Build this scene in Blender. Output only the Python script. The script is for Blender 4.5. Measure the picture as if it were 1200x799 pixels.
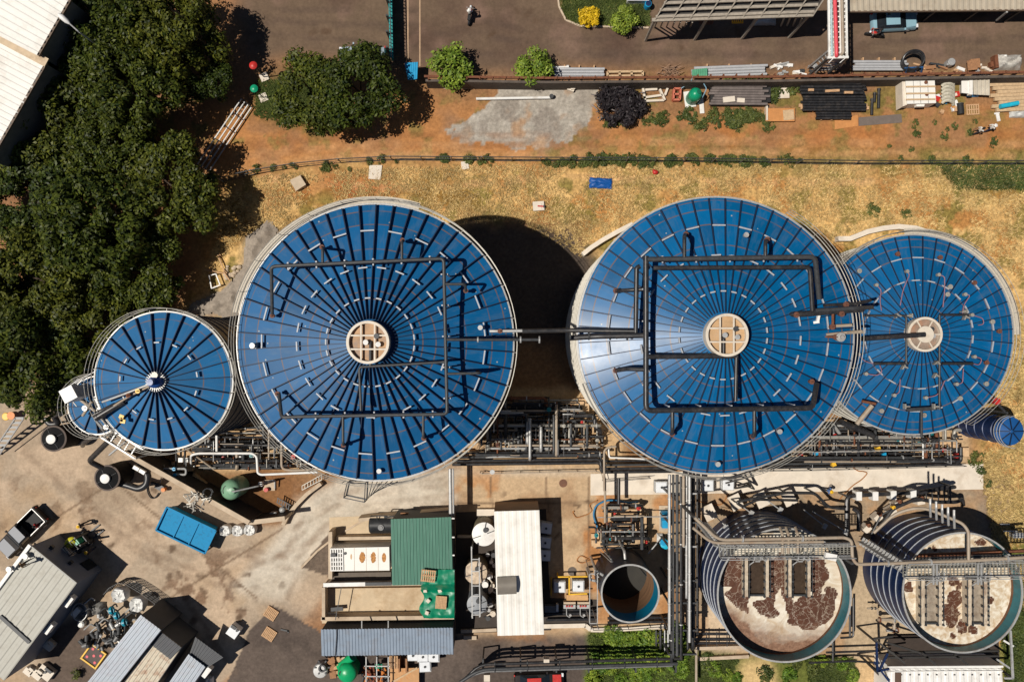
import bpy, math, random
import numpy as np
from mathutils import Vector, Matrix, noise as mnoise
R = math.radians
random.seed(7)
for o in list(bpy.data.objects): bpy.data.objects.remove(o, do_unlink=True)
scene = bpy.context.scene
col = scene.collection
# ------------------------------------------------------------------ camera, sky, sun, exposure
H, S, CX, CY = 75.0, 12.5, 600.0, 399.5        # camera height (m), photo pixels per ground metre, nadir pixel
cam_d = bpy.data.cameras.new('camera'); cam = bpy.data.objects.new('camera', cam_d); col.objects.link(cam)
cam.location = (0, 0, H); cam.rotation_euler = (0, 0, 0)
cam_d.sensor_fit = 'HORIZONTAL'; cam_d.angle = 2*math.atan((600/S)/H); cam_d.clip_end = 6000; cam_d.clip_start = 0.5
scene.camera = cam
EL, AZ = 63.0, 8.0                             # sun elevation; shadows fall to +x, turned AZ towards +y
w = bpy.data.worlds.new('World'); scene.world = w; w.use_nodes = True
nt = w.node_tree; bg = nt.nodes['Background']; sky = nt.nodes.new('ShaderNodeTexSky')
sky.sky_type = 'NISHITA'; sky.sun_disc = False; sky.sun_elevation = R(EL); sky.sun_rotation = R(270-AZ)
sky.air_density = 0.6; sky.dust_density = 0.2
nt.links.new(sky.outputs[0], bg.inputs[0]); bg.inputs[1].default_value = 0.05
sd = bpy.data.lights.new('sun', 'SUN'); sun = bpy.data.objects.new('sun', sd); col.objects.link(sun)
sd.energy = 4.8; sd.angle = R(0.53); sd.color = (1.0, 0.935, 0.84)
ldir = Vector((math.cos(R(EL))*math.cos(R(AZ)), math.cos(R(EL))*math.sin(R(AZ)), -math.sin(R(EL))))
sun.rotation_euler = ldir.to_track_quat('-Z', 'Y').to_euler(); sun.location = (-40, -10, 60)
vs = scene.view_settings; vs.view_transform = 'Standard'; vs.look = 'None'; vs.exposure = -0.05; vs.gamma = 1.0; vs.use_curve_mapping = False
scene.render.engine = 'CYCLES'

# ------------------------------------------------------------------ helpers
def W(px, py, z=0.0):
    k = (H-z)/H/S
    return Vector(((px-CX)*k, (CY-py)*k, z))
def L(p, z=0.0): return p/S*(H-z)/H
def lin(c): return tuple(((v/255)/12.92 if v <= 10 else (((v/255)+.055)/1.055)**2.4) for v in c)
def A(r, g, b, f=0.80): return tuple(min(.85, x*f) for x in lin((r, g, b)))    # albedo of a colour as it shows in sun

MC = {}
def M(name, rgb, rough=.65, metal=0.0, var=.18, scale=2.0, dirt=None, damt=.5, dscale=1.2, bump=0.0, bscale=25, spec=.4, stretch=None):
    if name in MC: return MC[name]
    m = bpy.data.materials.new(name); m.use_nodes = True; n = m.node_tree.nodes; l = m.node_tree.links
    b = n['Principled BSDF']; b.inputs['Roughness'].default_value = rough; b.inputs['Metallic'].default_value = metal
    b.inputs['Specular IOR Level'].default_value = spec
    tc = n.new('ShaderNodeTexCoord'); src = tc.outputs['Object']
    if stretch:
        mp = n.new('ShaderNodeMapping'); mp.inputs['Scale'].default_value = stretch; l.new(src, mp.inputs[0]); src = mp.outputs[0]
    nz = n.new('ShaderNodeTexNoise'); nz.inputs['Scale'].default_value = scale; nz.inputs['Detail'].default_value = 6; nz.inputs['Roughness'].default_value = .65
    l.new(src, nz.inputs[0])
    rp = n.new('ShaderNodeMapRange'); rp.inputs[1].default_value = .3; rp.inputs[2].default_value = .7
    rp.inputs[3].default_value = 1-var; rp.inputs[4].default_value = 1+var; l.new(nz.outputs[0], rp.inputs[0])
    mx = n.new('ShaderNodeVectorMath'); mx.operation = 'SCALE'; mx.inputs[0].default_value = rgb; l.new(rp.outputs[0], mx.inputs['Scale'])
    out = mx.outputs[0]
    if dirt:
        nd = n.new('ShaderNodeTexNoise'); nd.inputs['Scale'].default_value = dscale; nd.inputs['Detail'].default_value = 8; nd.inputs['Roughness'].default_value = .7
        l.new(src, nd.inputs[0])
        r2 = n.new('ShaderNodeMapRange'); r2.inputs[1].default_value = .5; r2.inputs[2].default_value = .68; r2.inputs[4].default_value = damt
        l.new(nd.outputs[0], r2.inputs[0])
        mm = n.new('ShaderNodeMix'); mm.data_type = 'RGBA'; mm.inputs[7].default_value = (*dirt, 1)
        l.new(r2.outputs[0], mm.inputs[0]); l.new(out, mm.inputs[6]); out = mm.outputs[2]
    l.new(out, b.inputs['Base Color'])
    rr = n.new('ShaderNodeMapRange'); rr.inputs[3].default_value = max(.05, rough-.12); rr.inputs[4].default_value = min(1, rough+.12); l.new(nz.outputs[0], rr.inputs[0]); l.new(rr.outputs[0], b.inputs['Roughness'])
    if bump:
        nb = n.new('ShaderNodeTexNoise'); nb.inputs['Scale'].default_value = bscale; nb.inputs['Detail'].default_value = 4; l.new(tc.outputs['Object'], nb.inputs[0])
        bp = n.new('ShaderNodeBump'); bp.inputs['Strength'].default_value = bump; bp.inputs['Distance'].default_value = .05
        l.new(nb.outputs[0], bp.inputs['Height']); l.new(bp.outputs[0], b.inputs['Normal'])
    MC[name] = m; return m

WL = {}                                        # world location of every object that may be a parent
def tag(o, label=None, cat=None, group=None, kind=None):
    if label: o['label'] = label
    if cat: o['category'] = cat
    if group: o['group'] = group
    if kind: o['kind'] = kind
    return o
def thing(name, label, cat, loc=(0, 0, 0), group=None):
    o = bpy.data.objects.new(name, None); col.objects.link(o); o.location = loc; o.empty_display_size = .3
    WL[o] = Vector(loc); return tag(o, label, cat, group)
def kids(o): return [c for c in bpy.data.objects if c.parent == o]
def copy_tree(o, parent=None, tree=None):
    c = o.copy(); col.objects.link(c)
    if parent is not None:
        c.parent = parent
    WL[c] = WL.get(o, Vector())
    for ch in [x for x in o.children]: copy_tree(ch, c)
    return c
def dup(o, loc, rz=0.0, label=None, group=None, scale=None):
    c = copy_tree(o); c.location = loc; c.rotation_euler = (0, 0, rz)
    if scale: c.scale = scale if hasattr(scale, '__len__') else (scale,)*3
    if label: c['label'] = label
    if group: c['group'] = group
    WL[c] = Vector(loc); return c

def fillet(pts, rad, n=4):
    pts = [Vector(p) for p in pts]; out = [pts[0]]
    for i in range(1, len(pts)-1):
        a, b, c = pts[i-1], pts[i], pts[i+1]; d1 = a-b; d2 = c-b
        if d1.length < 1e-5 or d2.length < 1e-5: continue
        t = min(rad, d1.length*.45, d2.length*.45); p1 = b+d1.normalized()*t; p2 = b+d2.normalized()*t
        for k in range(n+1):
            s = k/n; out.append(p1*(1-s)**2+b*2*s*(1-s)+p2*s*s)
    out.append(pts[-1]); return out

class MB:
    def __init__(s): s.v = []; s.f = []; s.m = []; s.mi = 0
    def add(s, vs, fs):
        o = len(s.v); s.v += [tuple(p) for p in vs]
        for f in fs: s.f.append(tuple(i+o for i in f)); s.m.append(s.mi)
        return s
    def box(s, c, size, rz=0.0, rx=0.0):       # c = centre of the base
        x, y, z = size[0]/2, size[1]/2, size[2]; mt = Matrix.Translation(Vector(c)) @ Matrix.Rotation(rz, 4, 'Z') @ Matrix.Rotation(rx, 4, 'X')
        vs = [mt @ Vector(p) for p in ((-x, -y, 0), (x, -y, 0), (x, y, 0), (-x, y, 0), (-x, -y, z), (x, -y, z), (x, y, z), (-x, y, z))]
        return s.add(vs, [(0, 3, 2, 1), (4, 5, 6, 7), (0, 1, 5, 4), (1, 2, 6, 5), (2, 3, 7, 6), (3, 0, 4, 7)])
    def prism(s, poly, z0, z1):
        poly = [(p[0], p[1]) for p in poly]
        ar = sum(poly[i][0]*poly[(i+1) % len(poly)][1]-poly[(i+1) % len(poly)][0]*poly[i][1] for i in range(len(poly)))
        if ar < 0: poly = poly[::-1]
        n = len(poly); vs = [(x, y, z0) for x, y in poly]+[(x, y, z1) for x, y in poly]
        fs = [tuple(range(n))[::-1], tuple(range(n, 2*n))]+[(i, (i+1) % n, n+(i+1) % n, n+i) for i in range(n)]
        return s.add(vs, fs)
    def lathe(s, c, prof, seg=24, a0=0.0, a1=2*math.pi, cap=True):
        full = abs(a1-a0-2*math.pi) < 1e-6; n = seg if full else seg+1; vs = []; fs = []
        for r, z in prof:
            for k in range(n):
                a = a0+(a1-a0)*k/seg; vs.append((c[0]+r*math.cos(a), c[1]+r*math.sin(a), c[2]+z))
        for i in range(len(prof)-1):
            for k in range(seg):
                k2 = (k+1) % n if full else k+1
                fs.append((i*n+k, i*n+k2, (i+1)*n+k2, (i+1)*n+k))
        if cap and full:
            if prof[0][0] > 1e-4: fs.append(tuple(range(n))[::-1])
            if prof[-1][0] > 1e-4: fs.append(tuple((len(prof)-1)*n+k for k in range(n)))
        return s.add(vs, fs)
    def cyl(s, c, r, h, seg=20, r2=None): return s.lathe(c, [(r, 0), (r if r2 is None else r2, h)], seg)
    def tube(s, pts, r, seg=8, cap=True):
        pts = [Vector(p) for p in pts]; n = len(pts); rs = r if hasattr(r, '__len__') else [r]*n; vs = []; fs = []
        t = (pts[1]-pts[0]).normalized(); up = Vector((0, 0, 1)) if abs(t.z) < .9 else Vector((1, 0, 0)); nn = t.cross(up).normalized()
        for i, p in enumerate(pts):
            t2 = (pts[min(i+1, n-1)]-pts[max(i-1, 0)])
            if t2.length < 1e-7: t2 = t
            t2 = t2.normalized(); nn = (nn-t2*nn.dot(t2))
            nn = nn.normalized() if nn.length > 1e-6 else t2.orthogonal().normalized(); bb = t2.cross(nn)
            for k in range(seg):
                a = 2*math.pi*k/seg; vs.append(p+(nn*math.cos(a)+bb*math.sin(a))*rs[i])
        for i in range(n-1):
            for k in range(seg): fs.append((i*seg+k, i*seg+(k+1) % seg, (i+1)*seg+(k+1) % seg, (i+1)*seg+k))
        if cap: fs.append(tuple(range(seg))[::-1]); fs.append(tuple((n-1)*seg+k for k in range(seg)))
        return s.add(vs, fs)
    def pipe(s, pts, r, seg=8, bend=None): return s.tube(fillet(pts, bend or r*3), r, seg)
    def bar(s, p, q, w, h=None):
        p, q = Vector(p), Vector(q); h = h or w; t = (q-p).normalized(); up = Vector((0, 0, 1)) if abs(t.z) < .95 else Vector((0, 1, 0))
        a = t.cross(up).normalized()*w/2; b = a.cross(t).normalized()*h/2
        vs = [p-a-b, p+a-b, p+a+b, p-a+b, q-a-b, q+a-b, q+a+b, q-a+b]
        return s.add(vs, [(0, 1, 2, 3), (7, 6, 5, 4), (0, 4, 5, 1), (1, 5, 6, 2), (2, 6, 7, 3), (3, 7, 4, 0)])
    def sphere(s, c, r, sc=(1, 1, 1), seg=14, rings=9, z0=-1.0):
        prof = []
        for i in range(rings+1):
            a = math.asin(z0)+(math.pi/2-math.asin(z0))*i/rings; prof.append((max(r*math.cos(a), 1e-5), r*math.sin(a)))
        o = len(s.v); s.lathe((0, 0, 0), prof, seg, cap=z0 > -1)
        for i in range(o, len(s.v)): x, y, z = s.v[i]; s.v[i] = (c[0]+x*sc[0], c[1]+y*sc[1], c[2]+z*sc[2])
        return s
    def sheet(s, a, b, c, d, pitch=.25, amp=.035, th=.03, rows=1):   # corrugated: ribs run a->d, repeat along a->b
        a, b, c, d = map(Vector, (a, b, c, d)); nrm = (b-a).cross(d-a).normalized()
        if nrm.z < 0: nrm = -nrm
        wdt = (b-a).length; nr = max(2, int(wdt/pitch)); us = []
        for i in range(nr):
            for t, h in ((0, 0), (.35, 0), (.5, 1), (.85, 1)): us.append(((i+t)/nr, h))
        us.append((1.0, 0)); n = len(us); vs = []; fs = []
        for j in range(rows+1):
            v = j/rows
            for u, h in us: vs.append((a*(1-u)+b*u)*(1-v)+(d*(1-u)+c*u)*v+nrm*h*amp)
        m = len(vs); vs += [p-nrm*th for p in vs]
        for j in range(rows):
            for i in range(n-1):
                q = (j*n+i, j*n+i+1, (j+1)*n+i+1, (j+1)*n+i); fs.append(q); fs.append(tuple(m+k for k in q[::-1]))
        for i in range(n-1):
            fs.append((i+1, i, m+i, m+i+1)); e = rows*n; fs.append((e+i, e+i+1, m+e+i+1, m+e+i))
        for j in range(rows):
            fs.append((j*n, (j+1)*n, m+(j+1)*n, m+j*n)); e = n-1; fs.append(((j+1)*n+e, j*n+e, m+j*n+e, m+(j+1)*n+e))
        return s.add(vs, fs)
    def build(s, name, mat, parent=None, smooth=True, org=None, kind=None):
        if org is None:
            if parent is not None: org = WL[parent]
            else:
                xs = [v[0] for v in s.v]; ys = [v[1] for v in s.v]; zs = [v[2] for v in s.v]
                org = Vector(((min(xs)+max(xs))/2, (min(ys)+max(ys))/2, min(zs)))
        org = Vector(org); me = bpy.data.meshes.new(name)
        me.from_pydata([(v[0]-org.x, v[1]-org.y, v[2]-org.z) for v in s.v], [], s.f)
        for m in (mat if isinstance(mat, (list, tuple)) else [mat]): me.materials.append(m)
        if any(s.m): me.polygons.foreach_set('material_index', s.m)
        me.validate()
        if smooth:
            me.shade_smooth(); me.set_sharp_from_angle(angle=R(38))
        o = bpy.data.objects.new(name, me); col.objects.link(o)
        if parent is not None: o.parent = parent; o.location = org-WL[parent]
        else: o.location = org
        WL[o] = org
        if kind: o['kind'] = kind
        return o
def part(name, mat, parent, fn, *a, **k): m = MB(); getattr(m, fn)(*a, **k); return m.build(name, mat, parent)
def single(name, mat, label, cat, mb, group=None): return tag(mb.build(name, mat), label, cat, group)

# ------------------------------------------------------------------ materials
STEEL = M('galvanised steel', A(190, 190, 188), .45, .3, .15, 6, dirt=A(120, 95, 75), damt=.35)
RAILM = M('dull rail steel', A(176, 172, 162), .5, .3, .15, 6, dirt=A(110, 92, 78), damt=.5)
CLIP = M('pale brace', A(178, 182, 188), .55, .1, .1, 5)
WHITE = M('white paint', (.72, .71, .68), .45, 0, .06, 2, dirt=A(170, 150, 125), damt=.35, dscale=.8)
WROOF = M('white sheet roof', (.74, .72, .67), .5, 0, .05, .6, dirt=A(190, 178, 160), damt=.35, dscale=.5)
BLACKP = M('black pipe', (.022, .022, .024), .38, 0, .35, 3, dirt=(.12, .10, .085), damt=.35, dscale=2)
DGREY = M('dark grey steel', (.05, .052, .055), .5, .2, .3, 4)
MGREY = M('mid grey steel', (.16, .16, .16), .5, .2, .25, 4)
BEIGEP = M('beige pipe', A(172, 157, 138), .5, 0, .12, 3, dirt=A(150, 110, 80), damt=.4)
NAVY = M('navy steel', (.008, .022, .075), .42, .1, .25, 2)
RIB = M('dark blue rafter', (.008, .02, .05), .5, .1, .2, 2)
RUST = M('rusty steel', A(122, 76, 52), .85, 0, .4, 5, bump=.3)
CONC = M('concrete', A(205, 185, 160), .9, 0, .16, 1.2, dirt=A(150, 125, 100), damt=.5, dscale=.5, bump=.15)
CONCL = M('pale concrete', A(232, 220, 203), .9, 0, .12, .8, dirt=A(175, 152, 125), damt=.5, dscale=.35, bump=.12)
PLINTH = M('tan plinth concrete', A(215, 180, 140), .9, 0, .2, 2, dirt=A(120, 90, 65), damt=.5)
TANKW = M('pale tank shell', A(205, 200, 188), .55, .1, .1, .6, dirt=A(160, 150, 135), damt=.4, stretch=(1, 1, .15))
RED = M('red paint', (.45, .025, .02), .45, 0, .2, 4)
PINK = M('red pipe paint', (.62, .07, .09), .45, 0, .15, 3)
YEL = M('yellow paint', (.72, .42, .03), .45, 0, .15, 4)
CYAN = M('cyan paint', (.01, .27, .50), .42, 0, .15, 2)
TEAL = M('teal paint', (.01, .17, .19), .4, 0, .2, 1.5)
GREENP = M('green plastic', (.006, .26, .13), .35, 0, .2, 2)
WOOD = M('pallet wood', A(205, 165, 125), .85, 0, .25, 8, bump=.2)
PLAST = M('white plastic tank', (.66, .68, .70), .35, 0, .08, 3)
RUBBER = M('black rubber', (.015, .015, .016), .7, 0, .3, 6)
GLASSD = M('dark glass', (.012, .016, .02), .08, 0, .1, 2, spec=.8)
SKIN = M('skin', (.16, .085, .055), .55, 0, .1, 8)
VALV = M('brown valve', A(112, 72, 56), .7, .1, .4, 6)
BROWN = M('brown timber', A(165, 120, 85), .85, 0, .25, 6)

# ------------------------------------------------------------------ ground
def vnoise(nx, ny, cells, seed):
    rs = np.random.RandomState(seed); g = rs.rand(cells+3, int(cells*nx/ny)+4)
    ys = np.linspace(0, cells, ny); xs = np.linspace(0, cells*nx/ny, nx)
    yi = ys.astype(int); xi = xs.astype(int); fy = (ys-yi)[:, None]; fx = (xs-xi)[None, :]
    fy = fy*fy*(3-2*fy); fx = fx*fx*(3-2*fx)
    a = g[yi][:, xi]; b = g[yi][:, xi+1]; c = g[yi+1][:, xi]; d = g[yi+1][:, xi+1]
    return (a*(1-fx)+b*fx)*(1-fy)+(c*(1-fx)+d*fx)*fy
def fbm(nx, ny, cells, seed, octv=4):
    t = 0; am = 0
    for o in range(octv): t = t+vnoise(nx, ny, cells*2**o, seed+o)*.55**o; am += .55**o
    return t/am
STEP = .2; XM, YM = 56.0, 40.0
nx, ny = int(2*XM/STEP)+1, int(2*YM/STEP)+1
gx, gy = np.meshgrid(np.linspace(-XM, XM, nx), np.linspace(-YM, YM, ny))
PX = gx*S+CX; PY = CY-gy*S                     # ground metre -> photo pixel at z = 0
wx = (fbm(nx, ny, 22, 1)-.5)*30; wy = (fbm(nx, ny, 22, 50)-.5)*30
wx = wx+(fbm(nx, ny, 150, 7, 2)-.5)*12; wy = wy+(fbm(nx, ny, 150, 57, 2)-.5)*12
def inside(poly, ox=0, oy=0):
    x = PX+ox; y = PY+oy; r = np.zeros(x.shape, bool); n = len(poly)
    for i in range(n):
        x1, y1 = poly[i]; x2, y2 = poly[(i+1) % n]
        if y1 == y2: continue
        c = ((y1 > y) != (y2 > y)) & (x < (x2-x1)*(y-y1)/(y2-y1)+x1); r ^= c
    return r.astype(float)
def blur(a, n):
    for _ in range(2):
        for ax in (0, 1):
            p = np.pad(a, [(n, n) if ax == i else (0, 0) for i in (0, 1)], mode='edge'); c = np.cumsum(p, axis=ax)
            c = np.concatenate([np.zeros_like(np.take(c, [0], axis=ax)), c], axis=ax); k = 2*n+1
            a = (np.take(c, range(k, c.shape[ax]), axis=ax)-np.take(c, range(0, c.shape[ax]-k), axis=ax))/k
    return a
colr = np.zeros((ny, nx, 3)); amp = np.full((ny, nx), .3)
def put(mask, rgb, am=None, f=.80):
    global colr, amp
    c = np.array(A(*rgb, f=f)); colr = colr*(1-mask[..., None])+c*mask[..., None]
    if am is not None: amp = amp*(1-mask)+am*mask
def region(poly, rgb, am=.25, warp=1.0, soft=2): put(blur(inside(poly, wx*warp, wy*warp), soft) if soft else inside(poly, wx*warp, wy*warp), rgb, am)
def patch(poly, rgb, am, cells, seed, lo=.5, hi=.62, k=1.0):
    m = blur(inside(poly, wx, wy), 5)*np.clip((fbm(nx, ny, cells, seed)-lo)/(hi-lo), 0, 1)*k; put(m, rgb, am)
ALL = [(-200, -200), (1400, -200), (1400, 1000), (-200, 1000)]
put(np.ones((ny, nx)), (152, 112, 80), .3)
patch(ALL, (166, 122, 84), .3, 14, 5)
region([(250, -150), (1300, -150), (1300, 84), (1000, 86), (640, 78), (520, 92), (420, 75), (290, 70)], (114, 95, 78), .12, .5, 3)
patch([(250, -150), (1300, -150), (1300, 84), (640, 78), (290, 70)], (92, 72, 62), .12, 12, 33, .5, .7, .8)
patch([(250, -150), (1300, -150), (1300, 84), (640, 78), (290, 70)], (134, 108, 94), .12, 26, 35, .52, .7, .6)
TRK = [(180, 150), (300, 118), (520, 118), (760, 140), (1300, 128), (1300, 192), (900, 192), (600, 190), (400, 196), (270, 212), (200, 215)]
region([(300, 72), (500, 95), (1300, 88), (1300, 140), (500, 135), (300, 130)], (150, 112, 78), .35, .8, 4)
region(TRK, (184, 129, 80), .24, 1, 4)
patch(TRK, (182, 114, 62), .2, 16, 60, .5, .68, .6)
patch(TRK, (160, 118, 84), .2, 24, 61, .5, .62, .8)
patch([(690, 100), (1300, 92), (1300, 140), (700, 142)], (112, 112, 52), .5, 50, 62, .52, .62, .7)
patch([(180, 100), (1300, 150), (1300, 192), (180, 192)], (128, 118, 66), .5, 60, 63, .58, .66, .7)
region([(300, 95), (385, 90), (385, 140), (340, 146), (300, 135)], (66, 72, 36), .5, 1, 4)
GRV = [(590, 98), (697, 98), (694, 135), (668, 168), (610, 170), (545, 162), (524, 150), (560, 132)]
region(GRV, (170, 162, 150), .3, 1.0, 0)
put(np.clip((fbm(nx, ny, 130, 103, 2)-.5)/.2, 0, 1)*inside(GRV, wx, wy)*.5, (196, 188, 176))
patch(GRV, (178, 136, 96), .25, 34, 70, .6, .68, .7)
patch(GRV, (140, 130, 120), .3, 60, 71, .5, .6, .7)
GR = [(255, 225), (300, 207), (400, 199), (600, 192), (1300, 194), (1300, 860), (1165, 860), (1165, 560), (1130, 490), (900, 470), (620, 480), (300, 480), (215, 375), (235, 300)]
region(GR, (206, 166, 106), .6, 1, 3)
patch(GR, (182, 128, 72), .55, 26, 80, .48, .6, .9)
patch(GR, (222, 184, 122), .5, 50, 81, .48, .6, .9)
patch(GR, (136, 122, 64), .7, 54, 82, .53, .6, .9)
patch([(255, 215), (560, 195), (560, 260), (300, 300), (240, 300)], (150, 112, 58), .6, 40, 83, .45, .56, .8)
region([(300, 222), (380, 212), (470, 212), (470, 236), (420, 246), (380, 226), (310, 232)], (172, 104, 60), .3, 1.5, 3)
patch([(1080, 186), (1300, 186), (1300, 226), (1120, 222)], (108, 116, 52), .6, 30, 84, .3, .5, .9)
patch([(1160, 600), (1300, 600), (1300, 860), (1150, 860)], (112, 118, 58), .6, 24, 85, .35, .5, .9)
region([(312, 260), (334, 266), (300, 320), (285, 372), (215, 368), (222, 356), (262, 338), (284, 312), (286, 278)], (154, 140, 126), .3, .5, 2)
region([(540, 255), (640, 255), (700, 300), (690, 480), (560, 490)], (84, 74, 66), .3, 1, 3)  # ground colour darkened here to deepen the cast shade between the big tanks
# tank farm soil, pads
region([(60, 440), (300, 380), (1150, 440), (1150, 520), (900, 556), (530, 556), (400, 566), (340, 610), (200, 600)], (148, 112, 78), .3, .4, 3)
region([(200, 488), (380, 488), (380, 552), (210, 556)], (196, 164, 124), .3, .2, 1)
region([(540, 455), (730, 455), (730, 560), (540, 560)], (196, 164, 124), .3, .2, 1)
region([(880, 490), (1135, 495), (1135, 556), (880, 556)], (190, 162, 126), .3, .2, 1)
region([(345, 555), (300, 540), (290, 612), (335, 614), (372, 572)], (140, 100, 66), .3, .3, 2)
YD = [(-200, 500), (0, 462), (62, 452), (172, 536), (295, 616), (340, 614), (400, 560), (540, 556), (540, 600), (480, 598), (420, 612), (386, 645), (386, 690), (340, 738), (262, 800), (240, 1000), (-200, 1000)]
region(YD, (184, 165, 143), .14, .15, 1)
patch(YD, (164, 143, 120), .16, 12, 90, .45, .7, .6)
patch(YD, (202, 178, 152), .14, 22, 91, .5, .64, .8)
patch(YD, (184, 154, 120), .14, 14, 92, .52, .7, .6)
patch([(170, 640), (300, 640), (300, 730), (200, 730)], (118, 90, 70), .3, 60, 93, .53, .6, .8)
patch([(0, 560), (180, 560), (180, 640), (0, 640)], (130, 104, 82), .3, 60, 94, .58, .64, .6)
DRV = [(700, 553), (536, 553), (405, 560), (372, 575), (345, 598), (312, 640), (270, 690), (330, 702), (352, 674), (372, 645), (394, 628), (425, 611), (480, 599), (545, 592), (700, 588)]
region(DRV, (208, 197, 180), .12, .25, 2)
patch(DRV, (188, 174, 154), .12, 24, 101, .5, .68, .5)
patch(DRV, (222, 208, 188), .12, 40, 102, .55, .66, .6)
AS = [(262, 812), (292, 738), (318, 708), (372, 738), (376, 742), (540, 742), (690, 738), (692, 1000), (240, 1000)]
region(AS, (104, 92, 84), .2, .1, 0)
region([(60, 735), (90, 720), (165, 790), (165, 1000), (0, 1000)], (106, 92, 82), .2, .2, 1)
region([(352, 664), (388, 622), (388, 676)], (112, 98, 86), .3, .05, 0)
patch(AS, (86, 76, 70), .25, 30, 95, .48, .6, .8)
TAN = [(535, 556), (800, 556), (800, 740), (535, 744)]
region(TAN, (200, 172, 138), .16, .1, 1)
patch(TAN, (170, 138, 106), .16, 30, 96, .5, .64, .8)
patch(TAN, (184, 122, 66), .2, 26, 97, .6, .68, .7)
region([(800, 572), (1155, 572), (1175, 600), (1165, 800), (800, 800)], (160, 140, 116), .25, .2, 1)
patch([(800, 572), (1155, 572), (1165, 800), (800, 800)], (190, 150, 110), .25, 30, 98, .5, .6, .7)
region([(830, 690), (880, 715), (880, 760), (828, 760)], (214, 190, 160), .2, .2, 1)
region([(995, 690), (1012, 650), (1070, 730), (1080, 800), (995, 800)], (190, 168, 138), .25, .2, 1)
region([(688, 738), (800, 738), (800, 1000), (680, 1000)], (92, 112, 44), .5, .3, 1)
region([(800, 762), (1000, 768), (1000, 1000), (800, 1000)], (104, 110, 52), .5, .4, 1)
region([(868, 765), (905, 765), (945, 1000), (850, 1000)], (214, 184, 130), .3, 1, 2)
region([(1000, 772), (1045, 772), (1045, 1000), (1000, 1000)], (208, 176, 132), .3, .3, 1)
region([(1150, 555), (1185, 560), (1190, 620), (1160, 640)], (152, 130, 110), .3, .8, 3)
patch([(690, 180), (1300, 180), (1300, 200), (690, 200)], (84, 96, 44), .6, 50, 99, .42, .52, .9)

def stroke(pts, wid, rgb, k, soft=2.0, breakup=0.0, seed=1):
    P = fillet([(x, y, 0) for x, y in pts], 60, 8); d = np.full(PX.shape, 1e9)
    for p, q in zip(P, P[1:]):
        vx, vy = q.x-p.x, q.y-p.y; ll = vx*vx+vy*vy
        if ll < 1e-6: continue
        t_ = np.clip(((PX-p.x)*vx+(PY-p.y)*vy)/ll, 0, 1); d = np.minimum(d, np.hypot(PX-p.x-t_*vx, PY-p.y-t_*vy))
    m_ = np.clip((wid/2+soft-d)/soft, 0, 1)*k
    if breakup: m_ = m_*np.clip((fbm(nx, ny, 60, seed)-.35)/.3, 0, 1)
    put(m_, rgb)
TY = [([(20, 520), (120, 610), (240, 670), (330, 640), (420, 590), (530, 578)], 14), ([(60, 560), (180, 660), (300, 690), (360, 630)], 10), ([(140, 590), (210, 690), (270, 780)], 12), ([(330, 690), (360, 610), (430, 580), (530, 570)], 14), ([(110, 640), (180, 600), (260, 640), (340, 660)], 10)]
for i, (pt, gap) in enumerate(TY):
    for o_ in (-gap, gap): stroke([(x+o_*.5, y+o_*.7) for x, y in pt], 4, (140, 118, 98), .42, 3, 1, 200+i)
for i, (pt, gap) in enumerate([([(290, 30), (420, 40), (600, 58), (900, 52), (1200, 60)], 9), ([(300, 20), (520, 20), (640, 50), (960, 60), (1200, 52)], 8)]):
    for o_ in (-gap, gap): stroke([(x, y+o_) for x, y in pt], 4, (92, 76, 66), .5, 3, 1, 220+i)
for i, pt in enumerate([[(260, 185), (420, 170), (600, 172), (800, 165), (1200, 170)], [(230, 200), (420, 182), (620, 182), (900, 178), (1200, 184)]]): stroke(pt, 5, (206, 156, 108), .6, 4, 1, 230+i); stroke([(x, y-12) for x, y in pt], 4, (150, 100, 62), .5, 4, 1, 240+i)
stroke([(300, 208), (470, 222), (640, 208), (900, 214), (1160, 212)], 5, (222, 176, 128), .6, 4, 1, 250)
for i, pt in enumerate([[(130, 560), (300, 700)], [(60, 610), (140, 560)], [(200, 700), (330, 620)], [(575, 560), (577, 600)], [(640, 560), (642, 600)], [(690, 560), (692, 736)], [(535, 590), (700, 588)]]): stroke(pt, 1.5, (120, 98, 78), .75, 1)
rs = random.Random(77)
for i in range(46):
    x, y = rs.choice([(rs.uniform(180, 300), rs.uniform(640, 730)), (rs.uniform(20, 330), rs.uniform(570, 700)), (rs.uniform(540, 690), rs.uniform(560, 680)), (rs.uniform(300, 900), rs.uniform(10, 70))]); w_ = rs.uniform(1, 5); stroke([(x, y), (x+rs.uniform(-6, 6), y+rs.uniform(-4, 4)), (x+rs.uniform(-7, 7), y+rs.uniform(-5, 5))], w_, (96, 76, 60), rs.uniform(.4, .85), 2)
ground_m = bpy.data.materials.new('ground surface'); ground_m.use_nodes = True
n = ground_m.node_tree.nodes; l = ground_m.node_tree.links; b = n['Principled BSDF']; b.inputs['Roughness'].default_value = .95; b.inputs['Specular IOR Level'].default_value = .15
at = n.new('ShaderNodeAttribute'); at.attribute_name = 'surface'; a2 = n.new('ShaderNodeAttribute'); a2.attribute_name = 'roughness_amount'
tc = n.new('ShaderNodeTexCoord')
def gnoise(sc, det): q = n.new('ShaderNodeTexNoise'); q.inputs['Scale'].default_value = sc; q.inputs['Detail'].default_value = det; q.inputs['Roughness'].default_value = .7; l.new(tc.outputs['Object'], q.inputs[0]); return q
n1 = gnoise(3.2, 6); n2 = gnoise(.8, 5)
sub = n.new('ShaderNodeMath'); sub.operation = 'SUBTRACT'; sub.inputs[1].default_value = .5; l.new(n1.outputs[0], sub.inputs[0])
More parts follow.
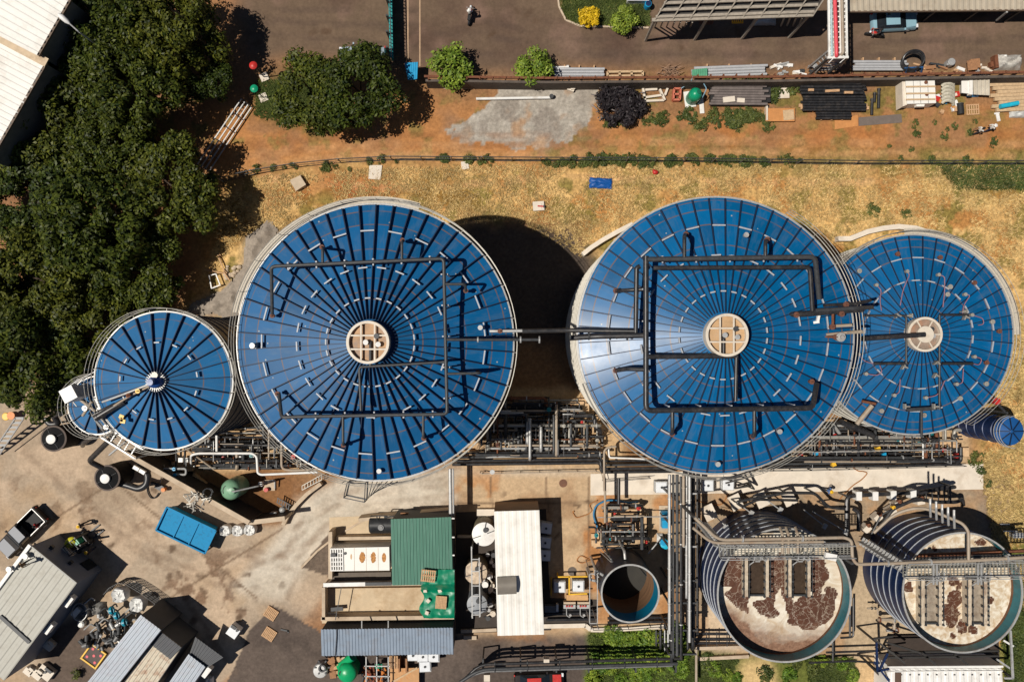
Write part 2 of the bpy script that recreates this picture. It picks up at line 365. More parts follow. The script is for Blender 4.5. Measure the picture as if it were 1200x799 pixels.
mu = n.new('ShaderNodeMath'); mu.operation = 'MULTIPLY'; l.new(sub.outputs[0], mu.inputs[0]); l.new(a2.outputs['Fac'], mu.inputs[1])
m4 = n.new('ShaderNodeMath'); m4.operation = 'MULTIPLY_ADD'; m4.inputs[1].default_value = 4.2; m4.inputs[2].default_value = 1; l.new(mu.outputs[0], m4.inputs[0])
s2 = n.new('ShaderNodeMapRange'); s2.inputs[1].default_value = .3; s2.inputs[2].default_value = .7; s2.inputs[3].default_value = .86; s2.inputs[4].default_value = 1.14; l.new(n2.outputs[0], s2.inputs[0])
m5 = n.new('ShaderNodeMath'); m5.operation = 'MULTIPLY'; l.new(m4.outputs[0], m5.inputs[0]); l.new(s2.outputs[0], m5.inputs[1])
sc_ = n.new('ShaderNodeVectorMath'); sc_.operation = 'SCALE'; l.new(at.outputs['Color'], sc_.inputs[0]); l.new(m5.outputs[0], sc_.inputs['Scale']); l.new(sc_.outputs[0], b.inputs['Base Color'])
bp = n.new('ShaderNodeBump'); bp.inputs['Distance'].default_value = .12; l.new(a2.outputs['Fac'], bp.inputs['Strength']); l.new(n1.outputs[0], bp.inputs['Height']); l.new(bp.outputs[0], b.inputs['Normal'])

far = 1500.0
verts = np.stack([gx.ravel(), gy.ravel(), np.zeros(nx*ny)], 1)
idx = np.arange(nx*ny).reshape(ny, nx)
faces = np.stack([idx[:-1, :-1], idx[:-1, 1:], idx[1:, 1:], idx[1:, :-1]], -1).reshape(-1, 4).tolist()
ov = np.array([(-far, -far, 0), (far, -far, 0), (far, far, 0), (-far, far, 0)]); o0 = nx*ny
def edge_fan(e, a, bb): return [tuple(e)+(bb, a)]
faces += [tuple(idx[0, ::-1].tolist())+(o0, o0+1), tuple(idx[::-1, -1].tolist())+(o0+1, o0+2), tuple(idx[-1, :].tolist())+(o0+2, o0+3), tuple(idx[:, 0].tolist())+(o0+3, o0)]
me = bpy.data.meshes.new('ground'); me.from_pydata(np.concatenate([verts, ov]).tolist(), [], faces)
ca = me.color_attributes.new('surface', 'FLOAT_COLOR', 'POINT')
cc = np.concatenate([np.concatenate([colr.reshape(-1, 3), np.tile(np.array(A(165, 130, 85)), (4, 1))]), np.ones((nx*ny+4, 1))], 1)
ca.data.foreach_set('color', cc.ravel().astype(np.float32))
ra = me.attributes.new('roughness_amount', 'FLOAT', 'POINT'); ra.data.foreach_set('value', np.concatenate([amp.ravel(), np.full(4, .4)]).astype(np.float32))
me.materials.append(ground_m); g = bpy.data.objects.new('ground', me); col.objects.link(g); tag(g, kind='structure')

def arc_px(cx, cy, r, a0, a1, n=24): return [(cx+r*math.cos(R(a0+(a1-a0)*i/n)), cy-r*math.sin(R(a0+(a1-a0)*i/n))) for i in range(n+1)]
# concrete path and curved driveway
m = MB(); m.prism([W(x, y) for x, y in [(692, 555), (1152, 543), (1152, 573), (692, 580)]], -.1, .05)
m.build('concrete_path', CONCL, kind='structure')
m = MB()
kerb = [(536, 592), (470, 600), (425, 610), (394, 628), (372, 645), (353, 665)]
for p, q in zip(kerb, kerb[1:]): m.bar(W(*p, .06), W(*q, .06), .18, .14)
m.build('kerb', CONC, kind='structure')
# joints cut in the yard
m = MB()
for p, q in [((492, 0), (492, 78)), ((478, 0), (478, 70))]:
    m.bar(W(*p, .004), W(*q, .004), .12, .012)
m.build('pavement', M('pale joint line', A(190, 160, 130), .9), kind='structure')

# ------------------------------------------------------------------ covered tanks
def roof_mat(name, rgb, seams, rough, nsec=50):
    m = M(name, rgb, rough, 0, .10, .35, dirt=A(44, 88, 136), damt=.30, dscale=.5)
    n = m.node_tree.nodes; l = m.node_tree.links; b = n['Principled BSDF']; b.inputs['Specular IOR Level'].default_value = .32
    src = b.inputs['Base Color'].links[0].from_socket
    tc = n.new('ShaderNodeTexCoord'); mp = n.new('ShaderNodeVectorMath'); mp.operation = 'MULTIPLY'; mp.inputs[1].default_value = (1, 1, 0); l.new(tc.outputs['Object'], mp.inputs[0])
    ln = n.new('ShaderNodeVectorMath'); ln.operation = 'LENGTH'; l.new(mp.outputs[0], ln.inputs[0]); acc = None
    for s_ in seams:
        c = n.new('ShaderNodeMath'); c.operation = 'COMPARE'; c.inputs[1].default_value = s_; c.inputs[2].default_value = .045; l.new(ln.outputs['Value'], c.inputs[0])
        if acc is None: acc = c.outputs[0]
        else:
            q = n.new('ShaderNodeMath'); q.operation = 'MAXIMUM'; l.new(acc, q.inputs[0]); l.new(c.outputs[0], q.inputs[1]); acc = q.outputs[0]
    sx = n.new('ShaderNodeSeparateXYZ'); l.new(tc.outputs['Object'], sx.inputs[0]); at2 = n.new('ShaderNodeMath'); at2.operation = 'ARCTAN2'; l.new(sx.outputs[1], at2.inputs[0]); l.new(sx.outputs[0], at2.inputs[1])
    sc1 = n.new('ShaderNodeMath'); sc1.operation = 'MULTIPLY_ADD'; sc1.inputs[1].default_value = nsec/(2*math.pi); sc1.inputs[2].default_value = -3.1/360*nsec+200; l.new(at2.outputs[0], sc1.inputs[0]); fl = n.new('ShaderNodeMath'); fl.operation = 'FLOOR'; l.new(sc1.outputs[0], fl.inputs[0])
    tier = None
    for s_ in seams:
        gt = n.new('ShaderNodeMath'); gt.operation = 'GREATER_THAN'; gt.inputs[1].default_value = s_; l.new(ln.outputs['Value'], gt.inputs[0])
        if tier is None: tier = gt.outputs[0]
        else: ad = n.new('ShaderNodeMath'); l.new(tier, ad.inputs[0]); l.new(gt.outputs[0], ad.inputs[1]); tier = ad.outputs[0]
    cx = n.new('ShaderNodeCombineXYZ'); l.new(fl.outputs[0], cx.inputs[0]); l.new(tier, cx.inputs[1]); wn = n.new('ShaderNodeTexWhiteNoise'); wn.noise_dimensions = '2D'; l.new(cx.outputs[0], wn.inputs['Vector'])
    pv = n.new('ShaderNodeMapRange'); pv.inputs[3].default_value = .84; pv.inputs[4].default_value = 1.18; l.new(wn.outputs['Value'], pv.inputs[0]); pvm = n.new('ShaderNodeVectorMath'); pvm.operation = 'SCALE'; l.new(src, pvm.inputs[0]); l.new(pv.outputs[0], pvm.inputs['Scale'])
    # dust and runs that follow the fall of the sheets: noise stretched along the radius
    rc = n.new('ShaderNodeCombineXYZ'); a3 = n.new('ShaderNodeMath'); a3.operation = 'MULTIPLY'; a3.inputs[1].default_value = 16; l.new(at2.outputs[0], a3.inputs[0]); r3 = n.new('ShaderNodeMath'); r3.operation = 'MULTIPLY'; r3.inputs[1].default_value = .5; l.new(ln.outputs['Value'], r3.inputs[0]); l.new(a3.outputs[0], rc.inputs[0]); l.new(r3.outputs[0], rc.inputs[1])
    dn = n.new('ShaderNodeTexNoise'); dn.inputs['Scale'].default_value = 1.0; dn.inputs['Detail'].default_value = 6; dn.inputs['Roughness'].default_value = .7; l.new(rc.outputs[0], dn.inputs[0])
    dm = n.new('ShaderNodeMapRange'); dm.inputs[1].default_value = .5; dm.inputs[2].default_value = .78; dm.inputs[4].default_value = .55; l.new(dn.outputs[0], dm.inputs[0])
    dx = n.new('ShaderNodeMix'); dx.data_type = 'RGBA'; dx.inputs[7].default_value = (*A(92, 116, 140), 1); l.new(dm.outputs[0], dx.inputs[0]); l.new(pvm.outputs[0], dx.inputs[6]); src = dx.outputs[2]
    sp = n.new('ShaderNodeTexVoronoi'); sp.inputs['Scale'].default_value = .9; l.new(tc.outputs['Object'], sp.inputs[0]); sm = n.new('ShaderNodeMath'); sm.operation = 'LESS_THAN'; sm.inputs[1].default_value = .055; l.new(sp.outputs['Distance'], sm.inputs[0])
    sx2 = n.new('ShaderNodeMix'); sx2.data_type = 'RGBA'; sx2.inputs[7].default_value = (*A(170, 172, 168), 1); l.new(sm.outputs[0], sx2.inputs[0]); l.new(src, sx2.inputs[6]); src = sx2.outputs[2]
    nz = n.new('ShaderNodeTexNoise'); nz.inputs['Scale'].default_value = 1.1; nz.inputs['Detail'].default_value = 4; l.new(tc.outputs['Object'], nz.inputs[0])
    mr = n.new('ShaderNodeMapRange'); mr.inputs[1].default_value = .35; mr.inputs[2].default_value = .55; mr.inputs[3].default_value = .25; mr.inputs[4].default_value = .9; l.new(nz.outputs[0], mr.inputs[0])
    q = n.new('ShaderNodeMath'); q.operation = 'MULTIPLY'; l.new(acc, q.inputs[0]); l.new(mr.outputs[0], q.inputs[1])
    mx = n.new('ShaderNodeMix'); mx.data_type = 'RGBA'; mx.inputs[7].default_value = (*A(112, 94, 88), 1); l.new(q.outputs[0], mx.inputs[0]); l.new(src, mx.inputs[6]); l.new(mx.outputs[2], b.inputs['Base Color'])
    return m
def spin(o, cnt, a0=0.0, start=1):             # copies of one part turned about its thing's axis (same mesh)
    out = [o]
    for k in range(start, cnt):
        c = o.copy(); col.objects.link(c); c.rotation_euler = (0, 0, a0+2*math.pi*k/cnt); WL[c] = WL[o]; out.append(c)
    if a0: o.rotation_euler = (0, 0, a0)
    return out
def covered_tank(label, cpx, rpx, zr, rise, ribs, rib_wh, hub, seams, brackets, shell, roofm, rails=(80, 400), ladderang=None, ringwalk=None):
    c = W(*cpx, zr); Rm = L(rpx, zr); t = thing('storage_tank', label, 'tank', (c.x, c.y, 0)); o = Vector((c.x, c.y, 0))
    Ri = Rm-.12
    mb = MB(); mb.lathe(o, [(Ri, -.2), (Ri, zr-.05)], 72, cap=False)
    zz = 1.2
    while zz < zr-.5: mb.lathe(o, [(Ri+.002, zz-.05), (Ri+.07, zz-.04), (Ri+.07, zz+.04), (Ri+.002, zz+.05)], 72, cap=False); zz += 1.45
    mb.build('wall', shell, t)
    hr = hub
    zf = lambda r: zr+rise*(1-r/Rm)
    mb = MB(); mb.lathe(o, [(Rm, zr-.12), (Rm, zf(Rm))]+[(Rm*f, zf(Rm*f)) for f in (.9, .75, .6, .45, .3, .15)]+[(.02, zf(.02))], 96, cap=False)
    roof = mb.build('roof', roofm, t)
    mb = MB(); mb.lathe(o, [(Rm+.01, zr-.1), (Rm+.13, zr-.08), (Rm+.13, zr+.03), (Rm+.01, zr+.04)], 96, cap=False); mb.build('rim', STEEL, t)
    bw, bh = rib_wh
    mb = MB(); r0, r1 = max(hr, .3), Rm-.03; d = rise/Rm
    mb.add([(c.x+r, c.y+y, zf(r)+h) for r, sc in ((r0, .55), (r1, 1)) for y, h in ((-bw/2*sc, -.02), (bw/2*sc, -.02), (bw/2*sc, bh*(.6+.4*sc)), (-bw/2*sc, bh*(.6+.4*sc)))],
           [(0, 1, 2, 3), (7, 6, 5, 4), (0, 4, 5, 1), (1, 5, 6, 2), (2, 6, 7, 3), (3, 7, 4, 0)])
    rb = mb.build('rafter', RIB, t); spin(rb, ribs, R(3.1))
    for fr, ln_, cnt, off in brackets:
        r = Rm*fr; a = math.pi/ribs; mb = MB(); wd = 2*r*math.tan(math.pi/ribs)*ln_
        mb.box((c.x+r, c.y, zf(r)+bh-.06), (.10, wd, .14)); bk = mb.build('purlin_brace', CLIP, t); spin(bk, cnt, R(3.1)+a*(1+2*off))
    if rails:
        a0, a1 = R(rails[0]), R(rails[1]); mb = MB(); seg = 90
        for h in (.05, .58, 1.12):
            pts = [(c.x+(Rm+.32)*math.cos(a0+(a1-a0)*k/seg), c.y+(Rm+.32)*math.sin(a0+(a1-a0)*k/seg), zr+h) for k in range(seg+1)]
            mb.tube(pts, .024 if h > .1 else .04, 5)
        ns = int((a1-a0)/(2*math.pi)*26)
        for k in range(ns+1):
            a = a0+(a1-a0)*k/ns; x, y = c.x+(Rm+.32)*math.cos(a), c.y+(Rm+.32)*math.sin(a); mb.bar((x, y, zr), (x, y, zr+1.15), .03)
            mb.bar((c.x+(Rm-.02)*math.cos(a), c.y+(Rm-.02)*math.sin(a), zr), (x, y, zr), .035)
        mb.build('guard_rail', RAILM, t)
    if ringwalk:
        a0, a1 = R(ringwalk[0]), R(ringwalk[1]); mb = MB()
        mb.lathe(o, [(Rm+.14, zr-.03), (Rm+.62, zr-.03), (Rm+.62, zr+.02), (Rm+.14, zr+.02)], 80, a0, a1, cap=False); mb.build('walkway', M('grating', A(205, 195, 178), .7, .1, .2, 8), t)
    return t, o, Rm, zf
def tpipe(t, pts, r, mat=BLACKP, name='roof_pipe', bend=None):
    mb = MB(); mb.pipe([W(*p) for p in pts], r, 10, bend or r*2.2); return mb.build(name, mat, t)
def valve(t, p, sc=.22, mat=None, name='valve'):
    c = W(*p); mat = mat or VALV; sc *= .72; mb = MB(); mb.cyl((c.x, c.y, c.z-.25), sc*.8, .5, 10); mb.cyl((c.x, c.y, c.z+.2), sc*1.25, .06, 12); mb.bar((c.x, c.y, c.z+.25), (c.x, c.y, c.z+.5), .06); return mb.build(name, mat, t)
def flange(t, p, d, r, mat=STEEL):
    c = W(*p); d = Vector(d).normalized(); mb = MB(); mb.tube([c-d*.05, c+d*.05], r, 12); return mb.build('flange', mat, t)
def clamps(t, pts, zf, c, step=1.9):           # pale props that hold a pipe over the roof
    for p, q in zip(pts, pts[1:]):
        a, b_ = W(*p), W(*q); ln_ = (b_-a).length
        if abs(b_.z-a.z) > .6 or ln_ < 1.2: continue
        k = int(ln_/step)
        for i in range(k):
            x = a.lerp(b_, (i+.5)/k); rr = math.hypot(x.x-c.x, x.y-c.y); dv = (b_-a).normalized(); sd_ = Vector((-dv.y, dv.x, 0))*.22
            mb = MB(); mb.bar(x+sd_*.9-Vector((0, 0, .12)), (x+sd_).to_2d().to_3d()+Vector((0, 0, zf(rr)-.02)), .11); mb.box(x+Vector((0, 0, -.2)), (.1, .5, .07), math.atan2(dv.y, dv.x)); mb.build('pipe_support', CLIP, t)

BLUE1 = A(0, 88, 140, .85); BLUE2 = A(0, 94, 147, .85)
# --- the left one of the two big tanks
t1, c1, R1, zf1 = covered_tank('big blue roofed tank with thick dark rafters, left of the black shaded gap', (440, 401), 161, 16, 2.75, 50, (.08, .32), L(27, 18.3),
    [], [(.86, .55, 25, 0), (.80, .98, 25, .0), (.53, .98, 25, .5), (.31, 1.0, 25, 0)][1:], TANKW, roof_mat('blue roof sheets of the left tank', BLUE1, [R_*10.26 for R_ in (.94, .84, .66, .45, .36, .3)], .42), (75, 440), ringwalk=(72, 168))
zt = 19.0
main = [(320, 312, zt), (520, 303, zt), (524, 485, zt), (352, 488, zt)]
tpipe(t1, [(319, 368, 17.6), (318, 314, zt), (322, 312, zt), (520, 303, zt), (524, 485, zt), (352, 488, zt), (330, 489, zt), (327, 462, 17.5)], .13, DGREY)
clamps(t1, main, zf1, c1)
for pts in ([(378, 310, zt), (378, 292, zt), (379, 291, 17.2)], [(471, 305, zt), (471, 284, zt), (472, 283, 17.2)], [(522, 333, zt), (545, 333, zt), (546, 341, zt-.6)], [(523, 398, zt), (632, 398, 18.6)], [(523, 438, zt), (562, 437, zt), (563, 437, 17.2)],
            [(402, 488, zt), (402, 520, zt), (403, 521, 17.2)], [(496, 486, zt), (496, 512, zt), (497, 512, 17.2)], [(523, 424, zt), (421, 430, zt), (423, 481, zt)], [(434, 429, zt), (434, 401, zt), (438, 400, 18.6)]):
    tpipe(t1, pts, .10, DGREY)
for p in ((378, 290, 17.3), (472, 282, 17.3), (546, 341, 17.3), (560, 436, 17.3), (403, 521, 17.2), (497, 513, 17.2), (326, 461, 17.3), (320, 370, 17.3), (586, 388, 17.0)): valve(t1, p, .2)
tpipe(t1, [(574, 388, 17.0), (586, 388, 17.1), (640, 387, 17.2)], .12, STEEL)
flange(t1, (632, 398, 18.6), (1, 0, 0), .26); flange(t1, (560, 398, 18.8), (1, 0, 0), .2); flange(t1, (610, 398, 18.6), (1, 0, 0), .24)
def hub_window(t, o, zf, r, bars='grid', mat=None):
    z = zf(0)+.16
    mb = MB(); mb.cyl((o.x, o.y, z-.9), r-.1, .82, 40); hp = mb.build('hub_panel', mat or M('stained hub sheet', A(188, 150, 112), .6, 0, .3, 1.0, dirt=A(120, 128, 140), damt=.6, dscale=.8), t)
    mb = MB(); mb.lathe(o, [(r-.13, z-.5), (r-.13, z+.3), (r+.06, z+.3), (r+.06, z-.9)], 48, cap=False); mb.build('hub_ring', CREAM, t)
    if bars == 'grid':
        for a in (0, math.pi/2):
            for s_ in (-.33, .33):
                d = Vector((math.cos(a), math.sin(a), 0)); q = Vector((-d.y, d.x, 0))*s_*r; h = math.sqrt(max(0, 1-s_*s_))*(r-.14); mb = MB()
                mb.bar(o+q-d*h+Vector((0, 0, z+.2)), o+q+d*h+Vector((0, 0, z+.2)), .11, .1+.004*(a > 0)); mb.build('hub_bar', CREAM, t)
    else:
        for k in range(6):
            a = k*math.pi/3; d = Vector((math.cos(a), math.sin(a), 0)); mb = MB(); mb.bar(o+d*r*.45+Vector((0, 0, z+.2)), o+d*(r-.14)+Vector((0, 0, z+.2)), .10); mb.build('hub_bar', CREAM, t)
        mb = MB(); mb.cyl((o.x, o.y, z+.1), r*.5, .25, 28); mb.build('hub_cap', CREAM, t)
    for k, (x, y) in enumerate(((.42, .3), (-.1, .0), (.5, -.1))):
        mb = MB(); mb.cyl((o.x+x*r, o.y+y*r, z-.1), .14, .35, 12); mb.cyl((o.x+x*r, o.y+y*r, z+.25), .19, .05, 12); mb.build('vent_stub', STEEL if k else DGREY, t)
CREAM = M('cream paint', A(226, 214, 196), .5, 0, .1, 3, dirt=A(170, 140, 110), damt=.35)
hub_window(t1, c1, zf1, L(24, 18.5))
# lamp post and platform boxes on the rim
c = W(300, 405, 16.6); mb = MB(); mb.box(c, (.4, .4, .6)); mb.cyl((c.x, c.y, c.z+.6), .2, .3, 14); mb.build('instrument_box', STEEL, t1)
for p in ((563, 384, 17.1), (577, 552, 16.3), (445, 551, 16.3)):
    c = W(*p); mb = MB(); mb.cyl(c, .14, .3, 14); mb.cyl((c.x, c.y, c.z+.3), .18, .06, 14); mb.build('roof_vent', STEEL, t1)
# stair landing at the foot of the rim (bottom)
mb = MB()
P = [W(410, 563, 15.4), W(431, 563, 15.4), W(430, 585, 14.9), W(406, 580, 14.9)]
for p, q in zip(P, P[1:]+P[:1]): mb.bar(p, q, .1); mb.bar(p+Vector((0, 0, 1)), q+Vector((0, 0, 1)), .06); mb.bar(p, p+Vector((0, 0, 1)), .06)
for k in range(7):
    a = P[1].lerp(W(466, 564, 15.8), k/6); b_ = P[2].lerp(W(440, 576, 14.5), k/6); mb.bar(a, b_, .06)
mb.build('access_platform', DGREY, t1)

# --- the right one of the two big tanks (glossy)
t2, c2, R2, zf2 = covered_tank('big glossy blue roofed tank with sun glare, right of the black shaded gap', (838.5, 393), 161, 16, 2.75, 52, (.08, .18), L(27, 18.3),
    [], [(.79, .98, 26, .0), (.57, .98, 26, .5), (.31, 1.0, 26, 0)], TANKW, roof_mat('blue roof sheets of the right tank', BLUE2, [R_*10.26 for R_ in (.97, .9, .79, .64, .47, .36)], .33, 52), (200, 420))
zt = 18.9
tpipe(t2, [(757, 300, zt), (757, 481, zt), (952, 478, zt), (957, 450, 17.6)], .2); tpipe(t2, [(757, 304, zt), (955, 301, zt), (960, 350, 17.6)], .18, DGREY)
tpipe(t2, [(745, 390, 18.3), (746, 314, 18.7), (750, 312, 18.7)], .17); tpipe(t2, [(766, 314, 18.7), (949, 313, 18.7), (952, 364, 18.2)], .16)
clamps(t2, [(757, 304, zt), (955, 302, zt)], zf2, c2, 2.2); clamps(t2, [(766, 480, zt), (950, 478, zt)], zf2, c2, 2.2); clamps(t2, [(757, 320, zt), (757, 470, zt)], zf2, c2, 2.2)
for pts, r in (([(802, 303, zt), (802, 277, zt), (803, 275, 17.3)], .14), ([(897, 302, zt), (897, 284, zt), (898, 282, 17.3)], .14), ([(757, 418, zt), (864, 417, zt)], .18), ([(863, 417, zt), (862, 470, zt)], .14), ([(848, 416, zt), (848, 396, zt), (846, 393, 18.7)], .12),
              ([(757, 433, zt), (735, 432, 18.3), (722, 434, 17.4)], .16), ([(755, 339, 18.6), (735, 340, 18.2), (722, 341, 17.4)], .14), ([(788, 480, zt), (788, 505, zt), (787, 508, 17.2)], .14), ([(884, 478, zt), (884, 510, zt), (882, 511, 17.0)], .14),
              ([(668, 396, 17.4), (700, 394, 18.2), (757, 393, 18.7)], .2), ([(612, 388, 17.3), (665, 387, 17.3), (745, 388, 18.3)], .16)):
    tpipe(t2, pts, r)
for x in (668, 690, 715, 735): flange(t2, (x, 394, 18.0), (1, 0, 0), .28, DGREY)
for p in ((803, 275, 17.2), (898, 281, 17.2), (721, 434, 17.2), (721, 341, 17.2), (787, 508, 17.0), (881, 511, 17.0), (950, 447, 17.2)): valve(t2, p, .22)
hub_window(t2, c2, zf2, L(24, 18.5), mat=M('pale tan hub sheet', A(202, 166, 124), .6, 0, .25, 1.2, dirt=A(150, 140, 130), damt=.5))  # hub sheet in a lighter tan than on the left tank
for p in ((873, 276, 17.1), (840, 543, 16.5), (912, 505, 16.8)):
    c = W(*p); mb = MB(); mb.cyl(c, .15, .3, 14); mb.cyl((c.x, c.y, c.z+.3), .19, .07, 14); mb.build('roof_vent', STEEL, t2)
# pipework, boxes and sensors where the two right tanks meet
tpipe(t2, [(912, 369, 17.0), (940, 368, 17.3), (1012, 362, 17.3)], .22); tpipe(t2, [(955, 364, 17.8), (1004, 361, 17.8), (1022, 360, 16.6)], .15, DGREY); tpipe(t2, [(965, 358, 17.2), (1005, 356, 17.2), (1020, 352, 16.6)], .12)
tpipe(t2, [(968, 392, 16.6), (1010, 388, 16.6)], .1, BEIGEP); tpipe(t2, [(940, 394, 16.6), (985, 395, 16.5)], .09, RUST); tpipe(t2, [(978, 382, 16.7), (998, 381, 16.7)], .12, BEIGEP); tpipe(t2, [(992, 390, 16.6), (1012, 389, 16.6)], .1, BEIGEP); tpipe(t2, [(976, 364, 17.4), (976, 382, 17.0)], .1, RUST)
for p in ((932, 369, 17.3), (985, 368, 17.3), (974, 383, 17.0), (978, 395, 16.6), (990, 357, 17.3)): valve(t2, p, .24)
c = W(983, 395, 16.5); mb = MB(); mb.cyl(c, .34, .4, 16); mb.cyl((c.x, c.y, c.z+.4), .12, .3, 10); mb.build('sensor_dome', STEEL, t2)
for p, q in (((958, 376, 17), (960, 365, 17.2)), ((953, 378, 16.8), (960, 377, 16.9)), ((930, 372, 17.1), (934, 381, 16.9)), ((970, 358, 17), (979, 357, 17))):
    mb = MB(); mb.bar(W(*p), W(*q), .18, .25); mb.build('pipe_support', WHITE, t2)

# --- small tank on the left
NAVYW = M('dark corrugated tank shell', (.035, .036, .042), .5, .1, .2, 1)
t4, c4, R4, zf4 = covered_tank('smallest full round blue tank with domed hub, beside the tree grove', (192, 446), 80, 13, 1.35, 26, (.07, .26), .5, [], [(.56, .55, 13, .0), (.56, .0001, 1, 0)][:1], NAVYW,
    roof_mat('blue roof sheets of the small tank', A(0, 98, 152, .85), [R_*5.29 for R_ in (.9, .62)], .45, 26), (60, 420))
z = zf4(.0)
mb = MB(); mb.cyl((c4.x, c4.y, z-.25), .62, .3, 26); mb.build('hub_ring', STEEL, t4)
for k in range(26):
    a = 2*math.pi*k/26; mb = MB(); mb.box((c4.x+.62*math.cos(a), c4.y+.62*math.sin(a), z-.28), (.3, .05, .38), a)
    if k == 0: tooth = mb.build('hub_bolt', WHITE, t4)
spin(tooth, 26)
mb = MB(); mb.sphere((c4.x, c4.y-.05, z+.15), .62, (1, .72, .9)); mb.cyl((c4.x, c4.y, z), .25, 1.1, 14); mb.build('gearbox', M('blue gearbox', A(20, 70, 140), .4), t4)
mb = MB(); mb.cyl((c4.x+.05, c4.y+.5, z+.15), .24, .25, 16); mb.build('motor', RAILM, t4)
# pipe crown from the hub down to the little side tank
tpipe(t4, [(178, 449, 14.6), (150, 460, 14.4), (120, 471, 13.9)], .09, STEEL, bend=.3); tpipe(t4, [(178, 451, 14.6), (152, 464, 14.3), (126, 480, 13.6)], .08, BEIGEP, bend=.3)
tpipe(t4, [(112, 490, 13.6), (130, 479, 13.6), (146, 470, 13.7)], .26, BLACKP); tpipe(t4, [(108, 487, 13.4), (134, 474, 13.4)], .16)
for p in ((163, 458, 14.5), (152, 463, 14.4)): valve(t4, p, .2, YEL if p[0] == 163 else RUST)
mb = MB()
for p, q in zip([W(140, 487, 14), W(144, 491, 14), W(141, 493, 14)], [W(145, 489, 14), W(141, 492, 14), W(147, 494, 14)]): mb.bar(p, q, .3, .1)
mb.build('rope_bundle', YEL, t4)

# --- little blue tank beside it
ts, cs, Rs, zfs = covered_tank('little blue tank with pumps and white box, half under the smallest full tank', (114, 475), 33, 9, .5, 12, (.06, .2), .35, [], [(.6, .0, 1, 0)][:0], NAVYW,
    roof_mat('blue lid of the little tank', A(0, 95, 147, .85), [2.0], .45, 12), (95, 340))
mb = MB(); c = W(87, 461, 11.3); mb.box(c, (1.1, 1.1, .9), R(28)); mb.box((c.x, c.y, c.z-1.3), (1.0, 1.0, 1.3), R(28)); mb.build('control_box', [WHITE], ts)
for pts, r, mt in (([(98, 450, 10), (110, 462, 10), (118, 478, 10)], .18, STEEL), ([(94, 468, 10), (112, 482, 10)], .13, BEIGEP), ([(108, 470, 10.3), (97, 487, 9.8)], .12, BEIGEP), ([(100, 446, 10), (92, 444, 10), (75, 458, 10), (90, 476, 10)], .05, STEEL), ([(112, 435, 10), (97, 443, 10), (88, 449, 10)], .06, STEEL),
                   ([(113, 493, 9.8), (121, 502, 9.5)], .1, STEEL), ([(118, 490, 9.8), (133, 506, 9.5)], .1, STEEL), ([(124, 501, 9.6), (98, 519, 6), (97, 522, 4)], .2, BLACKP), ([(134, 510, 8), (104, 540, 5), (120, 548, 4)], .24, BLACKP), ([(122, 512, 7), (150, 532, 6.5)], .09, STEEL), ([(150, 515, 7), (128, 533, 6.5)], .09, STEEL)):
    tpipe(ts, pts, r, mt, 'feed_pipe')
for p in ((112, 462, 10.3), (104, 452, 10.3), (118, 480, 10.2), (101, 478, 10), (126, 500, 9.6)): valve(ts, p, .25, STEEL, 'pump')
mb = MB(); c = W(146, 521, 7)                  # steel frame under the tank crown
for a in range(5): mb.bar(W(128+a*8, 502+a*5, 8.2), W(122+a*8, 512+a*5, 8.2), .09)
mb.bar(W(128, 502, 8.2), W(168, 527, 8.2), .12); mb.bar(W(118, 512, 8.2), W(158, 537, 8.2), .12)
for x, y in ((128, 502), (168, 527), (118, 512), (158, 537)): p = W(x, y, 8.2); mb.bar(p, (p.x, p.y, 0), .14)
mb.build('support_frame', STEEL, ts)

# --- low tank on the right
t3, c3, R3, zf3 = covered_tank('low wide blue tank with cream hub and many small roof vents', (1070.5, 392), 116, 8, 1.45, 44, (.07, .16), L(17, 9.4), [], [(.77, 1.0, 22, 0), (.54, 1.0, 22, .5)], TANKW,
    roof_mat('blue roof sheets of the low tank', A(0, 90, 142, .85), [R_*8.29 for R_ in (.96, .88, .77, .54, .3)], .40, 44), (-60, 200), ringwalk=(0, 95))
hub_window(t3, c3, zf3, L(19.5, 9.5), 'spokes', M('hub sheet of the low tank', A(150, 132, 118), .6, 0, .3, 2, dirt=A(190, 130, 90), damt=.6))
tpipe(t3, [(1010, 397, 10.2), (1084, 392, 10.2)], .2); tpipe(t3, [(1012, 370, 9.6), (1062, 370, 9.6), (1062, 426, 9.6)], .09, DGREY); tpipe(t3, [(1101, 369, 9.6), (1101, 480, 9.2)], .09, DGREY)
tpipe(t3, [(1101, 369, 9.6), (1135, 369, 9.5)], .1); tpipe(t3, [(1024, 426, 9.3), (1064, 426, 9.5)], .12); tpipe(t3, [(1104, 426, 9.5), (1140, 426, 9.2)], .12); tpipe(t3, [(1062, 480, 9.1), (1098, 478, 9.1)], .16, DGREY); tpipe(t3, [(1080, 480, 9.1), (1080, 512, 8.6)], .1, DGREY)
tpipe(t3, [(1026, 473, 9.0), (1010, 470, 9)], .12, RUST); tpipe(t3, [(1004, 497, 8.8), (1022, 475, 9.0)], .2, BEIGEP)
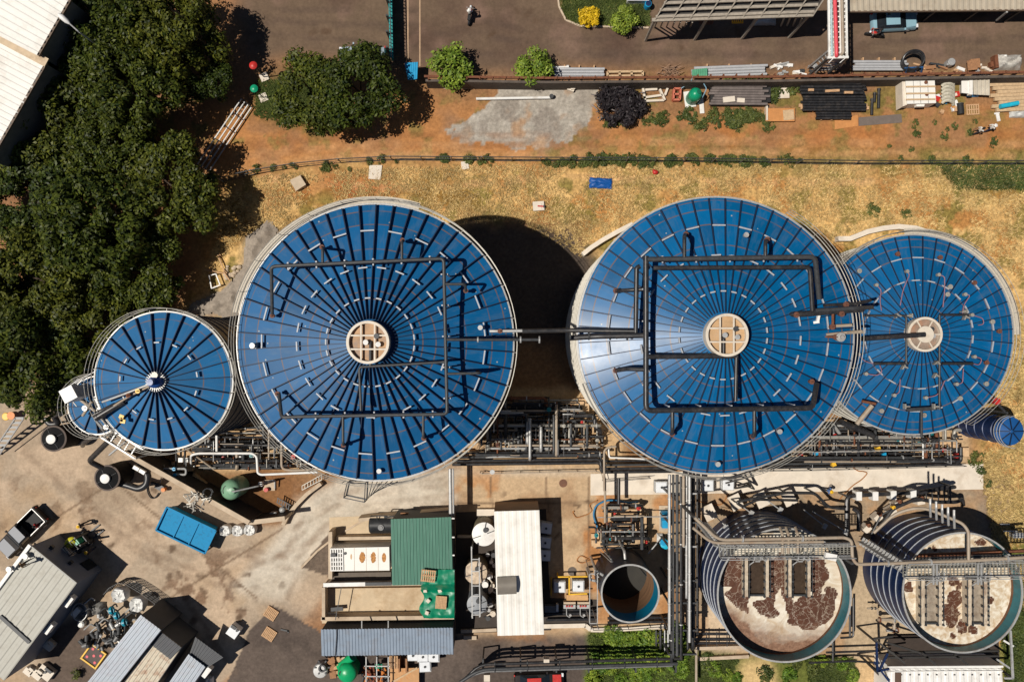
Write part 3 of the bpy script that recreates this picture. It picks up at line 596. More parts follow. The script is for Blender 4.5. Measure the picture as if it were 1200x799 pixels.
hoses = [[(1063, 318, 9), (1066, 322, 9.1), (1058, 340, 9.3), (1055, 358, 9.5)], [(1027, 334, 9), (1033, 340, 9), (1031, 352, 9.2), (1033, 364, 9.3)], [(1100, 322, 9), (1107, 324, 9.1), (1107, 342, 9.2), (1105, 360, 9.4)], [(1131, 345, 9), (1137, 346, 9.1), (1129, 358, 9.2), (1128, 368, 9.3)],
         [(1139, 369, 9.1), (1152, 373, 9), (1153, 380, 9), (1146, 381, 8.9)], [(1015, 438, 8.9), (1028, 440, 9), (1034, 436, 9), (1031, 428, 9.2)], [(1006, 415, 8.8), (1014, 424, 8.9), (1024, 426, 9)], [(1048, 463, 9), (1054, 460, 9), (1055, 444, 9.3)], [(1085, 466, 9), (1100, 463, 9.1), (1107, 446, 9.3)], [(1121, 450, 9), (1128, 449, 9), (1129, 432, 9.2)], [(1142, 418, 9), (1151, 420, 8.9), (1148, 428, 8.9), (1140, 426, 9)]]
HOSE = M('dull pink hose', A(150, 112, 128), .6)
for h in hoses:
    mb = MB(); mb.pipe([W(*p) for p in h], .04, 7, .5); mb.build('hose', HOSE, t3)
    c = W(*h[0]); mb = MB(); mb.cyl((c.x, c.y, c.z-.2), .15, .3, 12); mb.build('hose_coupling', RAILM, t3)
for x, y in ((1010, 317), (1055, 297), (1105, 301), (1114, 336), (1145, 331), (1166, 377), (1128, 467), (1086, 487), (1036, 482), (1160, 450), (1175, 388), (1159, 425), (1110, 345)):
    c = W(x, y, 8.9); rr = math.hypot(c.x-c3.x, c.y-c3.y); c.z = zf3(rr)
    mb = MB(); mb.cyl(c, .16, .22, 14); mb.cyl((c.x, c.y, c.z+.22), .2, .06, 14); mb.cyl((c.x, c.y, c.z+.28), .1, .05, 10); mb.build('roof_vent', VALV if x % 2 else RAILM, t3)
for x, y, a in ((1050, 370, 70), (1065, 370, 0), (1058, 430, 60), (1130, 372, 70), (1096, 425, 40), (1095, 440, 60), (1060, 476, 90), (1094, 476, 90), (1129, 365, 10)):
    c = W(x, y, 9.4); mb = MB(); mb.box((c.x, c.y, c.z-.2), (.42, .1, .4), R(a)); mb.box((c.x+.15, c.y, c.z-.2), (.1, .34, .5), R(a)); mb.build('pipe_support', RAILM, t3)

# --- little blue silo at the far right
cb = W(1183, 505, 6.5); rb_ = L(17, 6.5)
t = thing('silo', 'slim dark blue silo with a ribbed round lid below the low wide tank', 'silo', (cb.x, cb.y, 0))
mb = MB(); mb.lathe((cb.x, cb.y, 0), [(rb_-.08, 0), (rb_-.08, 6.45)], 32, cap=False)
for k in range(5): mb.lathe((cb.x, cb.y, .8+k*1.25), [(rb_-.08, -.03), (rb_-.02, 0), (rb_-.08, .03)], 32, cap=False)
mb.build('body', NAVY, t)
mb = MB(); mb.lathe((cb.x, cb.y, 6.45), [(rb_, -.1), (rb_, 0), (.02, .35)], 32, cap=False); mb.build('lid', M('blue lid', A(30, 88, 150), .4, 0, .1, 1), t)
mb = MB()
for k in range(8): a = k*math.pi/4; mb.bar((cb.x+.15*math.cos(a), cb.y+.15*math.sin(a), 6.83), (cb.x+rb_*math.cos(a), cb.y+rb_*math.sin(a), 6.50), .07, .1)
mb.build('rib', RIB, t)
mb = MB()
for h in (.1, .5, .9): mb.tube([(cb.x+(rb_+.12)*math.cos(R(a)), cb.y+(rb_+.12)*math.sin(R(a)), 6.4+h) for a in range(90, 275, 12)], .03, 6)
mb.build('guard_rail', STEEL, t)
c = W(1168, 470, 7.0)
mb = MB(); mb.box((cb.x-.5, cb.y+rb_+.35, 0), (.16, .16, 7)); mb.build('post', DGREY, t); mb = MB(); mb.cyl((c.x, c.y, 6.6), .3, .5, 12); mb.build('motor', RED, t); mb = MB(); mb.pipe([(cb.x-.5, cb.y+rb_+.35, 6.8), (c.x, c.y, 6.8), W(1148, 465, 7.2)], .12, 8); mb.build('outlet_pipe', BLACKP, t)

# --- low retaining walls at the foot of the tanks
def wall_run(pts, h, th, label, mat=CONCL, name='retaining_wall'):
    mb = MB(); q = [Vector((p.x, p.y, 0)) for p in pts]; n = len(q); vs = []
    for i, p in enumerate(q):
        d = (q[min(i+1, n-1)]-q[max(i-1, 0)]).normalized(); s_ = Vector((-d.y, d.x, 0))*th/2
        vs += [p+s_, p-s_, p-s_+Vector((0, 0, h)), p+s_+Vector((0, 0, h))]
    fs = []
    for i in range(n-1):
        a, b_ = i*4, i*4+4
        fs += [(a, b_, b_+1, a+1), (a+1, b_+1, b_+2, a+2), (a+2, b_+2, b_+3, a+3), (a+3, b_+3, b_, a)]
    fs += [(0, 1, 2, 3), ((n-1)*4+3, (n-1)*4+2, (n-1)*4+1, (n-1)*4)]
    mb.add(vs, fs); return single(name, mat, label, 'wall', mb)
pts = [Vector((c3.x+10.0*math.cos(R(a)), c3.y+10.0*math.sin(R(a)), 0)) for a in range(62, 116, 4)]+[W(962, 289), W(948, 292)]
wall_run([W(978, 281), W(992, 281), W(1012, 273), W(1030, 269), W(1048, 267), W(1068, 269), W(1086, 275), W(1102, 284), W(1116, 296)], .9, .45, 'curved pale retaining wall on the grass behind the low wide tank')
wall_run([W(682, 299), W(692, 291), W(706, 282), W(722, 273), W(740, 264)], .9, .4, 'short curved pale retaining wall at upper left foot of the glossy big tank')
wall_run([W(378, 565), W(362, 577), W(349, 590), W(338, 604), W(334, 613)], .7, .35, 'low curved concrete wall between driveway bend and green vessel pit', CONC)

# ------------------------------------------------------------------ open round tanks
def liquid_mat(name, foam_lo, foam_hi, scale, seed):
    m = bpy.data.materials.new(name); m.use_nodes = True; n = m.node_tree.nodes; l = m.node_tree.links; b = n['Principled BSDF']; b.inputs['Roughness'].default_value = .5
    tc = n.new('ShaderNodeTexCoord'); mp = n.new('ShaderNodeMapping'); mp.inputs['Location'].default_value = (seed, seed*1.7, 0); l.new(tc.outputs['Object'], mp.inputs[0])
    nz = n.new('ShaderNodeTexNoise'); nz.inputs['Scale'].default_value = scale; nz.inputs['Detail'].default_value = 5; nz.inputs['Distortion'].default_value = .8; l.new(mp.outputs[0], nz.inputs[0])
    vo = n.new('ShaderNodeTexVoronoi'); vo.feature = 'DISTANCE_TO_EDGE'; vo.inputs['Scale'].default_value = 1.3; l.new(mp.outputs[0], vo.inputs[0])
    add = n.new('ShaderNodeVectorMath'); add.operation = 'ADD'; nv = n.new('ShaderNodeTexNoise'); nv.inputs['Scale'].default_value = .9; nv.inputs['Detail'].default_value = 6; l.new(mp.outputs[0], nv.inputs[0])
    nvs = n.new('ShaderNodeVectorMath'); nvs.operation = 'SCALE'; nvs.inputs['Scale'].default_value = 2.4; l.new(nv.outputs['Color'], nvs.inputs[0]); l.new(mp.outputs[0], add.inputs[0]); l.new(nvs.outputs[0], add.inputs[1]); l.new(add.outputs[0], vo.inputs[0])
    at = n.new('ShaderNodeAttribute'); at.attribute_name = 'foam'
    vn = n.new('ShaderNodeTexNoise'); vn.inputs['Scale'].default_value = .85; vn.inputs['Detail'].default_value = 3; vn.inputs['Distortion'].default_value = .5; l.new(mp.outputs[0], vn.inputs[0])
    va = n.new('ShaderNodeMath'); va.operation = 'SUBTRACT'; va.inputs[1].default_value = .5; l.new(vn.outputs[0], va.inputs[0]); vb = n.new('ShaderNodeMath'); vb.operation = 'ABSOLUTE'; l.new(va.outputs[0], vb.inputs[0])
    e = n.new('ShaderNodeMapRange'); e.inputs[1].default_value = .0; e.inputs[2].default_value = .016; e.inputs[3].default_value = .45; e.inputs[4].default_value = 0; l.new(vb.outputs[0], e.inputs[0])
    ee = n.new('ShaderNodeMapRange'); ee.inputs[1].default_value = .0; ee.inputs[2].default_value = .03; ee.inputs[3].default_value = .4; ee.inputs[4].default_value = 0; l.new(vo.outputs[0], ee.inputs[0])
    em = n.new('ShaderNodeMath'); em.operation = 'MAXIMUM'; l.new(e.outputs[0], em.inputs[0]); l.new(ee.outputs[0], em.inputs[1]); e = em
    f2 = n.new('ShaderNodeTexNoise'); f2.inputs['Scale'].default_value = foam_lo; f2.inputs['Detail'].default_value = 7; f2.inputs['Roughness'].default_value = .62; f2.inputs['Distortion'].default_value = foam_hi; l.new(mp.outputs[0], f2.inputs[0])
    foam = n.new('ShaderNodeMath'); foam.operation = 'ADD'; l.new(at.outputs['Fac'], foam.inputs[0])
    q = n.new('ShaderNodeMath'); q.operation = 'MULTIPLY_ADD'; q.inputs[1].default_value = .7; q.inputs[2].default_value = -.37; l.new(nz.outputs[0], q.inputs[0]); l.new(q.outputs[0], foam.inputs[1])
    th = n.new('ShaderNodeMapRange'); th.inputs[1].default_value = .34; th.inputs[2].default_value = .6; l.new(foam.outputs[0], th.inputs[0])
    cellf = n.new('ShaderNodeMath'); cellf.operation = 'MAXIMUM'; l.new(th.outputs[0], cellf.inputs[0]); l.new(e.outputs[0], cellf.inputs[1])
    fc = n.new('ShaderNodeValToRGB'); fc.color_ramp.elements[0].position = .40 if foam_lo > 1 else .3; fc.color_ramp.elements[0].color = (*A(204, 180, 148), 1); fc.color_ramp.elements[1].position = .62; fc.color_ramp.elements[1].color = (*A(242, 234, 217), 1); l.new(f2.outputs[0], fc.inputs[0])
    bc = n.new('ShaderNodeValToRGB'); bc.color_ramp.elements[0].color = (*A(62, 34, 20), 1); bc.color_ramp.elements[1].color = (*A(108, 66, 44), 1); l.new(f2.outputs[0], bc.inputs[0])
    mx = n.new('ShaderNodeMix'); mx.data_type = 'RGBA'; l.new(cellf.outputs[0], mx.inputs[0]); l.new(bc.outputs[0], mx.inputs[6]); l.new(fc.outputs[0], mx.inputs[7])
    # a dull brown scum zone, given by a second attribute
    a2 = n.new('ShaderNodeAttribute'); a2.attribute_name = 'scum'; sc = n.new('ShaderNodeValToRGB'); sc.color_ramp.elements[0].position = .35; sc.color_ramp.elements[0].color = (*A(106, 74, 56), 1); sc.color_ramp.elements[1].position = .72; sc.color_ramp.elements[1].color = (*A(176, 138, 112), 1)
    f3 = n.new('ShaderNodeTexNoise'); f3.inputs['Scale'].default_value = 3; f3.inputs['Detail'].default_value = 10; f3.inputs['Roughness'].default_value = .75; l.new(mp.outputs[0], f3.inputs[0]); l.new(f3.outputs[0], sc.inputs[0])
    m3 = n.new('ShaderNodeMix'); m3.data_type = 'RGBA'; l.new(a2.outputs['Fac'], m3.inputs[0]); l.new(mx.outputs[2], m3.inputs[6]); l.new(sc.outputs[0], m3.inputs[7]); l.new(m3.outputs[2], b.inputs['Base Color'])
    bp = n.new('ShaderNodeBump'); bp.inputs['Strength'].default_value = .5; bp.inputs['Distance'].default_value = .08; l.new(f2.outputs[0], bp.inputs['Height']); l.new(bp.outputs[0], b.inputs['Normal'])
    return m
def pip(x, y, poly):
    r = False; n = len(poly)
    for i in range(n):
        x1, y1 = poly[i]; x2, y2 = poly[(i+1) % n]
        if (y1 > y) != (y2 > y) and x < (x2-x1)*(y-y1)/(y2-y1)+x1: r = not r
    return r
def chaikin(P, k=2):
    for _ in range(k): P = [q for a, b_ in zip(P, P[1:]+P[:1]) for q in ((a[0]*.75+b_[0]*.25, a[1]*.75+b_[1]*.25), (a[0]*.25+b_[0]*.75, a[1]*.25+b_[1]*.75))]
    return P
def grow(P, k):
    cx, cy = sum(p[0] for p in P)/len(P), sum(p[1] for p in P)/len(P); return [(cx+(x-cx)*k, cy+(y-cy)*k) for x, y in P]
def liquid(t, c, r, z, mat, brown, scum, zname='liquid'):
    brown = [chaikin(grow(p, 1.12)) for p in brown]
    mb = MB(); st = .13; n = int(2*r/st)+1; ids = {}; vs = []; fo = []; sc = []; fs = []
    for j in range(n+1):
        for i in range(n+1):
            x = -r+i*2*r/n; y = -r+j*2*r/n; d = math.hypot(x, y)
            if d > r+.2: continue
            if d > r: x *= r/d; y *= r/d
            nv = mnoise.noise(Vector((x*1.1, y*1.1, z)))*5; nv2 = mnoise.noise(Vector((x*1.1+30, y*1.1, z)))*5
            k = (H-z)/H/S; px = CX+(c.x+x)/k+nv; py = CY-(c.y+y)/k+nv2
            ids[i, j] = len(vs); vs.append((c.x+x, c.y+y, z)); f = .8
            for p in brown:
                if pip(px, py, p): f = .02; break
            fo.append(f); s_ = 0
            for p in scum:
                s_ = sum(pip(px+12*mnoise.noise(Vector((x*.5, y*.5, q))), py+11*(q-2.5)/2.5+8*mnoise.noise(Vector((x*.6, y*.6, q+9))), p) for q in range(6))/6
            sc.append(s_)
    for j in range(n):
        for i in range(n):
            q = [ids.get(k) for k in ((i, j), (i+1, j), (i+1, j+1), (i, j+1))]
            if None not in q: fs.append(tuple(q))
    mb.add(vs, fs); o = mb.build(zname, mat, t)
    for nm, arr in (('foam', fo), ('scum', sc)):
        a = o.data.attributes.new(nm, 'FLOAT', 'POINT')
        if len(a.data) == len(arr): a.data.foreach_set('value', arr)
    return o
def open_tank(label, cpx, rpx, z, out, inn, bands, zin, name='aeration_tank'):
    c = W(*cpx, z); r = L(rpx, z); t = thing(name, label, 'tank', (c.x, c.y, 0)); o = Vector((c.x, c.y, 0))
    mb = MB(); mb.lathe(o, [(r-.13, 0), (r-.13, z)], 96, cap=False)
    mb.build('wall', out, t)
    mb = MB(); mb.lathe(o, [(r-.2, z), (r-.2, zin)], 96, cap=False); mb.build('liner', inn, t)
    for k in range(bands):
        zz = z-(k)*(z-.6)/(bands); mb = MB(); mb.lathe(o, [(r-.13, zz-.03), (r-.065, zz-.03), (r-.065, zz+.025), (r-.13, zz+.03)] if k else [(r-.21, zz-.06), (r-.07, zz-.06), (r-.07, zz+.04), (r-.21, zz+.04), (r-.21, zz-.06)], 96, cap=False)
        mb.build('rim' if k == 0 else 'stiffener_ring', STEEL if k == 0 else M('pale ring', (.33, .35, .38), .5, .1, .2, 3), t)
    return t, o, r
LINER = M('teal tank lining', A(6, 112, 126, .75), .4, 0, .2, 1.5, dirt=(.006, .03, .034), damt=.7, dscale=.7, stretch=(1, 1, .3))
t5, c5, r5 = open_tank('open tank of churning dark brown and white sludge beside the vertical pipe rack', (919, 697), 80, 7.7, NAVY, LINER, 6, 5.0)
brown5 = [[(845, 655), (858, 650), (872, 655), (870, 676), (858, 684), (842, 686)], [(866, 676), (876, 672), (876, 720), (870, 708), (852, 700), (856, 690)], [(900, 650), (910, 664), (916, 680), (907, 705), (912, 722), (895, 718), (884, 708), (890, 700), (900, 700)],
          [(906, 652), (926, 652), (926, 720), (918, 700), (912, 670)], [(926, 708), (945, 700), (966, 694), (976, 702), (976, 716), (966, 730), (950, 736), (934, 732), (925, 728)], [(950, 655), (966, 656), (972, 680), (956, 694), (948, 690)], [(968, 690), (977, 688), (978, 710), (970, 706)]]
liquid(t5, c5, r5-.21, 6.0, liquid_mat('foaming brown sludge', .75, 1.4, .8, 3), brown5, [[(838, 706), (870, 720), (895, 738), (930, 744), (970, 738), (1000, 722), (980, 790), (860, 790), (840, 750)]])
t6, c6, r6 = open_tank('open tank of pale tan foam with few brown spots above white container', (1128, 694), 72, 7.7, NAVY, LINER, 6, 5.0)
brown6 = [[(1060, 684), (1069, 683), (1070, 693), (1061, 693)], [(1091, 638), (1096, 638), (1096, 644), (1092, 644)], [(1145, 632), (1155, 631), (1156, 638), (1146, 639)], [(1110, 675), (1120, 674), (1121, 686), (1111, 687)], [(1113, 693), (1127, 691), (1127, 709), (1115, 709)], [(1106, 710), (1120, 707), (1126, 722), (1112, 728), (1106, 720)], [(1110, 724), (1122, 724), (1120, 736), (1111, 735)], [(1123, 728), (1133, 728), (1132, 740), (1124, 738)], [(1133, 735), (1144, 734), (1143, 742), (1134, 742)], [(1113, 741), (1122, 742), (1121, 748), (1114, 746)], [(1157, 696), (1163, 698), (1161, 706), (1156, 706)], [(1120, 684), (1127, 683), (1126, 690), (1120, 690)]]
for t_, c_, r_, z_ in ((t5, c5, r5, 6.0), (t6, c6, r6, 6.3)):
    mb = MB(); mb.lathe(c_, [(r_-.206, z_-.1), (r_-.206, z_+.22), (r_-.204, z_+.3)], 96, cap=False); mb.build('tide_mark', M('brown tide mark', A(120, 84, 60), .8, 0, .4, 3), t_)
liquid(t6, c6, r6-.21, 6.3, liquid_mat('pale foam over brown sludge', 1.9, .6, .9, 9), brown6, [])
def walkway(t, p, q, z, wid, rails=True):
    a, b_ = W(*p, z), W(*q, z); d = (b_-a).normalized(); s_ = Vector((-d.y, d.x, 0))*wid/2; up = Vector((0, 0, 1))
    mb = MB(); gn = int((b_-a).length/.3)
    for k in range(7): o_ = s_*(-1+2*k/6); mb.bar(a+o_, b_+o_, .045, .06)
    for k in range(gn+1): x = a.lerp(b_, k/gn)+Vector((0, 0, .05)); mb.bar(x-s_, x+s_, .1, .04)
    mb.build('deck', M('walkway grating', A(138, 136, 128), .7, .2, .5, 3), t)
    for sg in (-1, 1):
        mb = MB(); mb.bar(a+s_*sg, b_+s_*sg, .09, .26)
        if rails:
            for h in (.5, 1.05): mb.bar(a+s_*sg+up*h, b_+s_*sg+up*h, .05)
            k = int((b_-a).length/1.2)
            for i in range(k+1): x = a.lerp(b_, i/k)+s_*sg; mb.bar(x, x+up*1.05, .05)
        mb.build('handrail', STEEL, t)
def trough(t, px0, px1, py0, py1, z, inner, z2=None):
    k = (H-z)/H/S; a = W(px0, py1, z); b_ = W(px1, py0, z); wd = b_.x-a.x; hh = b_.y-a.y; cx, cy = (a.x+b_.x)/2, (a.y+b_.y)/2; fr = .26
    for x in (a.x+fr/2, b_.x-fr/2): mb = MB(); mb.box((x, cy, z-1.0), (fr, hh, 1.0)); mb.build('channel_side', M('stained channel', A(205, 190, 168), .7, 0, .2, 3, dirt=A(120, 80, 55), damt=.6), t)
    for y in (a.y+.08, b_.y-.08): mb = MB(); mb.box((cx, y, z-1.0), (wd-2*fr-.01, .16, .85)); mb.build('channel_end', DGREY, t)
    mb = MB(); mb.box((cx, cy, z-1.0), (wd-2*fr-.02, hh-.34, .55)); mb.build('channel_water', inner, t)
    for x in (a.x-.12, a.x+fr+.1, b_.x+.12, b_.x-fr-.1):
        mb = MB(); mb.bar((x, a.y-.05, z+.05), (x, b_.y, z+.05), .05); 
        for i in range(6): yy = a.y+(b_.y-a.y)*i/5; mb.box((x, yy, z-.2), (.14, .14, .28))
        mb.build('bracket_rail', DGREY, t)
    for i in range(3):                          # hoist gear at the walkway end
        x = a.x+wd*(.25+.25*i); mb = MB(); mb.pipe([(x, b_.y-.1, z-.3), (x, b_.y+.1, z+1.0), (x, b_.y+.9, z+1.2)], .06, 6); mb.bar((x-.2, b_.y-.5+.3*i, z+.2), (x+.2, b_.y-.2, z+.2), .08); mb.build('lifting_frame', STEEL, t)
DW = M('dark channel water', A(70, 56, 44), .35, 0, .3, 2); GW = M('grey channel water', A(160, 148, 132), .5, 0, .3, 2.5, dirt=A(110, 85, 65), damt=.6)
walkway(t5, (843, 645), (997, 643), 8.4, 1.0)
mb = MB(); a = W(846, 642, 8.3); mb.bar(W(822, 612, 4), W(845, 640, 8.3), .9, .08)
for sg in (-.5, .5): mb.bar(W(822, 612, 5)+Vector((sg, 0, 0)), W(845, 640, 9.3)+Vector((sg, 0, 0)), .05)
for i in range(12): p = W(822, 612, 4).lerp(W(845, 640, 8.3), i/11); mb.box((p.x, p.y, p.z+.05), (.95, .22, .05), R(-45))
mb.build('stair', STEEL, t5)
for (x0, x1) in ((873, 901), (924, 950)): trough(t5, x0, x1, 654, 699, 7.2, DW)
mb = MB(); mb.box(W(972, 651, 8.9), (.95, .55, .35), R(-12)); mb.build('white_box', WHITE, t5)
for x in (917, 924, 935): tpipe(t5, [(x, 648, 8.7), (x, 626, 8.9), (x-3, 618, 8.2)], .12, BEIGEP, 'air_pipe')
walkway(t6, (1058, 666), (1215, 664), 8.4, 1.3)
for (x0, x1) in ((1080, 1104), (1135, 1157)): trough(t6, x0, x1, 678, 732, 7.3, GW)
tpipe(t6, [(1072, 651, 6.8), (1200, 645, 6.8)], .16, RUST, 'crossing_pipe'); tpipe(t6, [(1074, 655, 6.9), (1200, 650, 6.9)], .1, DGREY, 'crossing_pipe')
for x in (1078, 1079.5): tpipe(t6, [(x, 682, 6.5), (x, 729, 6.5)], .14, M('brown stained steel', A(112, 70, 48), .8), 'channel_pipe')
for x in (1131, 1132): tpipe(t6, [(x, 682, 6.5), (x, 733, 6.5)], .14, M('brown stained steel', A(112, 70, 48), .8), 'channel_pipe')
for x in (1094, 1098, 1146, 1150): tpipe(t6, [(x, 684, 8.0), (x, 668, 8.8), (x, 661, 9.2)], .09, STEEL, 'air_pipe')
# diagonal stair down the flank of the far right open tank
mb = MB(); a, b_ = W(1010, 634, 1.5), W(1056, 663, 8.3); mb.bar(a, b_, .8, .06)
for sg in (-.45, .45): s_ = Vector((.4*sg, .9*sg, 0)); mb.bar(a+s_+Vector((0, 0, 1)), b_+s_+Vector((0, 0, 1)), .05)
for i in range(14): p = a.lerp(b_, i/13); mb.box((p.x, p.y, p.z+.04), (.22, .8, .05), R(-32))
mb.build('stair', STEEL, t6)
# beige air mains over the two open tanks
t = thing('air_main', 'thick beige air pipe crossing both open sludge tanks', 'pipe', W(1000, 650, 0))
for pts, r in (([(814, 606, 9.2), (842, 632.5, 9.2), (990, 629.5, 9.2), (998, 633, 9.2), (999, 654, 9.2), (1004, 661, 9.2), (1130, 657, 9.2), (1216, 652, 9.2)], .135), ([(812, 618, 8.9), (834, 636, 8.9), (965, 634.5, 8.9)], .12), ([(1135, 657, 9.2), (1135, 622, 9.2), (1128, 613, 9.0), (1088, 596, 8.4), (1070, 595, 8.2), (1048, 602, 7.6), (1024, 624, 7.0)], .13)):
    mb = MB(); mb.pipe([W(*p) for p in pts], r, 12, .7); mb.build('pipe', BEIGEP, t)
for x, y in ((870, 631), (940, 630.3), (1040, 659.5), (1090, 658.3), (1180, 654.3)): flange(t, (x, y, 9.2), (1, 0, 0), .3, STEEL)
for x, y in ((814, 606), (999, 660)): p = W(x, y, 9.2); mb = MB(); mb.bar((p.x, p.y, 0), p, .2); mb.build('post', DGREY, t)
for i in range(5):
    x = 1090+i*7; y = 592+i*3.3; mb = MB(); mb.pipe([W(x, y-8, 9.6), W(x, y, 9.7), W(x+.5, y+13, 8.6)], .1, 8); mb.build('drop_pipe', STEEL, t)
# black ring pipe frames behind the open tanks
t = thing('ring_pipe', 'black pipe loop standing behind the open tank of dark brown sludge', 'pipe frame', W(915, 590, 0))
mb = MB(); mb.pipe([W(870, 593, 2.6), W(862, 588, 2.6), W(921, 577, 2.8), W(955, 577.5, 2.8), W(971, 594, 2.6), W(990, 596, 2.4)], .14, 8); mb.build('pipe', BLACKP, t)
mb = MB(); mb.pipe([W(869, 594, 2.5), W(888, 585, 2.5), W(935, 586, 2.5)], .12, 8); mb.build('pipe', BLACKP, t)
for p in ((862, 588), (921, 577), (955, 577.5), (971, 594)): q = W(*p, 2.7); mb = MB(); mb.bar((q.x, q.y, 0), q, .12); mb.build('post', DGREY, t)
for p, q in (((863, 588, 2.4), (880, 601, 2.2)), ((896, 584, 2.4), (914, 597, 2.2)), ((942, 597, 2.4), (966, 616, 2)), ((952, 599, 2.4), (990, 622, 2)), ((838, 604, 2), (850, 616, 2))):
    mb = MB(); mb.bar(W(*p), W(*q), .09); mb.box(W(q[0], q[1], q[2]), (.35, .5, .2), R(-30)); mb.build('brace', STEEL, t)
for p, s_ in (((831, 600), (20, -25)), ((862, 588), (14, 12)), ((892, 585), (11, 9)), ((924, 583), (10, 7))):
    mb = MB(); mb.box(W(p[0], p[1], 1.2), (1.1, 1.4, .12), R(25)); mb.build('pad', CONCL, t)
t = thing('ring_pipe', 'black pipe run with white saddles behind the foamy right-hand open tank', 'pipe frame', W(1060, 585, 0))
mb = MB(); mb.pipe([W(992, 632, 1.6), W(992, 581, 1.6), W(1026, 579, 1.6), W(1074, 577, 1.6), W(1120, 570, 1.7), W(1113, 571, 1.7)], .2, 8); mb.build('pipe', BLACKP, t)
mb = MB(); mb.pipe([W(1078, 578, 2), W(1113, 568.5, 2), W(1113, 587, 2)], .14, 8); mb.build('pipe', BLACKP, t)
mb = MB(); mb.pipe([W(1028, 622, 2), W(1046, 596, 2.0), W(1074, 584, 2.2), W(1096, 588, 2), W(1122, 588, 2), W(1128, 584, 1.6), W(1129, 592, 2)], .17, 8); mb.build('pipe', BLACKP, t)
mb = MB(); mb.pipe([W(1000, 596, 2.5), W(1006, 600, 2.5), W(1006, 622, 2.5)], .18, 8); mb.build('pipe', BLACKP, t)
mb = MB(); mb.pipe([W(1020, 628, 1.6), W(1033, 603, 1.8), W(1060, 589, 2), W(1082, 586, 2.1)], .08, 8); mb.build('pipe', DGREY, t)
for i in range(5): x = 1085+i*7; mb = MB(); mb.bar(W(x, 577-i*1.7, 2), W(x+1, 588, 2), .08); mb.build('brace', DGREY, t)
for x, y in ((1002, 579), (1021, 579), (1042, 578), (1065, 577)):
    mb = MB(); mb.box(W(x, y, 1.0), (.5, .8, .9)); mb.build('saddle', WHITE, t); 
for x, y, a in ((1011, 617, 45), (1024, 604, 40), (1047, 589, 20), (1073, 585, 10), (1040, 596, 30)):
    mb = MB(); mb.box(W(x, y, 0.4), (.7, .55, 1.0), R(a)); mb.build('saddle', CONCL, t); valve(t, (x+6, y-2, 1.9), .2, RUST if x != 1040 else YEL)
for x, y in ((992, 581), (1074, 577), (1113, 569), (1028, 622)): q = W(x, y, 1.8); mb = MB(); mb.bar((q.x, q.y, 0), q, .14); mb.build('post', DGREY, t)

# --- empty open tank
t7, c7, r7 = open_tank('empty deep open round tank with a teal lined rim, beside the vertical pipe rack', (738.5, 695), 35.5, 6.0, M('dark navy shell with stains', (.012, .02, .04), .5, 0, .3, 2, dirt=A(110, 90, 75), damt=.5), M('two tone lining', A(14, 130, 165), .4, 0, .12, 2), 1, 3.9, 'open_tank')
mb = MB(); mb.lathe(c7, [(r7-.2, 3.9), (r7-.2, .05)], 64, cap=False); mb.build('inner_wall', M('stained inner wall', A(150, 114, 84), .7, 0, .2, 1, dirt=A(90, 75, 60), damt=.6, stretch=(.3, .3, 3)), t7)
mb = MB(); mb.cyl((c7.x, c7.y, .05), r7-.15, .06, 48); mb.build('floor', M('tank floor', A(44, 42, 37), .6, 0, .3, 1), t7)
mb = MB(); mb.bar((c7.x+r7*.45, c7.y+r7*.5, .2), (c7.x+r7*.55, c7.y+r7*.55, 5.8), .08); mb.build('dip_pipe', DGREY, t7)
for a, zz in ((150, 5.0), (120, 4.2), (95, 4.5), (170, 4)):
    p = Vector((c7.x+(r7-.05)*math.cos(R(a)), c7.y+(r7-.05)*math.sin(R(a)), zz)); d = Vector((math.cos(R(a)), math.sin(R(a)), 0)); mb = MB(); mb.pipe([p, p+d*.7, p+d*.7-Vector((0, 0, zz-.3))], .12, 8); mb.build('nozzle', STEEL if a % 20 else DGREY, t7)
mb = MB()                                       # ladder and platform on its left flank
for s_ in (0, .5): mb.bar(W(697, 668+s_*10, 0), W(697, 668+s_*10, 6.2), .06); mb.bar(W(703, 640+s_*12, .5), W(716, 655+s_*6, 6), .06)
for k in range(10): mb.bar(W(697, 668, .5+k*.6), W(697, 674, .5+k*.6), .05)
for x, y in ((692, 672), (700, 672), (700, 732), (692, 732)): p = W(x, y, 4.5); mb.bar((p.x, p.y, 0), (p.x, p.y, 5.5), .08)
for z_ in (4.4, 5.5):
    P = [W(x, y, z_) for x, y in ((691, 672), (700, 672), (700, 730), (691, 730))]
    for p, q in zip(P, P[1:]+P[:1]): mb.bar(p, q, .07)
mb.build('ladder_platform', STEEL, t7)

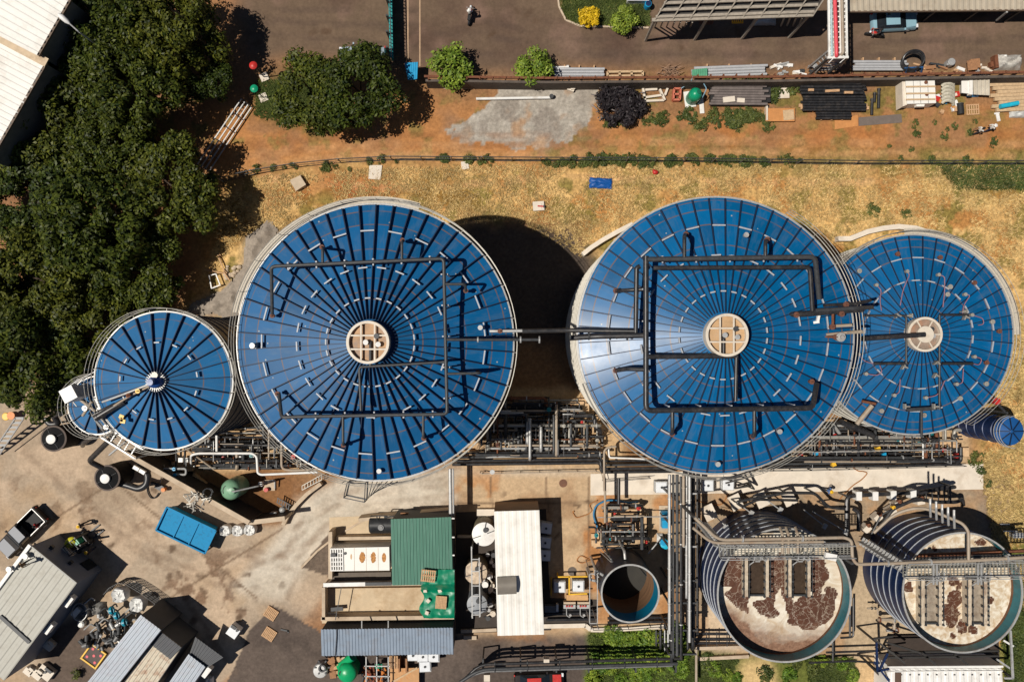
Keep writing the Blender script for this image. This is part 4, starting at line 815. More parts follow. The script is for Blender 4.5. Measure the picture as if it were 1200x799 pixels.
# ------------------------------------------------------------------ pipe manifolds
def manifold(name, label, x0, y0, x1, y1, seed, nh, nv, rail=None, zmax=2.4, nplinth=14, dark=.84, excl=None):
    rnd = random.Random(seed); t = thing(name, label, 'pipework', W((x0+x1)/2, (y0+y1)/2, 0)); ok = lambda x, y: not (excl and excl(x, y))
    cnt = 0
    for _ in range(nplinth*4):
        x, y = rnd.uniform(x0+6, x1-6), rnd.uniform(y0+4, y1-4)
        if not ok(x, y) or cnt >= nplinth: continue
        cnt += 1; h = rnd.uniform(.3, .9); mb = MB(); mb.box(W(x, y, 0), (rnd.uniform(1.0, 2.4), rnd.uniform(.5, 1.0), h)); mb.build('plinth', PLINTH, t)
    pm = lambda: rnd.choice([BLACKP, BLACKP, BLACKP, BLACKP, DGREY, DGREY, RAILM] if rnd.random() < dark else [STEEL, BEIGEP, BEIGEP, RUST])
    for i in range(nh):
        y = y0+(y1-y0)*(i+rnd.uniform(.2, .8))/nh; a = rnd.uniform(x0, x0+(x1-x0)*.4); b_ = rnd.uniform(a+(x1-x0)*.3, x1); z = rnd.uniform(.6, zmax); r = rnd.choice([.06, .08, .1, .12, .15])
        while a < b_ and not ok(a, y): a += 4
        while a < b_ and not ok(b_, y): b_ -= 4
        if b_-a < 12: continue
        pts = [W(a, y, z), W(b_, y, z)]; mode = rnd.random()
        if mode < .4: pts.append(W(b_, y+rnd.choice([-1, 1])*rnd.uniform(4, 12), z))
        elif mode < .7: pts.append(W(b_, y, .1))
        if rnd.random() < .5: pts.insert(0, W(a, y, .1))
        mb = MB(); mb.pipe(pts, r, 8, r*2.5); mb.build('pipe', pm(), t)
        for _ in range(2): flange(t, (rnd.uniform(a, b_), y, z), (1, 0, 0), r*1.7, rnd.choice([DGREY, STEEL, RUST]))
    for i in range(nv):
        x = x0+(x1-x0)*(i+rnd.uniform(.1, .9))/nv; a = rnd.uniform(y0, y0+(y1-y0)*.6); b_ = rnd.uniform(a+(y1-y0)*.2, y1); z = rnd.uniform(.5, zmax); r = rnd.choice([.06, .08, .1, .13, .17])
        if not ok(x, a) or not ok(x, b_): continue
        pts = [W(x, a, z), W(x, b_, z)]
        if rnd.random() < .6: pts.append(W(x, b_, .1))
        if rnd.random() < .5: pts.insert(0, W(x, a, .1))
        if rnd.random() < .4: pts.insert(0, W(x+rnd.choice([-9, 9]), a, pts[0].z))
        mb = MB(); mb.pipe(pts, r, 8, r*2.5); mb.build('pipe', pm(), t)
        if rnd.random() < .8: valve(t, (x, rnd.uniform(a, b_), z), rnd.uniform(.14, .24), rnd.choice([VALV, DGREY, DGREY, DGREY, BLACKP, RED, RAILM, TEAL]))
    if rail: railing(t, rail)
    return t
def railing(t, pts, mat=None, hh=1.1, step=1.6, name='handrail'):
    mb = MB(); P = [W(*p) for p in pts]; up = Vector((0, 0, 1))
    for p, q in zip(P, P[1:]):
        for h in (hh*.5, hh): mb.bar(p+up*h, q+up*h, .05)
        k = max(1, int((q-p).length/step))
        for i in range(k+1): x = p.lerp(q, i/k); mb.bar(x, x+up*hh, .05)
    mb.build(name, mat or STEEL, t)
def ex_a(x, y): return math.hypot(x-263, y-438) < 72 or math.hypot(x-474, y-400) < 133
ma = manifold('pipe_manifold', 'dense pipes and tan plinths between the smallest full tank and left big tank', 205, 484, 372, 550, 11, 24, 40, nplinth=30, excl=ex_a)
tpipe(ma, [(224, 545, 1), (224, 533, 3), (232, 531, 3), (296, 531, 3), (301, 535, 3), (302, 554, 3), (306, 556, 3), (372, 553, 3)], .11, WHITE, 'pipe', .5); tpipe(ma, [(330, 516, 2.6), (330, 550, 2.6), (345, 551, 2.6), (392, 549, 2.6)], .12, BEIGEP, 'pipe', .5); tpipe(ma, [(217, 525, 2.5), (251, 550, 1.6)], .08, BEIGEP, 'pipe'); tpipe(ma, [(254, 510, 2.6), (254, 530, 2.6)], .12, WHITE, 'pipe')
for x, y in ((214, 538), (221, 538), (282, 536), (297, 536)): mb = MB(); mb.box(W(x, y, 1.2), (.4, .4, .5)); mb.build('junction_box', WHITE, ma)
def ex_b(x, y): return math.hypot(x-474, y-400) < 132 or math.hypot(x-787, y-394) < 133
mbb = manifold('pipe_manifold', 'dense pipework in the dark gap between the two biggest tanks with pale railing in front', 552, 465, 712, 536, 21, 28, 44, nplinth=34, excl=ex_b)
for x, h0, h1 in ((621, 490, 538), (649, 486, 532), (634, 500, 528), (652, 474, 533), (669, 496, 522), (688, 498, 522)): tpipe(mbb, [(x, h0, 2.6), (x, h1, 2.6), (x, h1+1, .3)], .13, random.choice([DGREY, STEEL, BEIGEP]), 'pipe')
tpipe(mbb, [(665, 487, 1.8), (697, 487, 1.8), (697, 500, 1.8), (704, 505, 1.6), (704, 512, .5)], .2, BLACKP, 'pipe')
for y, z, r, mt in ((540, 1.6, .14, BLACKP), (536, 1.2, .12, DGREY), (544, .9, .15, BLACKP), (531, 1.8, .1, BLACKP)): tpipe(mbb, [(530, y, z), (704, y-2, z), (704, y+9, z), (790, y+8, z)], r, mt, 'pipe', .4)
tpipe(mbb, [(708, 575, 2.8), (708, 528, 3), (712, 524, 3), (722, 523, 3)], .1, BEIGEP, 'pipe'); tpipe(mbb, [(713, 525, 2.4), (714, 536, 2.4), (740, 537, 2.4), (758, 538, 2.4)], .08, WHITE, 'pipe')
railing(mbb, [(570, 534, 1.0), (706, 530, 1.0)]); railing(mbb, [(563, 552, .1), (566, 553, .1), (698, 550, .1), (704, 553, .1), (706, 562, .1)], BEIGEP); railing(mbb, [(706, 562, .1), (760, 558, .1)], DGREY)
def ex_c(x, y): return math.hypot(x-787, y-394) < 133 or math.hypot(x-1020, y-393) < 106 or math.hypot(x-1135, y-497) < 18
mc_ = manifold('pipe_manifold', 'long bank of pipes and valves behind a pale railing below the low wide tank', 884, 494, 1132, 541, 31, 26, 60, nplinth=40, excl=ex_c)
for y, z, r, mt in ((545, 1.0, .13, BLACKP), (541, 1.4, .12, DGREY), (538, .8, .12, BLACKP)): tpipe(mc_, [(893, y+3, z), (1126, y-1, z)], r, mt, 'pipe')
tpipe(mc_, [(985, 494, 3), (1006, 503, 2.6), (1026, 511, 2.4), (1028, 522, 1.5)], .26, BLACKP, 'pipe'); tpipe(mc_, [(958, 514, 2), (998, 510, 2), (998, 517, 1)], .18, BLACKP, 'pipe'); tpipe(mc_, [(976, 497, 2), (984, 508, 1.6)], .16, STEEL, 'pipe'); tpipe(mc_, [(1126, 524, 2), (1126, 540, 2), (1120, 541, 2)], .16, BLACKP, 'pipe')
railing(mc_, [(950, 528, 1.6), (1106, 525, 1.6), (1107, 541, 1.6)]); railing(mc_, [(860, 550, .1), (946, 549, .1), (1125, 544, .1)], DGREY); railing(mc_, [(946, 512, 1), (947, 549, .1)])
for x, y, mt in ((1027, 525, YEL), (1034, 532, CYAN), (955, 530, CYAN), (1119, 533, RED), (975, 543, YEL), (937, 534, RED)): mb = MB(); mb.box(W(x, y, 1.3), (.36, .36, .5), R(20)); mb.build('junction_box', mt, mc_)
for x, y, sx, sy in ((1058, 516, 1.6, 1.0), (1050, 507, 1.2, .8), (1072, 516, 1.0, 1.0), (980, 522, 3.2, .7)): mb = MB(); mb.box(W(x, y, 0), (sx, sy, .8)); mb.build('plinth', PLINTH, mc_)
md = manifold('pipe_manifold', 'small skid of pumps and black pipes above the empty open tank', 697, 590, 762, 644, 41, 14, 16, nplinth=16)
tpipe(md, [(709, 560, 2.6), (709, 612, 2.6)], .11, BEIGEP, 'pipe'); tpipe(md, [(700, 606, 2.2), (782, 605, 2.2)], .05, STEEL, 'pipe'); tpipe(md, [(725, 560, 2.0), (725, 590, 2.0)], .16, BLACKP, 'pipe')
tpipe(md, [(748, 588, .3), (735, 589, .3), (722, 586, .3), (710, 586, .3), (698, 592, .3), (695, 603, .3), (700, 618, .3), (705, 624, .3)], .09, M('blue hose', A(40, 120, 165), .5), 'hose', .4); tpipe(md, [(760, 648, 2), (770, 636, 2), (760, 648, 1)], .07, STEEL, 'pipe')
for nm, (x0, y0, x1, y1), sd_, ex in (('left', (215, 488, 366, 548), 61, ex_a), ('middle', (556, 470, 708, 534), 62, ex_b), ('right', (890, 497, 1128, 540), 63, ex_c)):
    rnd = random.Random(sd_); t = thing('small_bore_pipes', 'fine grey small pipes laced over the '+nm+' pipe bank', 'pipework', W((x0+x1)/2, (y0+y1)/2, 0))
    for k in range(95):
        x, y, z = rnd.uniform(x0, x1), rnd.uniform(y0, y1), rnd.uniform(.8, 2.9); dx, dy = (rnd.uniform(8, 34), 0) if rnd.random() < .45 else (0, rnd.uniform(6, 22)); x2, y2 = min(x+dx, x1), min(y+dy, y1)
        if ex(x, y) or ex(x2, y2) or abs(x2-x)+abs(y2-y) < 4: continue
        mb = MB(); mb.pipe([W(x, y, .2), W(x, y, z), W(x2, y2, z)]+([W(x2, y2, .2)] if k % 2 else []), rnd.choice([.03, .04, .055, .075]), 6, .15); mb.build('pipe', rnd.choice([STEEL, RAILM, MGREY, DGREY, BEIGEP, BLACKP]), t)
# vertical and horizontal pipe racks
t = thing('pipe_rack', 'vertical pipe rack of steel, beige and black pipes right of the empty open tank', 'pipe rack', W(795, 680, 0))
for i, (x, z, r, mt, ya, yb) in enumerate(((784.5, 4.6, .14, STEEL, 556, 742), (789, 4.2, .11, DGREY, 556, 770), (793.5, 4.2, .15, DGREY, 556, 768), (798, 4.2, .13, BLACKP, 558, 772), (801, 4.6, .13, BEIGEP, 556, 640), (804.5, 4.2, .11, STEEL, 556, 700), (808, 4.6, .14, STEEL, 556, 752), (812, 3.6, .16, BLACKP, 556, 760), (817, 3.2, .1, BLACKP, 560, 740), (787, 3.4, .16, BLACKP, 640, 775), (806, 3.2, .12, BLACKP, 620, 760))):
    mb = MB(); mb.pipe([W(x, ya, z), W(x, yb, z)]+([W(x, yb, .2)] if i % 2 else []), r, 10); mb.build('pipe', mt, t)
    for k in range(4): flange(t, (x, ya+(yb-ya)*(.15+.22*k+.03*(i % 3)), z), (0, 1, 0), r*1.35, mt if i % 3 else STEEL)
for y in (578, 612, 640, 680, 706, 738, 766):
    for x in (784, 814): p = W(x, y, 4); mb = MB(); mb.bar((p.x, p.y, 0), p, .16); mb.build('post', DGREY, t)
    mb = MB(); mb.bar(W(783, y, 4.0), W(816, y, 4.0), .14, .2); mb.build('cross_beam', STEEL if y in (640, 578) else DGREY, t)
t = thing('pipe_rack', 'low rack of long black pipes crossing the green shrubs at bottom centre', 'pipe rack', W(670, 780, 0))
for i, (y, z, r) in enumerate(((775, 3.0, .14), (781, 3.2, .16), (783.5, 2.8, .10))):
    mb = MB(); mb.pipe([W(543-4*i, 797+2*i, z), W(562, y+3, z), W(800-6*i, y-4, z)], r, 10, 1.2); mb.build('pipe', (BLACKP, DGREY, MGREY)[i], t)
    for k in range(6): flange(t, (580+k*38, y+2-k*1.1, z), (1, 0, 0), r*1.5, DGREY)
for x in (566, 610, 652, 690, 745, 792):
    mb = MB(); mb.bar(W(x, 772, 2.8), W(x, 787, 2.8), .14); q = W(x, 772, 2.8); mb.bar((q.x, q.y, 0), q, .13); q = W(x, 787, 2.8); mb.bar((q.x, q.y, 0), q, .13); mb.build('trestle', DGREY, t)
mb = MB(); mb.box(W(571, 789, 1.8), (.55, .6, 1)); mb.box(W(640, 770, 2.4), (.5, .3, .8)); mb.build('junction_box', CREAM, t)
t = thing('pipe_rack', 'short cluster of upright grey pipes in the shrubs below the empty open tank', 'pipe rack', W(775, 748, 0))
for i, x in enumerate((769, 774, 779, 783, 787)): mb = MB(); mb.pipe([W(x, 738, 1.6), W(x, 756+3*(i % 3), 1.6), W(x, 757+3*(i % 3), .1)], (.07, .12, .06, .1, .07)[i], 8); mb.build('pipe', (DGREY, BLACKP, STEEL, STEEL, BLACKP)[i], t)
for y in (742, 748, 753): mb = MB(); mb.bar(W(767, y, 1.5), W(790, y, 1.5), .07); mb.build('cross_beam', DGREY, t)
# low pipes and rail round the open tanks
t = thing('pipe_rack', 'dark railed pipe trench at lower left foot of the dark brown sludge tank', 'pipe rack', W(835, 748, 0))
for y, z in ((742, .8), (748, 1.0), (753, .7)): mb = MB(); mb.pipe([W(812, y, z), W(868, y, z)], .12, 8); mb.build('pipe', BLACKP, t)
for x in (815, 828, 840, 852): mb = MB(); mb.bar(W(x, 740, .9), W(x, 757, .9), .07); mb.build('cross_beam', DGREY, t)
mb = MB(); mb.bar(W(810, 758.5, .3), W(868, 757, .3), .3, .5); mb.bar(W(818, 771, .2), W(877, 768, .2), .3, .4); mb.build('kerb_beam', CONC, t)
mb = MB(); mb.pipe([W(816, 760, 1.2), W(816, 800, 1.2)], .12, 8); mb.build('pipe', BEIGEP, t)
t = thing('pipe_rack', 'thin black pipes around the right side of the dark brown sludge tank', 'pipe rack', W(985, 760, 0))
for pts in ([(1000, 700, 1), (1000, 746, 1), (985, 747, 1)], [(948, 776, 1.2), (1000, 774, 1.2), (1036, 777, 1.2)], [(968, 764, 1.2), (1030, 762, 1.2)], [(976, 752, 1.2), (976, 774, 1.2)], [(1015, 775, 1), (1036, 796, 1)], [(996, 720, 2), (996, 745, 2)]): mb = MB(); mb.pipe([W(*p) for p in pts], .1, 8); mb.build('pipe', BLACKP, t)
# the pipe-work at the left foot of the far right open tank
manifold('pipe_manifold', 'jumble of thin pipes and pale blocks at left foot of the foamy right-hand open tank', 1003, 668, 1052, 752, 51, 8, 9, nplinth=0, zmax=1.6, excl=lambda x, y: math.hypot(x-1076, y-664) < 67 or y > 700+(x-1003)*1.1 or y < 690+(x-1040)*1.0)

# ------------------------------------------------------------------ vegetation
def leafmat(name, c1, c2, rough=.5):
    m = bpy.data.materials.new(name); m.use_nodes = True; n = m.node_tree.nodes; l = m.node_tree.links; b = n['Principled BSDF']; b.inputs['Roughness'].default_value = rough; b.inputs['Specular IOR Level'].default_value = .18
    g_ = n.new('ShaderNodeNewGeometry'); r = n.new('ShaderNodeValToRGB'); r.color_ramp.elements[0].color = (*c1, 1); r.color_ramp.elements[1].color = (*c2, 1); l.new(g_.outputs['Random Per Island'], r.inputs[0])
    oi = n.new('ShaderNodeObjectInfo')
    tc = n.new('ShaderNodeTexCoord'); nz = n.new('ShaderNodeTexNoise'); nz.inputs['Scale'].default_value = .6; nz.inputs['Detail'].default_value = 3; l.new(tc.outputs['Object'], nz.inputs[0])
    mr = n.new('ShaderNodeMapRange'); mr.inputs[1].default_value = .3; mr.inputs[2].default_value = .7; mr.inputs[3].default_value = .7; mr.inputs[4].default_value = 1.35; l.new(nz.outputs[0], mr.inputs[0])
    v = n.new('ShaderNodeVectorMath'); v.operation = 'SCALE'; l.new(r.outputs[0], v.inputs[0]); l.new(mr.outputs[0], v.inputs['Scale']); hs = n.new('ShaderNodeHueSaturation'); h1 = n.new('ShaderNodeMapRange'); h1.inputs[3].default_value = .487; h1.inputs[4].default_value = .53; l.new(oi.outputs['Random'], h1.inputs[0]); l.new(h1.outputs[0], hs.inputs['Hue']); h2 = n.new('ShaderNodeMapRange'); h2.inputs[3].default_value = 1.2; h2.inputs[4].default_value = .72; l.new(oi.outputs['Random'], h2.inputs[0]); l.new(h2.outputs[0], hs.inputs['Value']); l.new(v.outputs[0], hs.inputs['Color']); l.new(hs.outputs[0], b.inputs['Base Color'])
    return m
DLEAF = leafmat('dark tree leaves', (.011, .021, .003), (.082, .092, .011), .5); BLEAF = leafmat('bright shrub leaves', (.06, .11, .012), (.19, .25, .03)); YLEAF = leafmat('yellow shrub leaves', (.42, .28, .01), (.75, .52, .02))
WLEAF = leafmat('weed leaves', (.035, .052, .012), (.12, .135, .035)); PLEAF = leafmat('dark purple leaves', (.010, .009, .012), (.05, .04, .045)); DRY = leafmat('dry grass blades', (.27, .175, .06), (.62, .45, .20), .8)
BARK = M('bark', (.07, .05, .035), .9, 0, .3, 6)
def leaf(vs, fs, p, nrm, s, rnd, asp=.5):
    nrm = nrm.normalized(); a = nrm.orthogonal().normalized(); a = Matrix.Rotation(rnd.uniform(0, 6.28), 3, nrm) @ a; b_ = nrm.cross(a); o = len(vs)
    vs += [p-a*s*.5, p+b_*s*asp*.5-nrm*s*.06, p+a*s*.5-nrm*s*.12, p-b_*s*asp*.5-nrm*s*.06]; fs.append((o, o+1, o+2, o+3))
def crown_mesh(name, rad, hgt, clumps, leaves, lsize, mat, seed, rc=1.0, boxy=False, zc=None, asp=.5):
    rnd = random.Random(seed); vs = []; fs = []
    for i in range(clumps):
        for _ in range(30):
            d = Vector((rnd.gauss(0, 1), rnd.gauss(0, 1), rnd.gauss(.35, .9))).normalized()
            if d.z > -.35: break
        q = rnd.uniform(.55, 1.0)**.6
        lump = .85+.3*mnoise.noise(d*1.7+Vector((seed, 0, 0)))
        c = Vector((d.x*rad*q*lump, d.y*rad*q*lump, d.z*hgt*.5*q*lump))
        if boxy: c = Vector((rnd.uniform(-1, 1)*rad*.8, rnd.uniform(-1, 1)*rad*.8, rnd.uniform(-.2, 1)*hgt*.5))
        r = rc*rnd.uniform(.7, 1.25)
        for j in range(leaves):
            n_ = Vector((rnd.gauss(0, 1), rnd.gauss(0, 1), rnd.gauss(.3, .8))).normalized()
            p = c+n_*r*(.45+.55*rnd.random()); p.z += -.12*r
            leaf(vs, fs, p, n_+Vector((rnd.gauss(0, .45), rnd.gauss(0, .45), .55)), lsize*rnd.uniform(.65, 1.3), rnd, asp)
    me = bpy.data.meshes.new(name); me.from_pydata([tuple(v) for v in vs], [], fs); me.materials.append(mat); return me
def trunk_mesh(h, r, spread, seed, nb=6):
    rnd = random.Random(seed); mb = MB(); mb.tube([(0, 0, -.2), (.1, .05, h*.35), (-.05, .1, h*.7), (.05, 0, h)], [r*1.25, r, r*.8, r*.55], 9)
    for k in range(nb):
        a = 2*math.pi*k/nb+rnd.uniform(-.3, .3); z = h*rnd.uniform(.55, .95); d = Vector((math.cos(a), math.sin(a), 0)); mb.tube([(0, 0, z), d*spread*.35+Vector((0, 0, z+h*.18)), d*spread*.8+Vector((0, 0, z+h*.4))], [r*.45, r*.3, r*.1], 6)
    o = mb.build('trunk', BARK); me = o.data; bpy.data.objects.remove(o); return me
def plant(name, label, cat, loc, crown, trunk, zc, rz=0, sc=1.0, group=None):
    t = thing(name, label, cat, loc, group)
    for nm, me, z in (('crown', crown, zc), ('trunk', trunk, 0)):
        if me is None: continue
        o = bpy.data.objects.new(nm, me); col.objects.link(o); o.parent = t; o.location = (0, 0, z); WL[o] = Vector(loc)
    t.rotation_euler = (0, 0, rz); t.scale = (sc,)*3; return t
BIG = [crown_mesh('crown', 5.6, 6.0, 88, 170, .38, DLEAF, s_, .98) for s_ in (1, 2, 3)]; BT = trunk_mesh(3.6, .32, 4.0, 5)
big_trees = [  # crown-centre pixel at z~9, scale, label
    (108, 36, .96, 'spreading dark tree beside the street lamp and the white roof corner'), (196, 34, .86, 'dark broad tree at top edge casting black shade on the brown road'), (150, 100, .92, 'dark tree in front of the black tree shadow below the street lamp'),
    (44, 142, 1.02, 'dark tree overlapping lower edge of the white warehouse roof'), (124, 168, .78, 'small dark tree in the middle of the grove above the bare patch'), (198, 220, .96, 'dark tree at right edge of the grove where the fence line begins'), (30, 222, 1.0, 'dark tree at left frame edge above the small bare soil gap'),
    (110, 268, 1.05, 'large dense tree in the middle of the left grove'), (160, 318, .92, 'dark tree directly above the smallest full tank'), (40, 330, 1.0, 'dark tree at left frame edge halfway down the grove'), (95, 372, .95, 'dark tree touching upper left side of the smallest full tank'),
    (6, 185, .8, 'dark tree cut by the left frame edge just below the warehouse roof'), (4, 285, .62, 'small dark tree cut by the left frame edge beside the bare soil gap'), (8, 385, .9, 'dark tree cut by the left frame edge above the lowest tree'), (72, 88, .8, 'dark tree against the notch of the white warehouse roof'), (232, 82, .62, 'small tree at right tip of the grove above the steel barrier'), (70, 305, .8, 'dark tree right of the small bare soil gap'),
    (28, 425, 1.05, 'lowest tree of the grove, reaching over the yard corner'), (84, 436, .62, 'small tree tucked beside the little low blue tank'), (150, 44, .8, 'tree wedged between the two trees at the top edge')]
for i, (x, y, s_, lb) in enumerate(big_trees):
    hz = 1.35 if y < 60 and x > 140 else (1.0, .78, 1.22, .9, 1.12)[i % 5]; p = W(x, y, 5*s_*hz); t_ = plant('broadleaf_tree', lb, 'tree', (p.x, p.y, 0), BIG[i % 3], BT, 4.3, i*1.9, s_, 'trees of the left grove'); t_.scale = (s_, s_, s_*hz)
MED = [crown_mesh('crown', 4.6, 4.2, 92, 125, .38, DLEAF, s_, .95) for s_ in (11,)]; MT = trunk_mesh(3.2, .26, 3.2, 8)
p = W(363, 104, 5); plant('broadleaf_tree', 'left one of two joined dark trees by the teal gantry', 'tree', (p.x, p.y, 0), MED[0], MT, 4.4, .4, .88)
p = W(416, 101, 5); plant('broadleaf_tree', 'right one of two joined dark trees, half hiding a pale car', 'tree', (p.x, p.y, 0), MED[0], MT, 4.6, 2.6, .92)
SHR = crown_mesh('crown', 1.8, 2.4, 42, 70, .30, BLEAF, 21, .6); ST = trunk_mesh(1.3, .12, 1.2, 9, 4)
for x, y, s_, lb in ((527, 73, 1.12, 'bright green round bush right of the blue sheet by the road'), (626, 74, .98, 'bright green bush at left end of the galvanised pipe stack'), (733, 20, .72, 'bright green bush on the lawn right of the yellow bush')):
    p = W(x, y, 2.6*s_); plant('shrub', lb, 'bush', (p.x, p.y, 0), SHR, ST, 1.5, x, s_)
YB = crown_mesh('crown', .95, 1.3, 44, 70, .17, YLEAF, 23, .34, boxy=True); p = W(691, 18, 1.2); plant('shrub', 'clipped square yellow bush on the lawn', 'bush', (p.x, p.y, 0), YB, trunk_mesh(.6, .08, .5, 3, 3), .75)
DKB = crown_mesh('crown', 2.3, 2.0, 60, 60, .42, PLEAF, 25, .55, asp=.3)
p = W(728, 121, 1.4); plant('shrub', 'spiky near black shrub beside the gravel patch', 'bush', (p.x, p.y, 0), DKB, trunk_mesh(.8, .1, 1, 4, 4), .8)
WD = [crown_mesh('leaves', .9, .7, 16, 26, .22, WLEAF, 31+s_, .34) for s_ in range(3)]
def weed(px, py, s_, label, grp, rnd=random, mesh=None):
    o = bpy.data.objects.new('weed', mesh or rnd.choice(WD)); col.objects.link(o); o.location = W(px, py, .1); o.rotation_euler = (0, 0, rnd.uniform(0, 6)); o.scale = (s_, s_, s_*rnd.uniform(.7, 1.1)); tag(o, label, 'weed', grp); return o
rnd = random.Random(5)
for k in range(110):                              # along the chain-link fence
    x = rnd.choice([rnd.uniform(300, 1200), rnd.uniform(640, 760), rnd.uniform(780, 930)]); y = 190+rnd.uniform(-5, 2)+(8 if x < 420 else 0)
    weed(x, y, rnd.uniform(.25, .75), 'low green weed clump along the chain-link fence', 'weeds along the fence', rnd)
for x, y in ((880, 100), (889, 108), (897, 98), (903, 106), (907, 112), (868, 101), (856, 103), (930, 103)): weed(x, y, rnd.uniform(.9, 1.3), 'green creeper clump spilling over the boundary wall by the grey beams', 'creepers by the wall', rnd)
for k in range(30): weed(rnd.uniform(800, 915), rnd.uniform(128, 148), rnd.uniform(.4, .9), 'weed clump below the stacked grey beams', 'weeds below the beams', rnd)
for k in range(16): weed(rnd.uniform(695, 800), rnd.uniform(134, 148), rnd.uniform(.35, .7), 'weed clump around the spiky black shrub', 'weeds around the dark shrub', rnd)
for k in range(14): weed(rnd.uniform(1040, 1190), rnd.uniform(140, 180), rnd.uniform(.25, .5), 'small weed on the orange dirt track at right', 'weeds on the dirt track', rnd)
for x, y, s_ in ((1024, 246, .8), (1062, 250, .6), (1143, 537, .9), (1150, 550, .6), (1158, 566, .5)): weed(x, y, s_, 'lone green weed in the dry grass at right', 'lone weeds in the dry grass', rnd)
SB = [crown_mesh('leaves', 1.0, .9, 24, 40, .26, BLEAF, 41+s_, .36) for s_ in range(2)]
for k in range(46):
    x, y = rnd.uniform(692, 800), rnd.uniform(741, 799)
    if 770 < x < 795 and y < 760: continue
    o = weed(x, y, rnd.uniform(.6, 1.25), 'bright green shrub clump under the low black pipes', 'green shrubs at bottom centre', rnd, rnd.choice(SB)); o.name = 'shrub_clump'; o['category'] = 'bush'
for k in range(34):
    x, y = rnd.uniform(806, 1000), rnd.uniform(772, 799)
    if 868 < x < 940 and rnd.random() < .8: continue
    o = weed(x, y, rnd.uniform(.5, .95), 'green clump on the bank below the sludge tank', 'shrubs on the bank', rnd, rnd.choice(SB+WD)); o.name = 'shrub_clump'; o['category'] = 'bush'
for k in range(18):
    o = weed(rnd.uniform(1178, 1200), rnd.uniform(715, 799), rnd.uniform(.4, .8), 'green tuft on the grass right of the white container', 'tufts right of the container', rnd); o['category'] = 'weed'
# dry grass and lawn blades (uncountable)
def grass(name, polys, n_, mat, seed, h, s_):
    rnd = random.Random(seed); vs = []; fs = []
    for _ in range(n_):
        while True:
            po = rnd.choice(polys); xs = [p[0] for p in po]; ys = [p[1] for p in po]; x, y = rnd.uniform(min(xs), max(xs)), rnd.uniform(min(ys), max(ys))
            if pip(x, y, po) and mnoise.noise(Vector((x*.02, y*.03, seed))) > -.25+.5*rnd.random()-.25: break
        p = W(x, y, 0)
        for _ in range(4):
            a = rnd.uniform(0, 6.28); d = Vector((math.cos(a), math.sin(a), 0)); q = p+d*rnd.uniform(0, .15); o = len(vs); sd_ = Vector((-d.y, d.x, 0))*s_*.5; hh = h*rnd.uniform(.5, 1.3)
            vs += [q-sd_, q+sd_, q+d*hh*.9+Vector((0, 0, hh*.7))+sd_*.3]; fs.append((o, o+1, o+2))
    me = bpy.data.meshes.new(name); me.from_pydata([tuple(v) for v in vs], [], fs); me.materials.append(mat); o = bpy.data.objects.new(name, me); col.objects.link(o); return tag(o, kind='stuff')
GP = [(262, 222), (300, 208), (400, 200), (600, 193), (1200, 196), (1200, 330), (1110, 290), (1040, 266), (975, 280), (930, 250), (840, 228), (740, 258), (680, 300), (600, 255), (540, 262), (440, 236), (340, 265), (285, 275), (250, 320)]
o = grass('dry_grass', [GP], 9000, DRY, 3, .26, .07); tag(o, 'tan dry grass between the tanks and the chain-link fence', 'grass')
o = grass('dry_grass', [[(1190, 360), (1200, 360), (1200, 720), (1165, 640), (1150, 560), (1160, 480)]], 2500, DRY, 4, .3, .09); tag(o, 'dry grass strip at right edge beside the open tank', 'grass')
o = grass('grass', [[(655, -5), (760, -5), (760, 30), (680, 30), (662, 20)], [(300, 96), (385, 92), (385, 140), (340, 146), (300, 135)], [(1175, 690), (1200, 680), (1200, 800), (1178, 800)], [(1100, 196), (1200, 196), (1200, 222), (1120, 220)], [(690, 742), (800, 742), (800, 800), (690, 800)], [(800, 770), (865, 768), (850, 800), (800, 800)], [(945, 770), (1000, 772), (1000, 800), (950, 800)]], 9000, WLEAF, 6, .3, .1); tag(o, 'green grass on the verges, banks and lawn', 'grass')
m = MB(); m.prism([W(x, y) for x, y in [(652, -20), (655, 8), (663, 24), (680, 31), (762, 31), (762, -20)]], -.05, .006); m.build('lawn', M('lawn soil', A(96, 100, 50), .95, 0, .4, 3, dirt=A(150, 115, 75), damt=.8, bump=.3), kind='structure')
m = MB(); kp = [W(*p, .05) for p in [(652, -20), (655, 8), (663, 24), (680, 31), (760, 33)]]
for p, q in zip(kp, kp[1:]): m.bar(p, q, .16, .16)
m.build('kerb', CONC, kind='structure')

# ------------------------------------------------------------------ walls, fences, big things along the top
def quad_z(pts, z): return [W(x, y, z) for x, y in pts]
def house(name, label, cat, roof, z, wall, roofm, pitch=.3, amp=.05, inset=.12, across='ab', th=.05, zb=None):
    P = quad_z(roof, z) if not hasattr(z, '__len__') else [W(x, y, zz) for (x, y), zz in zip(roof, z)]
    c = sum(P, Vector())/4; t = thing(name, label, cat, (c.x, c.y, 0)); mb = MB()
    Q = [Vector((p.x+(c.x-p.x)/max(.1, (c-p).length)*inset, p.y+(c.y-p.y)/max(.1, (c-p).length)*inset, p.z-.08)) for p in P]
    vs = [(q.x, q.y, 0) for q in Q]+[tuple(q) for q in Q]; mb.add(vs, [(i, (i+1) % 4, 4+(i+1) % 4, 4+i) for i in range(4)]+[(3, 2, 1, 0)]); mb.build('wall', wall, t, smooth=False)
    mb = MB(); A_ = P if across == 'ab' else [P[1], P[2], P[3], P[0]]; mb.sheet(*A_, pitch, amp, th); mb.build('roof', roofm, t, smooth=False); return t, P
